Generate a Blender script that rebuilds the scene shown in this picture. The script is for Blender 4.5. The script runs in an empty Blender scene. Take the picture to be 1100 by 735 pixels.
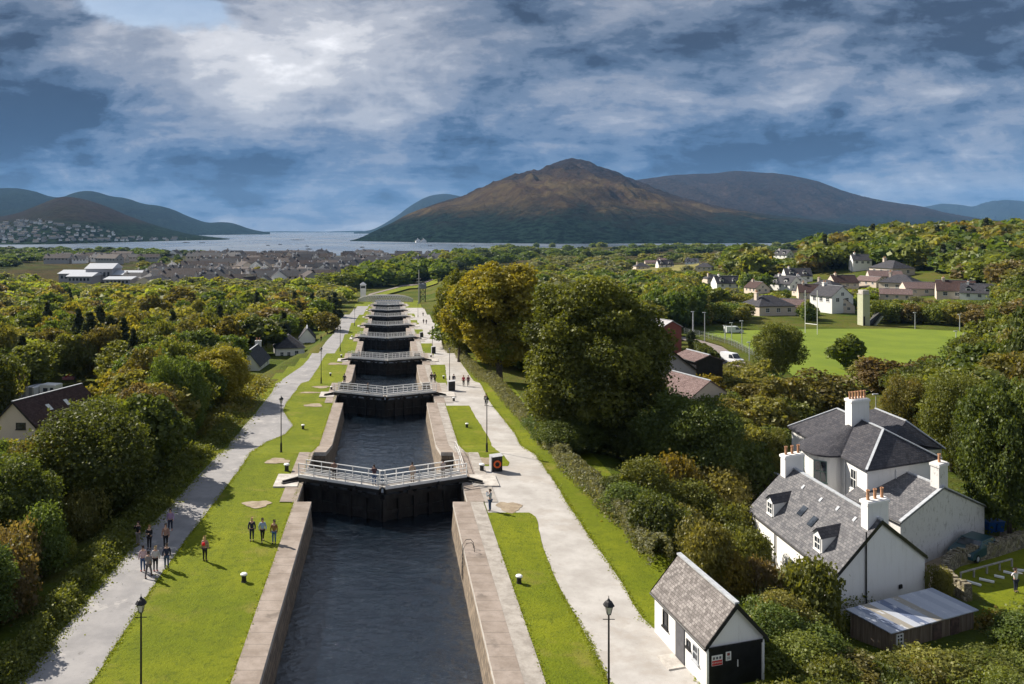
import bpy, math, random
import numpy as np
from mathutils import Vector, Matrix
D = bpy.data
SC = bpy.context.scene
COL = SC.collection
R = math.radians
random.seed(7)
RNG = np.random.default_rng(11)

# ------------------------------------------------------------------ camera, sky, sun, exposure
CZ = 23.4                      # eye height above the top lock coping
FP, VX, VY = 880.0, 418.0, 247.0
cam = D.cameras.new('camera'); cam.lens = 28.8; cam.sensor_width = 36
cam.shift_x = (550-VX)/1100; cam.shift_y = (VY-367.5)/1100
cam.clip_start = 0.5; cam.clip_end = 60000
co = D.objects.new('camera', cam); COL.objects.link(co)
co.location = (0, 0, CZ); co.rotation_euler = (R(90), 0, 0)
SC.camera = co

SUN_AZ = Vector((-0.78, 0.62)).normalized(); SUN_EL = R(38)
sd = D.lights.new('sun', 'SUN'); sd.energy = 5.0; sd.angle = R(0.5); sd.color = (1.0, 0.92, 0.80)
so = D.objects.new('sun', sd); COL.objects.link(so)
svec = Vector((SUN_AZ.x*math.cos(SUN_EL), SUN_AZ.y*math.cos(SUN_EL), math.sin(SUN_EL)))
so.rotation_euler = svec.to_track_quat('Z', 'Y').to_euler()
so.location = svec*200

W = D.worlds.new('World'); SC.world = W; W.use_nodes = True
def build_world():
    nt = W.node_tree; N = nt.nodes; L = nt.links; N.clear()
    out = N.new('ShaderNodeOutputWorld'); bg = N.new('ShaderNodeBackground'); L.new(bg.outputs[0], out.inputs[0])
    sky = N.new('ShaderNodeTexSky'); sky.sky_type = 'NISHITA'; sky.sun_disc = False
    sky.sun_elevation = SUN_EL; sky.sun_rotation = math.atan2(SUN_AZ.x, SUN_AZ.y); sky.altitude = 50
    tc = N.new('ShaderNodeTexCoord')
    sp = N.new('ShaderNodeSeparateXYZ'); L.new(tc.outputs['Generated'], sp.inputs[0])
    def m(op, a, b=None, c=None, clamp=False):
        n = N.new('ShaderNodeMath'); n.operation = op; n.use_clamp = clamp
        for i, v in enumerate((a, b, c)):
            if v is None: continue
            if isinstance(v, (int, float)): n.inputs[i].default_value = v
            else: L.new(v, n.inputs[i])
        return n.outputs[0]
    x, y, z = sp.outputs
    za = m('MAXIMUM', z, 0.0)
    den = m('ADD', za, 0.10)
    px = m('DIVIDE', x, den); py = m('DIVIDE', y, den)
    cb = N.new('ShaderNodeCombineXYZ'); L.new(px, cb.inputs[0]); L.new(py, cb.inputs[1])
    def noise(vec, scale, detail=8, rough=0.55, dist=0.0, off=(0, 0, 0), sc=(1, 1, 1)):
        mp = N.new('ShaderNodeMapping'); mp.inputs['Location'].default_value = off; mp.inputs['Scale'].default_value = sc
        L.new(vec, mp.inputs[0])
        n = N.new('ShaderNodeTexNoise'); n.inputs['Scale'].default_value = scale; n.inputs['Detail'].default_value = detail
        n.inputs['Roughness'].default_value = rough; n.inputs['Distortion'].default_value = dist
        L.new(mp.outputs[0], n.inputs['Vector']); return n.outputs[0]
    # direction ratios across the horizon (real sky directions, steady from any spot on the ground)
    yy = m('MAXIMUM', m('ABSOLUTE', y), 0.05)
    u = m('DIVIDE', x, yy); v = m('DIVIDE', z, yy)
    cuv = N.new('ShaderNodeCombineXYZ'); L.new(u, cuv.inputs[0]); L.new(v, cuv.inputs[1])
    w1 = noise(cuv.outputs[0], 7.0, 6, 0.6, 0, (3, 1, 0))
    w2 = noise(cuv.outputs[0], 7.0, 6, 0.6, 0, (9, 5, 2))
    u2 = m('ADD', u, m('MULTIPLY', m('SUBTRACT', w1, 0.5), 0.16))
    v2 = m('ADD', v, m('MULTIPLY', m('SUBTRACT', w2, 0.5), 0.09))
    def blob(pxl, pyl, wx, wy, amp):
        cu = (pxl-VX)/FP; cv = (VY-pyl)/FP
        du = m('DIVIDE', m('SUBTRACT', u2, cu), wx/FP); dv = m('DIVIDE', m('SUBTRACT', v2, cv), wy/FP)
        r2 = m('ADD', m('MULTIPLY', du, du), m('MULTIPLY', dv, dv))
        return m('MULTIPLY', m('EXPONENT', m('MULTIPLY', r2, -1.0)), amp)
    n1 = noise(cb.outputs[0], 0.95, 10, 0.60, 0.25, (4.3, 1.7, 0))
    n2 = noise(cb.outputs[0], 3.2, 9, 0.62, 0.4, (1.3, 7.7, 0))
    n3 = noise(cuv.outputs[0], 13.0, 8, 0.62, 0.3, (0.4, 2.7, 0), (1, 2.6, 1))
    n4 = noise(cuv.outputs[0], 4.6, 9, 0.58, 0.6, (2.4, 6.1, 0), (1, 2.1, 1))
    b = m('ADD', m('MULTIPLY', m('SUBTRACT', n1, 0.5), 0.75), m('MULTIPLY', m('SUBTRACT', n2, 0.5), 0.25))
    b = m('ADD', b, m('MULTIPLY', m('SUBTRACT', n3, 0.5), 0.85))
    b = m('ADD', b, m('MULTIPLY', m('SUBTRACT', n4, 0.5), 1.35))
    n5 = noise(cuv.outputs[0], 34.0, 7, 0.65, 0.2, (7.4, 3.1, 0), (1, 1.7, 1))
    b = m('ADD', b, m('MULTIPLY', m('SUBTRACT', n5, 0.5), 0.28))
    b = m('ADD', m('MULTIPLY', b, 1.30), 0.35)
    b = m('ADD', b, m('MULTIPLY', m('EXPONENT', m('MULTIPLY', za, -34.0)), 0.24))
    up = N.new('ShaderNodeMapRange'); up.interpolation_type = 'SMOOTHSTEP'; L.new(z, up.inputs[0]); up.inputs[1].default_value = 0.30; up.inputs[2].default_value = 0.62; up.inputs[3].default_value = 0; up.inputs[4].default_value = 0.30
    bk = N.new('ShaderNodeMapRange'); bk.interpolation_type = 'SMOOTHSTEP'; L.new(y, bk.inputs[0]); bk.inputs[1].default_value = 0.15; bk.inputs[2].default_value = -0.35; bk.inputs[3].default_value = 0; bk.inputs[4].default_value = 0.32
    b = m('ADD', b, m('MAXIMUM', up.outputs[0], bk.outputs[0]))  # extra brightness overhead and behind the camera, added as fill light
    for a in BLOBS: b = m('ADD', b, blob(*a))
    b = m('MULTIPLY', m('SUBTRACT', 1.0, m('EXPONENT', m('MULTIPLY', b, -1.35))), 1.08)
    ramp = N.new('ShaderNodeValToRGB'); L.new(b, ramp.inputs[0])
    cr = ramp.color_ramp; cr.interpolation = 'EASE'
    pts = [(0.0, (0.018, 0.050, 0.118)), (0.22, (0.040, 0.098, 0.205)), (0.42, (0.100, 0.165, 0.280)), (0.60, (0.190, 0.240, 0.335)),
           (0.78, (0.330, 0.362, 0.430)), (0.88, (0.500, 0.510, 0.54)), (1.0, (0.86, 0.85, 0.84))]
    cr.elements[0].position = 0; cr.elements[0].color = (*pts[0][1], 1); cr.elements[1].position = 1; cr.elements[1].color = (*pts[-1][1], 1)
    for p, c in pts[1:-1]:
        e = cr.elements.new(p); e.color = (*c, 1)
    gain = N.new('ShaderNodeVectorMath'); gain.operation = 'SCALE'; L.new(ramp.outputs[0], gain.inputs[0]); gain.inputs['Scale'].default_value = CLOUD_GAIN
    bwn = N.new('ShaderNodeRGBToBW'); L.new(gain.outputs[0], bwn.inputs[0])
    grm = N.new('ShaderNodeMapRange'); L.new(v, grm.inputs[0]); grm.inputs[1].default_value = 0.08; grm.inputs[2].default_value = 0.24; grm.inputs[3].default_value = 0.05; grm.inputs[4].default_value = 0.42
    gm = N.new('ShaderNodeMix'); gm.data_type = 'RGBA'; L.new(grm.outputs[0], gm.inputs[0]); L.new(gain.outputs[0], gm.inputs[6])
    wm = N.new('ShaderNodeVectorMath'); wm.operation = 'MULTIPLY'; L.new(bwn.outputs[0], wm.inputs[0]); wm.inputs[1].default_value = (1.08, 1.08, 1.16); L.new(wm.outputs[0], gm.inputs[7])
    # gap of clear sky high on the sunny side
    gap = m('MULTIPLY', m('ADD', m('ADD', blob(150, 2, 75, 26, 1.6), blob(205, 30, 50, 20, 0.8)), m('MULTIPLY', m('SUBTRACT', n3, 0.5), 1.2)), 1.0)
    gmask = N.new('ShaderNodeMapRange'); gmask.interpolation_type = 'SMOOTHSTEP'; L.new(gap, gmask.inputs[0])
    gmask.inputs[1].default_value = 0.45; gmask.inputs[2].default_value = 1.05; gmask.inputs[3].default_value = 0; gmask.inputs[4].default_value = 0.8
    mix = N.new('ShaderNodeMix'); mix.data_type = 'RGBA'
    L.new(gmask.outputs[0], mix.inputs[0]); L.new(gm.outputs[2], mix.inputs[6])
    sg = N.new('ShaderNodeVectorMath'); sg.operation = 'SCALE'; sg.inputs['Scale'].default_value = 0.5; L.new(sky.outputs[0], sg.inputs[0])
    L.new(sg.outputs[0], mix.inputs[7])
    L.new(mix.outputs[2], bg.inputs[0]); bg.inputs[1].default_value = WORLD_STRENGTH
WORLD_STRENGTH = 0.12
CLOUD_GAIN = 6.4
BLOBS = [  # picture-direction of the cloud masses: x, y, half widths, strength
    (330, 80, 140, 70, .62), (230, 45, 130, 34, .34), (440, 60, 110, 60, .16), (120, 48, 80, 20, .22), (420, 110, 70, 26, .25), (110, 92, 60, 14, .25), (160, 150, 30, 8, .25),
    (60, 120, 95, 40, -.50), (20, 40, 70, 30, -.34), (150, 47, 30, 12, -.25), (70, 160, 110, 20, -.28), (500, 190, 300, 25, -.12), (330, 170, 90, 22, -.16),
    (175, 205, 60, 8, .22), (690, 95, 50, 18, .30), (980, 98, 90, 22, .36), (1060, 152, 90, 10, .28), (960, 197, 70, 12, .18),
    (1040, 40, 150, 40, -.32), (760, 160, 160, 30, -.22), (900, 175, 200, 16, -.20), (560, 130, 90, 30, -.20), (620, 25, 160, 24, .10), (1000, 215, 200, 12, -.15), (500, 100, 60, 40, -.12)]
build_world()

vs = SC.view_settings; vs.view_transform = 'Standard'; vs.look = 'None'; vs.gamma = 1; vs.exposure = 0.84
vs.use_curve_mapping = False
SC.render.engine = 'CYCLES'
cy = SC.cycles; cy.use_denoising = True; cy.max_bounces = 6; cy.diffuse_bounces = 2; cy.glossy_bounces = 3; cy.transmission_bounces = 3
cy.volume_bounces = 0; cy.transparent_max_bounces = 4; cy.caustics_reflective = False; cy.caustics_refractive = False; cy.sample_clamp_indirect = 6
cy.use_adaptive_sampling = True; cy.adaptive_threshold = 0.015

# ------------------------------------------------------------------ numpy noise
def _hash(i, j, s):
    h = (i.astype(np.int64)*374761393 + j.astype(np.int64)*668265263 + s*1442695041) & 0xffffffff
    h = ((h ^ (h >> 13))*1274126177) & 0xffffffff
    return ((h ^ (h >> 16)) & 0xffff)/65535.0
def vnoise(x, y, s=0):
    xi = np.floor(x); yi = np.floor(y); fx = x-xi; fy = y-yi
    fx = fx*fx*(3-2*fx); fy = fy*fy*(3-2*fy)
    a = _hash(xi, yi, s); b = _hash(xi+1, yi, s); c = _hash(xi, yi+1, s); d = _hash(xi+1, yi+1, s)
    return (a*(1-fx)+b*fx)*(1-fy)+(c*(1-fx)+d*fx)*fy
def fbm(x, y, o=5, s=0, g=0.5, ridge=False):
    t = 0; a = 1; n = 0
    for k in range(o):
        v = vnoise(x, y, s+k*17)
        if ridge: v = 1-abs(2*v-1)
        t = t+a*v; n += a; a *= g; x = x*2.03+5.1; y = y*2.03+3.7
    return t/n

# ------------------------------------------------------------------ materials
MATS = {}
def mat(name, build):
    if name in MATS: return MATS[name]
    m = D.materials.new(name); m.use_nodes = True
    nt = m.node_tree; N = nt.nodes; L = nt.links
    b = N['Principled BSDF']
    class G: pass
    g = G(); g.N = N; g.L = L; g.b = b; g.nt = nt
    def inp(node, i, v):
        if v is None: return
        if isinstance(v, (int, float)): node.inputs[i].default_value = v
        elif isinstance(v, tuple): node.inputs[i].default_value = (*v, 1) if len(v) == 3 and node.inputs[i].type == 'RGBA' else v
        else: L.new(v, node.inputs[i])
    g.inp = inp
    def co_(kind='Object'): return N.new('ShaderNodeTexCoord').outputs[kind]
    g.co = co_
    g.geo = lambda: N.new('ShaderNodeNewGeometry').outputs['Position']
    def mapping(vec, scale=(1, 1, 1), rot=(0, 0, 0), loc=(0, 0, 0)):
        n = N.new('ShaderNodeMapping'); n.inputs['Scale'].default_value = scale; n.inputs['Rotation'].default_value = rot; n.inputs['Location'].default_value = loc
        L.new(vec, n.inputs[0]); return n.outputs[0]
    g.map = mapping
    def noise(vec, scale, detail=4, rough=0.55, dist=0.0):
        n = N.new('ShaderNodeTexNoise'); inp(n, 'Scale', scale); inp(n, 'Detail', detail); inp(n, 'Roughness', rough); inp(n, 'Distortion', dist)
        L.new(vec, n.inputs['Vector']); return n.outputs[0]
    g.noise = noise
    def mix(f, a, b_, mode='MIX'):
        n = N.new('ShaderNodeMix'); n.data_type = 'RGBA'; n.blend_type = mode
        inp(n, 0, f); inp(n, 6, a); inp(n, 7, b_); return n.outputs[2]
    g.mix = mix
    def rng(v, a, b_, c=0.0, d=1.0, smooth=True):
        n = N.new('ShaderNodeMapRange'); n.interpolation_type = 'SMOOTHSTEP' if smooth else 'LINEAR'
        inp(n, 0, v); inp(n, 1, a); inp(n, 2, b_); inp(n, 3, c); inp(n, 4, d); return n.outputs[0]
    g.rng = rng
    def math_(op, a, b_=None):
        n = N.new('ShaderNodeMath'); n.operation = op; inp(n, 0, a); inp(n, 1, b_); return n.outputs[0]
    g.m = math_
    def bump(h, strength, dist=1.0, normal=None):
        n = N.new('ShaderNodeBump'); inp(n, 'Strength', strength); inp(n, 'Distance', dist); L.new(h, n.inputs['Height'])
        if normal is not None: L.new(normal, n.inputs['Normal'])
        L.new(n.outputs[0], b.inputs['Normal']); return n.outputs[0]
    g.bump = bump
    def attr(nm):
        n = N.new('ShaderNodeAttribute'); n.attribute_name = nm; return n
    g.attr = attr
    def sep(vec):
        n = N.new('ShaderNodeSeparateXYZ'); L.new(vec, n.inputs[0]); return n.outputs
    g.sep = sep
    g.rand = lambda: N.new('ShaderNodeObjectInfo').outputs['Random']
    def base(v): inp(b, 'Base Color', v)
    g.base = base
    b.inputs['Roughness'].default_value = 0.8
    b.inputs['Specular IOR Level'].default_value = 0.3
    build(g)
    MATS[name] = m
    return m
def flat(name, col, rough=0.7, metal=0.0, var=0.12, scale=3.0, spec=0.4):
    def f(g):
        n = g.noise(g.co(), scale, 5)
        g.base(g.mix(g.rng(n, 0.3, 0.7), tuple(c*(1-var) for c in col), tuple(min(1, c*(1+var)) for c in col)))
        g.b.inputs['Roughness'].default_value = rough; g.b.inputs['Metallic'].default_value = metal
        g.b.inputs['Specular IOR Level'].default_value = spec
    return mat(name, f)

def f_lawn(g):
    p = g.geo()
    big = g.noise(p, 0.09, 4, 0.6); mid = g.noise(p, 0.9, 5, 0.65); fine = g.noise(p, 9, 4, 0.7)
    c = g.mix(g.rng(big, 0.35, 0.65), (0.120, 0.155, 0.006), (0.185, 0.208, 0.009))
    c = g.mix(g.rng(mid, 0.35, 0.75, 0, 0.55), c, (0.085, 0.110, 0.008))
    c = g.mix(g.rng(fine, 0.45, 0.8, 0, 0.55), c, (0.20, 0.21, 0.02))
    wv = g.m('SINE', g.m('MULTIPLY', g.sep(p)[0], 2.6)); c = g.mix(g.rng(wv, -0.6, 0.6, 0, 0.2), c, (0.10, 0.13, 0.006))
    clv = g.noise(p, 2.4, 6, 0.75); c = g.mix(g.rng(clv, 0.50, 0.66, 0, 0.6), c, (0.060, 0.085, 0.008))
    dry = g.noise(g.map(p, (1, 1, 1), (0, 0, 0), (31, 7, 0)), 0.22, 5, 0.6)
    c = g.mix(g.rng(dry, 0.55, 0.72, 0, 0.6), c, (0.24, 0.20, 0.05))
    g.base(c); g.b.inputs['Roughness'].default_value = 0.9; g.b.inputs['Specular IOR Level'].default_value = 0.12
    g.bump(g.noise(p, 6, 4, 0.75), 0.9, 0.12)
M_LAWN = mat('lawn', f_lawn)
def f_rough(g):
    p = g.geo()
    a = g.noise(p, 0.035, 6, 0.6); b = g.noise(p, 0.35, 6, 0.65); c3 = g.noise(p, 3.5, 5, 0.7)
    c = g.mix(g.rng(a, 0.38, 0.62), (0.050, 0.075, 0.012), (0.120, 0.105, 0.030))
    c = g.mix(g.rng(b, 0.4, 0.7), c, (0.085, 0.115, 0.014))
    c = g.mix(g.rng(c3, 0.45, 0.75, 0, 0.7), c, (0.030, 0.042, 0.010))
    g.base(c); g.b.inputs['Roughness'].default_value = 0.95; g.b.inputs['Specular IOR Level'].default_value = 0.05
    g.bump(g.noise(p, 1.8, 6, 0.75), 0.7, 0.5)
M_ROUGH = mat('rough_grass', f_rough)
def f_moor(g):
    p = g.geo()
    a = g.noise(p, 0.012, 7, 0.62); b = g.noise(p, 0.06, 6, 0.7)
    c = g.mix(g.rng(a, 0.4, 0.6), (0.075, 0.055, 0.028), (0.060, 0.070, 0.020))
    c = g.mix(g.rng(b, 0.45, 0.65, 0, 0.8), c, (0.022, 0.034, 0.012))
    g.base(c); g.b.inputs['Roughness'].default_value = 1; g.b.inputs['Specular IOR Level'].default_value = 0.02
    g.bump(g.noise(p, 0.25, 6, 0.75), 0.8, 3)
M_MOOR = mat('moorland', f_moor)
def f_path(g):
    p = g.geo()
    a = g.noise(p, 0.35, 6, 0.65); b = g.noise(p, 2.6, 6, 0.7); s = g.noise(p, 40, 3, 0.8)
    c = g.mix(g.rng(a, 0.3, 0.7), (0.33, 0.31, 0.29), (0.46, 0.44, 0.42))
    c = g.mix(g.rng(b, 0.55, 0.8, 0, 0.5), c, (0.25, 0.235, 0.22))
    c = g.mix(g.rng(s, 0.5, 0.75, 0, 0.55), c, (0.22, 0.21, 0.20))
    pt = g.noise(g.map(p, (1, 1, 1), (0, 0, 0), (9, 2, 0)), 0.16, 6, 0.7); c = g.mix(g.rng(pt, 0.52, 0.60, 0, 0.35), c, (0.30, 0.26, 0.22)); sp = g.noise(p, 1.1, 7, 0.8); c = g.mix(g.rng(sp, 0.62, 0.68, 0, 0.6), c, (0.14, 0.135, 0.12))
    g.base(c); g.b.inputs['Roughness'].default_value = 0.9; g.bump(s, 0.25, 0.02)
M_PATH = mat('gravel_path', f_path)
def f_tarmac(g):
    p = g.geo()
    a = g.noise(p, 0.4, 6, 0.65); b = g.noise(p, 3.1, 6, 0.7); s = g.noise(p, 45, 3, 0.8)
    c = g.mix(g.rng(a, 0.3, 0.7), (0.21, 0.205, 0.21), (0.30, 0.29, 0.29))
    c = g.mix(g.rng(b, 0.55, 0.78, 0, 0.6), c, (0.18, 0.175, 0.18))
    c = g.mix(g.rng(s, 0.55, 0.75, 0, 0.5), c, (0.40, 0.39, 0.38))
    sp = g.noise(p, 0.9, 7, 0.8); c = g.mix(g.rng(sp, 0.61, 0.68, 0, 0.6), c, (0.12, 0.115, 0.11)); sp2 = g.noise(g.map(p, (1, 1, 1), (0, 0, 0), (4, 8, 0)), 0.3, 6, 0.75); c = g.mix(g.rng(sp2, 0.56, 0.64, 0, 0.5), c, (0.42, 0.40, 0.38))
    g.base(c); g.b.inputs['Roughness'].default_value = 0.88; g.bump(s, 0.25, 0.02)
M_TARMAC = mat('worn_tarmac', f_tarmac)
M_ROAD = flat('road_tarmac', (0.20, 0.165, 0.155), 0.9, var=0.15, scale=0.5)
def f_cope(g):
    p = g.geo(); q = g.sep(p)
    a = g.noise(p, 0.7, 6, 0.65); b = g.noise(p, 5, 6, 0.7)
    c = g.mix(g.rng(a, 0.3, 0.7), (0.21, 0.170, 0.14), (0.32, 0.270, 0.235))
    c = g.mix(g.rng(b, 0.5, 0.8, 0, 0.7), c, (0.17, 0.145, 0.13))
    j = g.m('FRACT', g.m('DIVIDE', q[1], 1.35)); e = g.m('MULTIPLY', g.rng(j, 0.0, 0.045, 1.0, 0.0), 0.9)
    c = g.mix(e, c, (0.09, 0.08, 0.07))
    st = g.noise(g.map(p, (1, 1, 1), (0, 0, 0), (5, 5, 5)), 0.45, 5, 0.6)
    c = g.mix(g.rng(st, 0.60, 0.72, 0, 0.65), c, (0.12, 0.10, 0.085))
    g.base(c); g.b.inputs['Roughness'].default_value = 0.85; g.bump(b, 0.3, 0.05)
M_COPE = mat('coping_stone', f_cope)
M_PAVE = mat('worn_paving', lambda g: (g.base(g.mix(g.rng(g.noise(g.geo(), 1.1, 7, 0.72), 0.3, 0.7), (0.24, 0.215, 0.19), (0.40, 0.37, 0.335))), g.bump(g.noise(g.geo(), 8, 5, 0.7), 0.3, 0.04)))
M_PALE = mat('pale_stone', lambda g: (g.base(g.mix(g.rng(g.noise(g.geo(), 1.3, 6, 0.7), 0.3, 0.7), (0.34, 0.31, 0.28), (0.56, 0.53, 0.49))), g.bump(g.noise(g.geo(), 8, 5, 0.7), 0.3, 0.05)))
def f_mason(g):
    p = g.geo(); q = g.sep(p)
    cb = g.N.new('ShaderNodeCombineXYZ'); g.L.new(g.m('ADD', q[1], q[0]), cb.inputs[0]); g.L.new(q[2], cb.inputs[1])
    br = g.N.new('ShaderNodeTexBrick'); g.L.new(cb.outputs[0], br.inputs['Vector'])
    g.inp(br, 'Scale', 1.0); g.inp(br, 'Mortar Size', 0.03); g.inp(br, 'Brick Width', 0.9); g.inp(br, 'Row Height', 0.36)
    g.inp(br, 'Color1', (0.20, 0.155, 0.115)); g.inp(br, 'Color2', (0.30, 0.24, 0.18)); g.inp(br, 'Mortar', (0.10, 0.085, 0.07))
    n = g.noise(p, 1.6, 6, 0.7)
    c = g.mix(g.rng(n, 0.4, 0.75, 0, 0.8), br.outputs[0], (0.07, 0.062, 0.05))
    g.base(c); g.bump(g.m('ADD', g.m('MULTIPLY', br.outputs[1], -1), n), 0.5, 0.1)
M_MASON = mat('lock_masonry', f_mason)
def f_water(g):
    p = g.geo()
    n1 = g.noise(g.map(p, (1.0, 1.5, 1)), 0.55, 6, 0.66, 1.2); n2 = g.noise(g.map(p, (1, 1.8, 1)), 2.4, 5, 0.7, 0.8)
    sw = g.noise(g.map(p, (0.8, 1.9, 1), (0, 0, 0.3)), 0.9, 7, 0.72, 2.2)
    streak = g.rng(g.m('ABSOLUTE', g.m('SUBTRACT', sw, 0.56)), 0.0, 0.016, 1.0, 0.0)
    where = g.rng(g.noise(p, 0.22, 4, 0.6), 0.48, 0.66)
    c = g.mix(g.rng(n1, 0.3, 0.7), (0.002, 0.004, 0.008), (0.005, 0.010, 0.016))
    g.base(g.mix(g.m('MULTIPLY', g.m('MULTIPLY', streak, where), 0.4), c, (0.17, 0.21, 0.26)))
    g.b.inputs['Roughness'].default_value = 0.03; g.b.inputs['Specular IOR Level'].default_value = 1.0; g.b.inputs['IOR'].default_value = 1.6
    g.bump(g.m('ADD', g.m('MULTIPLY', n1, 0.55), g.m('MULTIPLY', n2, 0.34)), 1.0, 0.16)
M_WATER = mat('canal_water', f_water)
def f_loch(g):
    p = g.geo()
    n1 = g.noise(g.map(p, (1, 0.4, 1)), 0.004, 5, 0.6)
    g.base(g.mix(g.rng(n1, 0.35, 0.7), (0.10, 0.125, 0.16), (0.17, 0.20, 0.24))); g.inp(g.b, 'Roughness', g.rng(n1, 0.3, 0.7, 0.18, 0.36)); g.b.inputs['IOR'].default_value = 1.33; g.b.inputs['Specular IOR Level'].default_value = 0.5
    g.bump(g.noise(p, 0.08, 4, 0.6), 0.25, 3.0)
M_LOCH = mat('loch_water', f_loch)
def f_slate(name, c1, c2, mort, light=(0.30, 0.29, 0.29), sc=1.0):
    def f(g):
        p = g.co('UV')
        br = g.N.new('ShaderNodeTexBrick'); g.L.new(p, br.inputs['Vector'])
        g.inp(br, 'Scale', sc); g.inp(br, 'Mortar Size', 0.012); g.inp(br, 'Brick Width', 0.32); g.inp(br, 'Row Height', 0.24); g.inp(br, 'Bias', -0.1)
        g.inp(br, 'Color1', c1); g.inp(br, 'Color2', c2); g.inp(br, 'Mortar', mort)
        n = g.noise(g.geo(), 1.1, 6, 0.7); n2 = g.noise(g.geo(), 5, 4, 0.7)
        c = g.mix(g.rng(n, 0.45, 0.75, 0, 0.5), br.outputs[0], tuple(x*0.55 for x in c1))
        c = g.mix(g.rng(n2, 0.58, 0.74, 0, 0.55), c, light)
        g.base(c); g.b.inputs['Roughness'].default_value = 0.78; g.b.inputs['Specular IOR Level'].default_value = 0.2
        g.bump(g.m('ADD', g.m('MULTIPLY', br.outputs[1], -1), n2), 0.6, 0.04)
    return mat(name, f)
M_SLATE = f_slate('grey_slate', (0.105, 0.105, 0.115), (0.20, 0.195, 0.20), (0.04, 0.04, 0.045))
M_SLATE_D = f_slate('dark_slate', (0.045, 0.045, 0.055), (0.085, 0.082, 0.09), (0.02, 0.02, 0.025), (0.12, 0.12, 0.13))
M_TILE_B = f_slate('weathered_slate', (0.14, 0.125, 0.12), (0.30, 0.275, 0.265), (0.05, 0.045, 0.04), (0.44, 0.41, 0.40), 1.4)
M_ROOF_BR = f_slate('brown_roof_tiles', (0.060, 0.035, 0.032), (0.105, 0.062, 0.055), (0.02, 0.015, 0.015), (0.13, 0.09, 0.085))
M_ROOF_PK = f_slate('mauve_roof_tiles', (0.15, 0.10, 0.095), (0.24, 0.17, 0.16), (0.05, 0.04, 0.04), (0.28, 0.22, 0.20))
def f_wall(name, c, dirt, amount=0.5, lo=0.50, hi=0.78, zs=0.22):
    def f(g):
        p = g.geo()
        n = g.noise(g.map(p, (1.6, 1.6, zs)), 1.3 if zs < .5 else 2.2, 8, 0.78); n2 = g.noise(p, 7, 5, 0.7)
        col = g.mix(g.rng(n, lo, hi, 0, amount), c, dirt)
        col = g.mix(g.rng(n2, 0.62, 0.75, 0, amount*0.8), col, dirt)
        g.base(col); g.b.inputs['Roughness'].default_value = 0.9; g.bump(g.noise(p, 22, 4, 0.7), 0.35, 0.03)
    return mat(name, f)
M_WHITE = f_wall('white_harling', (0.80, 0.79, 0.77), (0.46, 0.44, 0.40), 0.45)
M_OLDWHITE = f_wall('flaking_whitewash', (0.62, 0.61, 0.60), (0.16, 0.14, 0.12), 0.7, 0.52, 0.66, 0.8)
M_CREAM = f_wall('cream_render', (0.62, 0.53, 0.45), (0.42, 0.35, 0.28), 0.35)
M_GREYW = f_wall('grey_render', (0.36, 0.35, 0.34), (0.24, 0.23, 0.22), 0.4)
M_BRICK = f_wall('red_brick_wall', (0.26, 0.085, 0.07), (0.17, 0.06, 0.05), 0.5)
M_GLASS = mat('window_glass', lambda g: (g.base(g.mix(g.rng(g.noise(g.geo(), 0.9, 3), 0.4, 0.6), (0.012, 0.016, 0.022), (0.05, 0.06, 0.075))), setattr(g.b.inputs['Roughness'], 'default_value', 0.08), setattr(g.b.inputs['Specular IOR Level'], 'default_value', 0.6)))
M_WPAINT = flat('white_paint', (0.78, 0.78, 0.77), 0.45, var=0.05)
M_LEAD = flat('lead_flashing', (0.42, 0.44, 0.47), 0.5, var=0.15)
M_BLACK = flat('black_paint', (0.012, 0.012, 0.014), 0.5, var=0.4, scale=2)
M_TIMBER = mat('wet_black_timber', lambda g: (g.base(g.mix(g.rng(g.noise(g.map(g.geo(), (1, 1, 0.3)), 1.6, 6, 0.7), 0.35, 0.8), (0.008, 0.008, 0.009), (0.045, 0.042, 0.040))), setattr(g.b.inputs['Roughness'], 'default_value', 0.55), g.bump(g.noise(g.map(g.geo(), (1, 1, 0.15)), 6, 4), 0.3, 0.05)))
M_DECK = flat('deck_boards', (0.30, 0.28, 0.26), 0.8, var=0.25, scale=4)
M_CLAY = flat('terracotta', (0.42, 0.22, 0.12), 0.8, var=0.25)
M_TRUNK = mat('bark', lambda g: (g.base(g.mix(g.rng(g.noise(g.map(g.co(), (1, 1, 0.25)), 9, 5, 0.7), 0.3, 0.7), (0.045, 0.035, 0.028), (0.13, 0.11, 0.09))), g.bump(g.noise(g.map(g.co(), (1, 1, 0.2)), 14, 4), 0.6, 0.1)))
M_BROWN_WOOD = mat('old_boards', lambda g: (g.base(g.mix(g.rng(g.noise(g.map(g.co(), (9, 9, 0.5)), 1.0, 5, 0.6), 0.3, 0.7), (0.10, 0.075, 0.055), (0.22, 0.17, 0.13))), g.bump(g.noise(g.map(g.co(), (12, 12, 0.3)), 1, 3), 0.5, 0.05)))
def f_drystone(g):
    p = g.geo(); v = g.N.new('ShaderNodeTexVoronoi'); g.inp(v, 'Scale', 4.0); g.L.new(p, v.inputs['Vector'])
    v2 = g.N.new('ShaderNodeTexVoronoi'); v2.feature = 'DISTANCE_TO_EDGE'; g.inp(v2, 'Scale', 4.0); g.L.new(p, v2.inputs['Vector'])
    c = g.mix(g.sep(v.outputs[1])[0], (0.11, 0.095, 0.07), (0.32, 0.28, 0.20)); c = g.mix(g.rng(v2.outputs[0], 0, 0.06, 1, 0), c, (0.03, 0.025, 0.02))
    c = g.mix(g.rng(g.noise(p, 1.4, 5), 0.5, 0.7, 0, 0.6), c, (0.16, 0.15, 0.03))
    g.base(c); g.bump(v2.outputs[0], 0.8, 0.1)
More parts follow.
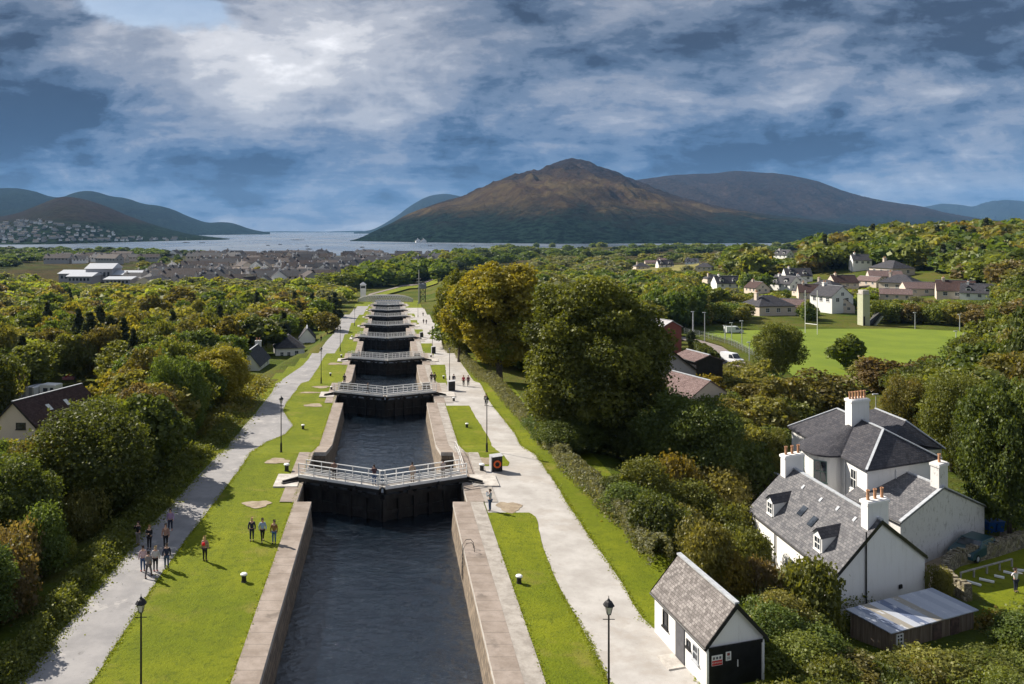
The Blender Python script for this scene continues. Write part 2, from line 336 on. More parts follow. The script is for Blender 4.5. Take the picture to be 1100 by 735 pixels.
M_DRYSTONE = mat('dry_stone', f_drystone)

# foliage: each leaf cluster has its own tint value, each tree its own shade
def foliage(name, c1, c2, accent=None, am=0.0):
    def f(g):
        t = g.attr('tint').outputs['Fac']; r = g.rand()
        c = g.mix(t, c1, c2)
        if accent: c = g.mix(g.rng(g.attr('clump').outputs['Fac'], 1-am, 1.0, 0, 0.9), c, accent)
        hs = g.N.new('ShaderNodeHueSaturation'); g.inp(hs, 'Color', c)
        g.inp(hs, 'Value', g.m('ADD', g.m('MULTIPLY', r, 0.5), 0.75)); g.inp(hs, 'Hue', g.m('ADD', g.m('MULTIPLY', r, 0.03), 0.485)); c = hs.outputs[0]
        d = g.N.new('ShaderNodeBsdfDiffuse'); tr = g.N.new('ShaderNodeBsdfTranslucent'); gl = g.N.new('ShaderNodeBsdfGlossy')
        g.L.new(c, d.inputs[0]); g.L.new(g.mix(1.0, c, (1.35, 1.25, 0.5), 'MULTIPLY'), tr.inputs[0]); gl.inputs['Roughness'].default_value = 0.5; gl.inputs['Color'].default_value = (0.6, 0.6, 0.55, 1)
        m1 = g.N.new('ShaderNodeMixShader'); m1.inputs[0].default_value = 0.45; g.L.new(d.outputs[0], m1.inputs[1]); g.L.new(tr.outputs[0], m1.inputs[2])
        m2 = g.N.new('ShaderNodeMixShader'); m2.inputs[0].default_value = 0.035; g.L.new(m1.outputs[0], m2.inputs[1]); g.L.new(gl.outputs[0], m2.inputs[2])
        g.L.new(m2.outputs[0], g.N['Material Output'].inputs[0])
    return mat(name, f)
F = dict(
    sycamore=foliage('leaves_sycamore', (0.062, 0.092, 0.018), (0.235, 0.275, 0.045), (0.050, 0.070, 0.018), 0.3),
    spring=foliage('leaves_yellow_green', (0.090, 0.118, 0.020), (0.240, 0.268, 0.045)),
    tuft=foliage('grass_blades', (0.150, 0.180, 0.010), (0.270, 0.300, 0.020)),
    amber=foliage('leaves_amber', (0.170, 0.160, 0.020), (0.360, 0.310, 0.040), (0.130, 0.175, 0.025), 0.4),
    dark=foliage('leaves_dark_green', (0.050, 0.076, 0.018), (0.140, 0.180, 0.038)),
    mid=foliage('leaves_mid_green', (0.078, 0.098, 0.020), (0.190, 0.205, 0.042)),
    olive=foliage('leaves_olive', (0.105, 0.106, 0.028), (0.240, 0.220, 0.055), (0.290, 0.205, 0.050), 0.2),
    lime=foliage('leaves_lime', (0.130, 0.165, 0.022), (0.320, 0.345, 0.055)),
    gold=foliage('leaves_gold', (0.145, 0.125, 0.020), (0.320, 0.260, 0.042), (0.140, 0.165, 0.025), 0.35),
    brown=foliage('leaves_russet', (0.100, 0.075, 0.036), (0.215, 0.155, 0.064), (0.110, 0.115, 0.028), 0.4),
    conifer=foliage('needles_dark', (0.028, 0.041, 0.022), (0.072, 0.092, 0.042)),
    grey=foliage('leaves_grey_green', (0.095, 0.102, 0.052), (0.240, 0.238, 0.130)),
)
# ------------------------------------------------------------------ object and mesh helpers
def tag(o, label, cat, group=None):
    o['label'] = label; o['category'] = cat
    if group: o['group'] = group
    return o
def kind(o, k): o['kind'] = k; return o
def empty(name, loc, label, cat, group=None, rz=0.0):
    e = D.objects.new(name, None); COL.objects.link(e); e.location = loc; e.rotation_euler = (0, 0, rz); e.empty_display_size = 0.3
    return tag(e, label, cat, group)
def np_mesh(name, V, Fq, mat_, parent=None, attrs=None, smooth=False, midx=None):
    """V (n,3), Fq (m,3|4) ints -> one mesh object"""
    me = D.meshes.new(name); V = np.asarray(V, np.float32); Fq = np.asarray(Fq, np.int32)
    k = Fq.shape[1]; me.vertices.add(len(V)); me.vertices.foreach_set('co', V.ravel())
    me.loops.add(Fq.size); me.loops.foreach_set('vertex_index', Fq.ravel())
    me.polygons.add(len(Fq)); me.polygons.foreach_set('loop_start', np.arange(0, Fq.size, k, dtype=np.int32))
    me.polygons.foreach_set('loop_total', np.full(len(Fq), k, np.int32))
    for m_ in (mat_ if isinstance(mat_, (list, tuple)) else [mat_]): me.materials.append(m_)
    if midx is not None: me.polygons.foreach_set('material_index', np.asarray(midx, np.int32))
    me.polygons.foreach_set('use_smooth', np.full(len(Fq), smooth))
    if attrs:
        for an, av in attrs.items():
            a = me.attributes.new(an, 'FLOAT', 'FACE'); a.data.foreach_set('value', np.asarray(av, np.float32))
    me.update(calc_edges=True)
    o = D.objects.new(name, me); COL.objects.link(o)
    if parent is not None: o.parent = parent
    return o
class MB:
    """collects polygons in a local frame; frame maps (s,t,z) -> origin + s*u + t*v + z"""
    def __init__(self, org=(0, 0, 0), u=(1, 0, 0), v=(0, 1, 0)):
        self.V = []; self.F = []; self.UV = []; self.M = []
        self.o = Vector(org); self.u = Vector(u); self.v = Vector(v); self.w = Vector((0, 0, 1))
    def P(self, p): return self.o + self.u*p[0] + self.v*p[1] + self.w*p[2]
    def poly(self, pts, uv=None, m=0):
        n = len(self.V)
        for p in pts: self.V.append(self.P(p))
        self.F.append(list(range(n, n+len(pts)))); self.M.append(m)
        if uv is None:
            a = Vector(pts[0]); e1 = (Vector(pts[1])-a)
            nn = Vector((0, 0, 0))
            for i in range(1, len(pts)-1): nn += (Vector(pts[i])-a).cross(Vector(pts[i+1])-a)
            if e1.length > 1e-9 and nn.length > 1e-9:
                nn.normalize()
                h = Vector((-nn.y, nn.x, 0))
                h = h.normalized() if h.length > 1e-4 else Vector((1, 0, 0))
                k = nn.cross(h)
                uv = [((Vector(p)).dot(h), (Vector(p)).dot(k)) for p in pts]
            else: uv = [(0, 0)]*len(pts)
        self.UV.append(uv)
    def box(self, x0, x1, y0, y1, z0, z1, m=0):
        c = [(x0, y0, z0), (x1, y0, z0), (x1, y1, z0), (x0, y1, z0), (x0, y0, z1), (x1, y0, z1), (x1, y1, z1), (x0, y1, z1)]
        for f in ((3, 2, 1, 0), (4, 5, 6, 7), (0, 1, 5, 4), (1, 2, 6, 5), (2, 3, 7, 6), (3, 0, 4, 7)): self.poly([c[i] for i in f], m=m)
    def beam(self, a, b, w, h, m=0, up=(0, 0, 1)):
        a = Vector(a); b = Vector(b); d = (b-a).normalized(); s = d.cross(Vector(up))
        if s.length < 1e-4: s = d.cross(Vector((0, 1, 0)))
        s = s.normalized()*w/2; t = s.cross(d).normalized()*h/2
        c = [a-s-t, a+s-t, a+s+t, a-s+t, b-s-t, b+s-t, b+s+t, b-s+t]
        for f in ((0, 1, 2, 3), (7, 6, 5, 4), (0, 4, 5, 1), (1, 5, 6, 2), (2, 6, 7, 3), (3, 7, 4, 0)): self.poly([c[i] for i in f], m=m)
    def tube(self, pts, rad, seg=8, m=0, cap=True):
        pts = [Vector(p) for p in pts]; rs = rad if isinstance(rad, (list, tuple)) else [rad]*len(pts)
        rings = []
        for i, p in enumerate(pts):
            d = (pts[min(i+1, len(pts)-1)]-pts[max(i-1, 0)]).normalized()
            a = d.cross(Vector((0.31, 0.17, 0.93)) if abs(d.z) < 0.9 else Vector((1, 0.1, 0))).normalized(); b = d.cross(a)
            rings.append([p+(a*math.cos(2*math.pi*k/seg)+b*math.sin(2*math.pi*k/seg))*rs[i] for k in range(seg)])
        for i in range(len(pts)-1):
            for k in range(seg):
                k2 = (k+1) % seg; self.poly([rings[i][k], rings[i][k2], rings[i+1][k2], rings[i+1][k]][::-1], m=m)
        if cap: self.poly(rings[0], m=m); self.poly(rings[-1][::-1], m=m)
    def lathe(self, c, prof, seg=12, m=0, a0=0.0, rot=0.0):
        n = len(prof)
        for i in range(n-1):
            for k in range(seg):
                q = []
                for (r, z), kk in ((prof[i], k), (prof[i], k+1), (prof[i+1], k+1), (prof[i+1], k)):
                    t = 2*math.pi*kk/seg+rot; q.append((c[0]+r*math.cos(t), c[1]+r*math.sin(t), c[2]+z))
                if prof[i][0] < 1e-6: q = [q[0], q[2], q[3]]
                elif prof[i+1][0] < 1e-6: q = q[:3]
                self.poly(q, m=m)
    def build(self, name, mat_, parent=None, smooth=False, label=None):
        me = D.meshes.new(name); inv = None
        off = Vector((0, 0, 0)) if parent is None else None
        V = self.V
        if parent is not None: inv = mw(parent).inverted(); V = [inv @ p for p in V]
        me.from_pydata([tuple(p) for p in V], [], self.F)
        for m_ in (mat_ if isinstance(mat_, (list, tuple)) else [mat_]): me.materials.append(m_)
        me.polygons.foreach_set('material_index', self.M)
        uvl = me.uv_layers.new(name='UVMap'); flat_uv = [c for f in self.UV for p in f for c in p]
        if len(flat_uv) == len(me.loops)*2: uvl.data.foreach_set('uv', flat_uv)
        if smooth: me.polygons.foreach_set('use_smooth', [True]*len(me.polygons))
        me.update()
        o = D.objects.new(name, me); COL.objects.link(o)
        if parent is not None: o.parent = parent
        if label: o['label'] = label
        return o
def mw(o):
    m = Matrix.LocRotScale(o.location, o.rotation_euler, o.scale)
    return mw(o.parent) @ m if o.parent else m
def copy_tree(o, parent=None, loc=None, rz=None, scale=None, label=None):
    c = o.copy(); COL.objects.link(c)
    if parent is not None: c.parent = parent
    if loc is not None: c.location = loc
    if rz is not None: c.rotation_euler = (0, 0, rz)
    if scale is not None: c.scale = scale if hasattr(scale, '__len__') else (scale,)*3
    if label: c['label'] = label
    for ch in KIDS.get(o.name, [k for k in D.objects if k.parent == o]): copy_tree(ch, c)
    return c
KIDS = {}
def remember(o):
    ks = [k for k in D.objects if k.parent == o]; KIDS[o.name] = ks
    for k in ks: remember(k)

# ------------------------------------------------------------------ the lie of the land
GATES = [72.4, 121.0, 163.5, 215.0, 268.0, 321.0, 369.0, 408.0]
HL = [23.3, 25.1, 26.6, 29.0, 31.9, 34.6, 36.8, 38.0, 39.5]
_ty, _th = [-50.0], [23.3]
for i, yg in enumerate(GATES):
    _ty += [yg+13.0, yg+23.0]; _th += [HL[i], HL[i+1]]
_ty += [450, 470, 600, 1500]; _th += [39.6, 40.6, 43.0, 43.6]
def T(Y): return CZ-np.interp(Y, _ty, _th)
def sm(x): x = np.clip(x, 0, 1); return x*x*(3-2*x)
CORR_L = ([0, 110, 150, 190, 240, 300, 460, 500], [-22.5, -20.5, -22.5, -17, -16, -16, -20, -20])
CORR_R = ([0, 40, 62, 90, 140, 200, 460, 500], [21, 21, 20.5, 21, 19, 16, 16, 20])
SEA = CZ-44.5
def zg(X, Y, detail=True):
    X = np.asarray(X, float); Y = np.asarray(Y, float)
    t = T(Y)
    sl = CZ-np.interp(Y, [0, 60, 150, 300, 450, 600, 1500, 3000], [26, 26.5, 30.3, 36, 40.5, 43, 43.6, 44.0])
    sr = CZ-np.interp(Y, [0, 60, 100, 176, 240, 300, 450, 700, 1200, 2300], [25.8, 26, 27, 28.5, 29.5, 30, 33, 38, 42, 43.6])
    hill = 27*sm((X-140)/230)*np.exp(-((Y-520)/230)**2)+14*sm((X-60)/140)*np.exp(-((Y-90)/60)**2)*0+10*sm((X-300)/500)*np.exp(-((Y-1100)/500)**2)
    sr = sr+hill
    L = np.interp(Y, *CORR_L); Rr = np.interp(Y, *CORR_R)
    w = np.interp(Y, [0, 60, 200, 450], [9, 10, 18, 30])
    bl = sm((L-X)/np.where((Y > 120) & (Y < 300), 8.0, w)); br = sm((X-Rr)/np.where(Y < 75, 7.0, w))
    z = t*(1-bl)*(1-br)+sl*bl+sr*br
    if detail:
        side = np.maximum(bl, br)
        z = z+side*(fbm(X/35.0, Y/35.0, 3, 3)-0.5)*np.interp(Y, [0, 60, 200, 600], [0.1, 0.3, 1.2, 3.0])*np.where((X > 95) & (Y > 150) & (Y < 260), 0.15, 1)
    # shoreline of the loch
    s = X/np.maximum(Y, 1.0)*FP+VX
    sh = np.interp(s, [-300, 120, 230, 300, 520, 560, 640, 760, 860, 900, 1200], [1900, 1750, 1500, 1430, 1440, 1800, 2150, 2250, 2300, 3200, 4200])+60*(fbm(s/22.0, s*0, 3, 9)-0.5)
    z = np.where(Y > 900, z-(z-(SEA-3))*sm((Y-sh+70)/140), z)
    return z
def G(px, py, it=30):
    """ground point seen in that direction"""
    ys = np.concatenate([np.arange(25, 500, 0.5), np.geomspace(500, 5000, 400)])
    X = (px-VX)*ys/FP; ray = CZ-(py-VY)*ys/FP; z = zg(X, ys, False); k = np.argmax(ray < z)
    if k == 0: return None
    a = (ray-z)[k-1]; b = (ray-z)[k]; t_ = a/(a-b); y = ys[k-1]+t_*(ys[k]-ys[k-1])
    x = (px-VX)*y/FP
    return Vector((x, y, float(zg(x, y, False))))
AX = -0.6   # canal axis
# ------------------------------------------------------------------ ground sheet (open where the canal runs)
def build_ground():
    right = np.concatenate([[AX+7.5, AX+8.6, AX+10.5], AX+10.5+np.cumsum(np.geomspace(0.9, 260, 118))])
    left = -(right-AX)+AX
    xs = np.concatenate([left[::-1], right])
    ys = np.unique(np.concatenate([np.arange(10, 110, 1.0), np.arange(110, 300, 2.0), np.arange(300, 474, 3.0), np.array(_ty[1:-2]), np.array([474.0]), np.geomspace(474, 5200, 200)]))
    ys = ys[(ys >= 10)]
    X, Y = np.meshgrid(xs, ys); Z = zg(X, Y); Z = np.where((np.abs(X-AX) < 10.6) & (Y < 474), T(Y), Z)
    V = np.stack([X, Y, Z], -1).reshape(-1, 3); nx = len(xs); ny = len(ys)
    i, j = np.meshgrid(np.arange(nx-1), np.arange(ny-1)); i = i.ravel(); j = j.ravel()
    mid = len(left)-1
    keep = ~((i == mid) & (ys[j] < 473))
    i = i[keep]; j = j[keep]; a = j*nx+i
    Fq = np.stack([a, a+1, a+nx+1, a+nx], 1)
    cx = (xs[i]+xs[i+1])/2; cy_ = (ys[j]+ys[j+1])/2
    Lc = np.interp(cy_, *CORR_L); Rc = np.interp(cy_, *CORR_R)
    m = np.ones(len(i), int)
    m[(cx > Lc+2) & (cx < Rc+0.5) & (cy_ < 470)] = 0
    m[cy_ > 620] = 2
    m[(cx > 43) & (cx < 70) & (cy_ > 48) & (cy_ < 74)] = 0        # walled garden lawn
    m[(cx > 95) & (cx < 260) & (cy_ > 172) & (cy_ < 238)] = 0
    o = np_mesh('ground', V, Fq, [M_LAWN, M_ROUGH, M_MOOR], midx=m, smooth=True); kind(o, 'structure')
build_ground()
def strip(name, rows, m, lift, step=1.0, corridor=True):
    """a surface laid on the ground between left and right edges given as (y, left x, right x) directions"""
    pts = []
    for y, l, r in rows:
        pts.append((G(l, y), G(r, y)))
    # resample along depth
    Ls = sorted([(p[0].y, p[0].x) for p in pts]); Rs = sorted([(p[1].y, p[1].x) for p in pts])
    ya = max(Ls[0][0], Rs[0][0]); yb = min(Ls[-1][0], Rs[-1][0])
    ys = np.unique(np.concatenate([np.arange(ya, yb, step), [yb], [t_ for t_ in _ty if ya < t_ < yb]]))
    lx = np.interp(ys, [a for a, _ in Ls], [b for _, b in Ls]); rx = np.interp(ys, [a for a, _ in Rs], [b for _, b in Rs])
    wob = (fbm(ys/1.3, ys*0, 3, 5)-0.5)*0.22; wob2 = (fbm(ys/1.3, ys*0, 3, 55)-0.5)*0.22
    lx = lx+wob; rx = rx+wob2
    k = 5; V = []
    for q in range(k+1):
        x = lx+(rx-lx)*q/k; z = (T(ys) if corridor else zg(x, ys))+lift
        V.append(np.stack([x, ys, z], -1))
    V = np.concatenate(V); n = len(ys); Fq = []
    for q in range(k):
        for j in range(n-1): Fq.append((q*n+j, (q+1)*n+j, (q+1)*n+j+1, q*n+j+1))
    return kind(np_mesh(name, V, Fq, m), 'structure')
LEFT_PATH = [(790, -45, 62), (735, 19, 97), (700, 48, 120), (652, 88, 150), (606, 127, 181), (573, 153, 205), (548, 178, 224), (505, 219, 257), (486, 238, 270), (476, 247, 283), (467, 255, 306), (457, 263, 315),
             (449, 270, 309), (441, 277, 304), (434, 282, 307), (422, 292, 316), (408, 303, 333), (393, 325, 343), (385, 332, 347), (373, 346, 364), (366, 351, 368), (360, 357, 370), (348, 362, 377), (344, 365, 382), (335, 378, 392), (329, 384, 396)]
strip('path', LEFT_PATH, M_TARMAC, 0.012)
RIGHT_PATH = [(800, 678, 790), (735, 654, 752), (706, 641, 740), (680, 629, 712), (668, 621, 692), (629, 598, 669), (617, 593, 661), (596, 586, 647), (578, 580, 634), (556, 573, 620), (548, 571, 614), (515, 560, 594), (500, 549, 583),
              (486, 536, 571), (470, 525, 555), (462, 519, 550), (435, 505, 528), (428, 497, 524), (411, 482, 514), (388, 478, 494), (371, 467, 477), (362, 466, 474), (347, 457, 467), (330, 449, 461)]
rp = [(y, VX+12, r) for y, l, r in RIGHT_PATH]
# paved apron from the coping to the outer edge of the right path, with lawn islands on it
def apron():
    Rs = sorted([(G(r, y).y, G(r, y).x) for y, l, r in RIGHT_PATH])
    ys = np.unique(np.concatenate([np.arange(Rs[0][0], Rs[-1][0], 1.0), [t_ for t_ in _ty if Rs[0][0] < t_ < Rs[-1][0]]]))
    rx = np.interp(ys, [a for a, _ in Rs], [b for _, b in Rs])+(fbm(ys/1.3, ys*0, 3, 5)-0.5)*0.22
    V = []; k = 6
    for q in range(k+1):
        x = (AX+8.75)+(rx-(AX+8.75))*q/k; V.append(np.stack([x, ys, T(ys)+0.012], -1))
    V = np.concatenate(V); n = len(ys)
    Fq = [(q*n+j, (q+1)*n+j, (q+1)*n+j+1, q*n+j+1) for q in range(k) for j in range(n-1)]
    kind(np_mesh('path', V, Fq, M_PATH), 'structure')
apron()
for rows in ([(800, 612, 678), (735, 583, 654), (706, 573, 641), (668, 561, 621), (637, 550, 604), (594, 535, 585), (560, 525, 577), (554, 523, 574), (551, 525, 568)],
             [(501, 503, 546), (497, 500, 547), (486, 494, 536), (470, 488, 525), (450, 482, 512), (436, 478, 504)],
             [(417, 469, 482), (392, 459, 478)], [(382, 453, 466), (369, 449, 464)], [(362, 447, 455), (354, 444, 454)], [(348.5, 441, 450), (344, 440, 448)], [(341, 438, 446), (337, 437, 445)]):
    strip('lawn', rows, M_LAWN, 0.03, 0.7)
# lock sides: paved strip by the coping (right) and worn stone pads by every gate
def worn_patch(px, py, rx, ry, m=M_PALE):
    c = G(px, py); V = [(c.x, c.y, c.z+0.04)]
    for k in range(24):
        a = 2*math.pi*k/24; f = 1+0.18*math.sin(3*a+px)+0.08*math.sin(7*a)
        x = c.x+rx*f*math.cos(a); y = c.y+ry*f*math.sin(a); V.append((x, y, float(T(y))+0.04))
    Fq = [(0, 1+k, 1+(k+1) % 24) for k in range(24)]
    return kind(np_mesh('ground_patch', V, Fq, m), 'structure')
M_DIRT = mat('worn_earth', lambda g: (g.base(g.mix(g.rng(g.noise(g.geo(), 1.5, 6, 0.7), 0.35, 0.65), (0.22, 0.17, 0.12), (0.34, 0.28, 0.20))), g.bump(g.noise(g.geo(), 9, 5), 0.4, 0.05)))
for px, py, rx, ry in ((276, 542, 1.15, 0.9), (298, 495.6, 1.2, 1.0), (337, 435.6, 1.3, 1.1), (345, 416, 1.3, 1.0), (360, 391, 1.5, 1.2), (522, 495, 1.1, 1.2), (547, 545, 1.0, 1.3), (335, 422, 2.0, 0.5)):
    worn_patch(px, py, rx, ry, M_DIRT)
def f_verge(g):
    f_rough(g)
# road with van, playing field
def drape(name, poly, m, lift, n=14):
    """quad strip between two lines of ground points"""
    A, B = poly; V = []; Fq = []
    def samp(L_, t_):
        d = [0]
        for i in range(len(L_)-1): d.append(d[-1]+(L_[i+1]-L_[i]).length)
        s = t_*d[-1]
        for i in range(len(L_)-1):
            if s <= d[i+1] or i == len(L_)-2:
                f = (s-d[i])/(d[i+1]-d[i]); return L_[i].lerp(L_[i+1], f)
    q = 6
    for i in range(n+1):
        a = samp(A, i/n); b = samp(B, i/n)
        for j in range(q+1):
            p = a.lerp(b, j/q); V.append((p.x, p.y, float(zg(p.x, p.y))+lift))
    for i in range(n):
        for j in range(q): k = i*(q+1)+j; Fq.append((k, k+1, k+q+2, k+q+1))
    return kind(np_mesh(name, V, Fq, m), 'structure')
gp = lambda L_: [G(*p) for p in L_]
drape('road', (gp([(700, 366), (731, 365), (755, 374), (770, 384.7), (785, 400), (790, 420)]), gp([(700, 361), (733, 362.5), (750, 366), (775, 374), (798, 388), (832, 412)])), M_ROAD, 0.22, 40)
drape('grass_verge', (gp([(700, 360), (733, 361.5), (750, 365), (775, 373), (798, 387), (832, 411)]), gp([(700, 358), (735, 359), (757, 362.5), (783, 370), (808, 381), (842, 400)])), M_ROUGH, 0.20, 40)
M_PITCH = mat('pitch_grass', lambda g: (g.base(g.mix(g.rng(g.noise(g.map(g.geo(), (1, 1, 1)), 0.12, 5, 0.6), 0.35, 0.65), (0.115, 0.165, 0.006), (0.150, 0.200, 0.010))), g.bump(g.noise(g.geo(), 8, 4, 0.7), 0.3, 0.05)))
drape('playing_field', (gp([(752, 358.5), (790, 370), (816, 383), (850, 402), (880, 440)]), gp([(762, 357), (880, 354.5), (970, 354), (1030, 357), (1075, 372)])), M_PITCH, 0.30, 40)
drape('driveway', (gp([(985, 600), (1000, 622), (990, 650)]), gp([(1100, 566), (1030, 600), (1010, 650)])), M_DIRT, 0.05, 12)
for (a, b) in (([(560, 290), (640, 288)], [(575, 300), (640, 300)]), ([(680, 283), (760, 284)], [(668, 292), (742, 294)]), ([(775, 284), (890, 287)], [(765, 287), (880, 291)])):
    drape('meadow', (gp(a), gp(b)), flat('tawny_meadow', (0.17, 0.15, 0.035), 0.95, var=0.35, scale=0.02), 0.8, 20)

# water
def sheet(name, x0, x1, y0, y1, z, m, nx=1, ny=1):
    xs = np.linspace(x0, x1, nx+1); ys = np.linspace(y0, y1, ny+1); X, Y = np.meshgrid(xs, ys)
    V = np.stack([X, Y, np.full_like(X, z)], -1).reshape(-1, 3)
    Fq = [(j*(nx+1)+i, j*(nx+1)+i+1, (j+1)*(nx+1)+i+1, (j+1)*(nx+1)+i) for j in range(ny) for i in range(nx)]
    return kind(np_mesh(name, V, Fq, m), 'structure')
sheet('loch_water', -9000, 12000, 1100, 22000, SEA, M_LOCH, 4, 4)
WL = [CZ-h for h in (25.7, 27.6, 29.0, 31.4, 34.2, 36.9, 39.0, 40.2, 41.6)]
yb = [-10]+GATES+[474]
for i in range(9):
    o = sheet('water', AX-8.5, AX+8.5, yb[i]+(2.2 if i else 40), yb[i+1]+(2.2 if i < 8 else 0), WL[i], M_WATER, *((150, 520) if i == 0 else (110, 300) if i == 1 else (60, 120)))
    me = o.data; c_ = np.empty(len(me.vertices)*3, np.float32); me.vertices.foreach_get('co', c_); c_ = c_.reshape(-1, 3); X, Y = c_[:, 0], c_[:, 1]
    wx = X+1.2*fbm(X/2.5, Y/2.5, 3, 5); wy = Y+1.2*fbm(X/2.5, Y/2.5, 3, 25)
    act = 0.35+0.9*fbm(X/5.0, Y/6.0, 3, 60)
    c_[:, 2] += act*(0.17*(fbm(wx/2.0, wy/1.3, 3, 31)-0.5)+0.11*(fbm(wx/0.8, wy/0.5, 4, 41, 0.6, ridge=True)-0.5))
    me.vertices.foreach_set('co', c_.ravel()); me.polygons.foreach_set('use_smooth', np.ones(len(me.polygons), bool)); me.update()

# ------------------------------------------------------------------ mountains across the water
def rangemesh(name, prof, Dr, Db, m, amp, seed, base_h=0.0, nx=260, nt=46, power=0.9, rough=1.0, back=True, spur=None, damp=0.0):
    prof = [(a, b) for a, b in prof]
    px = np.linspace(prof[0][0], prof[-1][0], nx); top = np.interp(px, [p[0] for p in prof], [p[1] for p in prof])
    if len(prof) > 5:
        k = np.ones(9)/9; top = np.convolve(np.pad(top, 4, 'edge'), k, 'valid')
    Dr = np.interp(px, [d[0] for d in Dr], [d[1] for d in Dr]) if isinstance(Dr, list) else np.full(nx, Dr)
    Db = np.interp(px, [d[0] for d in Db], [d[1] for d in Db]) if isinstance(Db, list) else np.full(nx, Db)
    zr = CZ-(top-VY)*Dr/FP
    tt = np.concatenate([np.linspace(-0.04, 1, nt), np.linspace(1.06, 1.5, 8)])
    PX, TT = np.meshgrid(px, tt); ZR = np.tile(zr, (len(tt), 1)); DR = np.tile(Dr, (len(tt), 1)); DB = np.tile(Db, (len(tt), 1))
    Y = DB+(DR-DB)*TT; X = (PX-VX)*Y/FP
    h = np.where(TT <= 1, np.clip(TT, 0, 1)**power, np.clip(1-(TT-1)*1.6, 0, 1))
    Z = SEA-4+(ZR-SEA+4)*h
    env = np.clip(TT*(1.02-TT)*4, 0, 1)*np.where(TT > 1, 0, 1)
    nz = fbm(X/900.0, Y/1500.0, 6, seed, 0.52, ridge=True)-0.5
    nz2 = fbm(X/220.0, Y/420.0, 5, seed+40, 0.55, ridge=True)-0.5
    nz3 = fbm(X/260.0+0.0002*Y, Y/2300.0, 6, seed+90, 0.6, ridge=True)-0.5
    Z = Z+env*amp*np.clip((ZR-SEA)/420, .15, 1)*(nz*1.0+nz2*0.42*rough+nz3*0.7)
    Z = Z+np.where((TT > 0.9), (fbm(X/160.0, Y/160.0, 4, seed+70)-0.5)*amp*0.05, 0)
    if spur is not None: Z = spur(PX, TT, X, Y, Z)
    Z = np.where(TT < 0, SEA-8, Z)
    n = len(px); j, i = np.meshgrid(np.arange(len(tt)-1), np.arange(n-1)); a = (j*n+i).ravel()
    return kind(np_mesh(name, np.stack([X, Y, Z], -1).reshape(-1, 3), np.stack([a, a+1, a+n+1, a+n], 1), m, smooth=True), 'structure')
def f_hill(name, wood, heath, grass, lo, hi, gx=None, gy=1.0, scale=1.0, extra=None):
    def f(g):
        p = g.geo(); q = g.sep(p)
        n = g.noise(p, 0.0012*scale, 8, 0.62, 0.4); n2 = g.noise(p, 0.006*scale, 8, 0.68); n3 = g.noise(g.map(p, (1, 1, 3)), 0.03*scale, 6, 0.72)
        hgt = g.m('ADD', q[2], g.m('MULTIPLY', g.m('SUBTRACT', n2, 0.5), (hi-lo)*1.6))
        hgt = g.m('ADD', hgt, g.m('MULTIPLY', g.m('SUBTRACT', n, 0.5), (hi-lo)*1.2))
        up = g.mix(g.rng(n, 0.38, 0.62), heath, grass)
        up = g.mix(g.rng(n3, 0.45, 0.62, 0, 0.75), up, tuple(c*0.4 for c in heath)); n5 = g.noise(g.map(p, (1, 0.4, 1)), 0.011*scale, 7, 0.7, 0.8); up = g.mix(g.rng(n5, 0.56, 0.64, 0, 0.6), up, tuple(c*1.7 for c in grass))
        wd = g.mix(g.rng(n3, 0.4, 0.62), tuple(c*0.35 for c in wood), tuple(c*1.5 for c in wood))
        c = g.mix(g.rng(hgt, lo, hi), wd, up)
        if extra: c = extra(g, c, q, n, n2, n3)
        g.base(c); g.b.inputs['Roughness'].default_value = 1; g.b.inputs['Specular IOR Level'].default_value = 0.0
        g.bump(g.m('ADD', n2, g.m('MULTIPLY', n3, 0.5)), 1.0, 75)
    return mat(name, f)
FARBLUE = f_hill('far_ridge', (0.020, 0.035, 0.030), (0.018, 0.026, 0.028), (0.02, 0.03, 0.028), 0, 300)
rangemesh('hills', [(180, 249), (260, 249.5), (300, 248.5), (345, 249), (385, 248), (410, 249), (430, 249.5)], 16000, 14500, FARBLUE, 20, 5, nt=10)
rangemesh('hills', [(380, 250), (400, 247), (412, 241), (425, 233), (440, 222), (455, 213), (466, 209.5), (480, 208), (490, 210), (500, 212), (540, 216), (620, 222), (700, 225)], 12000, 9500, FARBLUE, 160, 15, nt=26)
rangemesh('mountain', [(-160, 215), (-60, 206), (0, 203), (15, 202), (35, 205), (52, 212), (66, 213), (80, 207), (95, 205), (105, 207), (120, 212), (135, 213), (155, 220), (170, 221), (188, 226), (205, 234), (222, 240), (238, 238.5), (252, 240), (265, 245), (280, 249), (290, 250)],
          8200, [(-160, 5200), (150, 5600), (290, 8000)], f_hill('western_hills', (0.016, 0.030, 0.022), (0.017, 0.024, 0.022), (0.020, 0.030, 0.022), -10, 120), 120, 22, nt=36)
rangemesh('hill', [(-160, 238), (-60, 236), (0, 233), (20, 229), (45, 219), (62, 212), (75, 211.5), (90, 214), (110, 220), (135, 231), (160, 240), (180, 246), (205, 252), (240, 256), (270, 259)],
          4300, [(-160, 2300), (60, 2500), (270, 3700)], f_hill('town_hill', (0.020, 0.034, 0.018), (0.050, 0.036, 0.028), (0.042, 0.040, 0.026), 30, 75), 70, 31, nt=40)
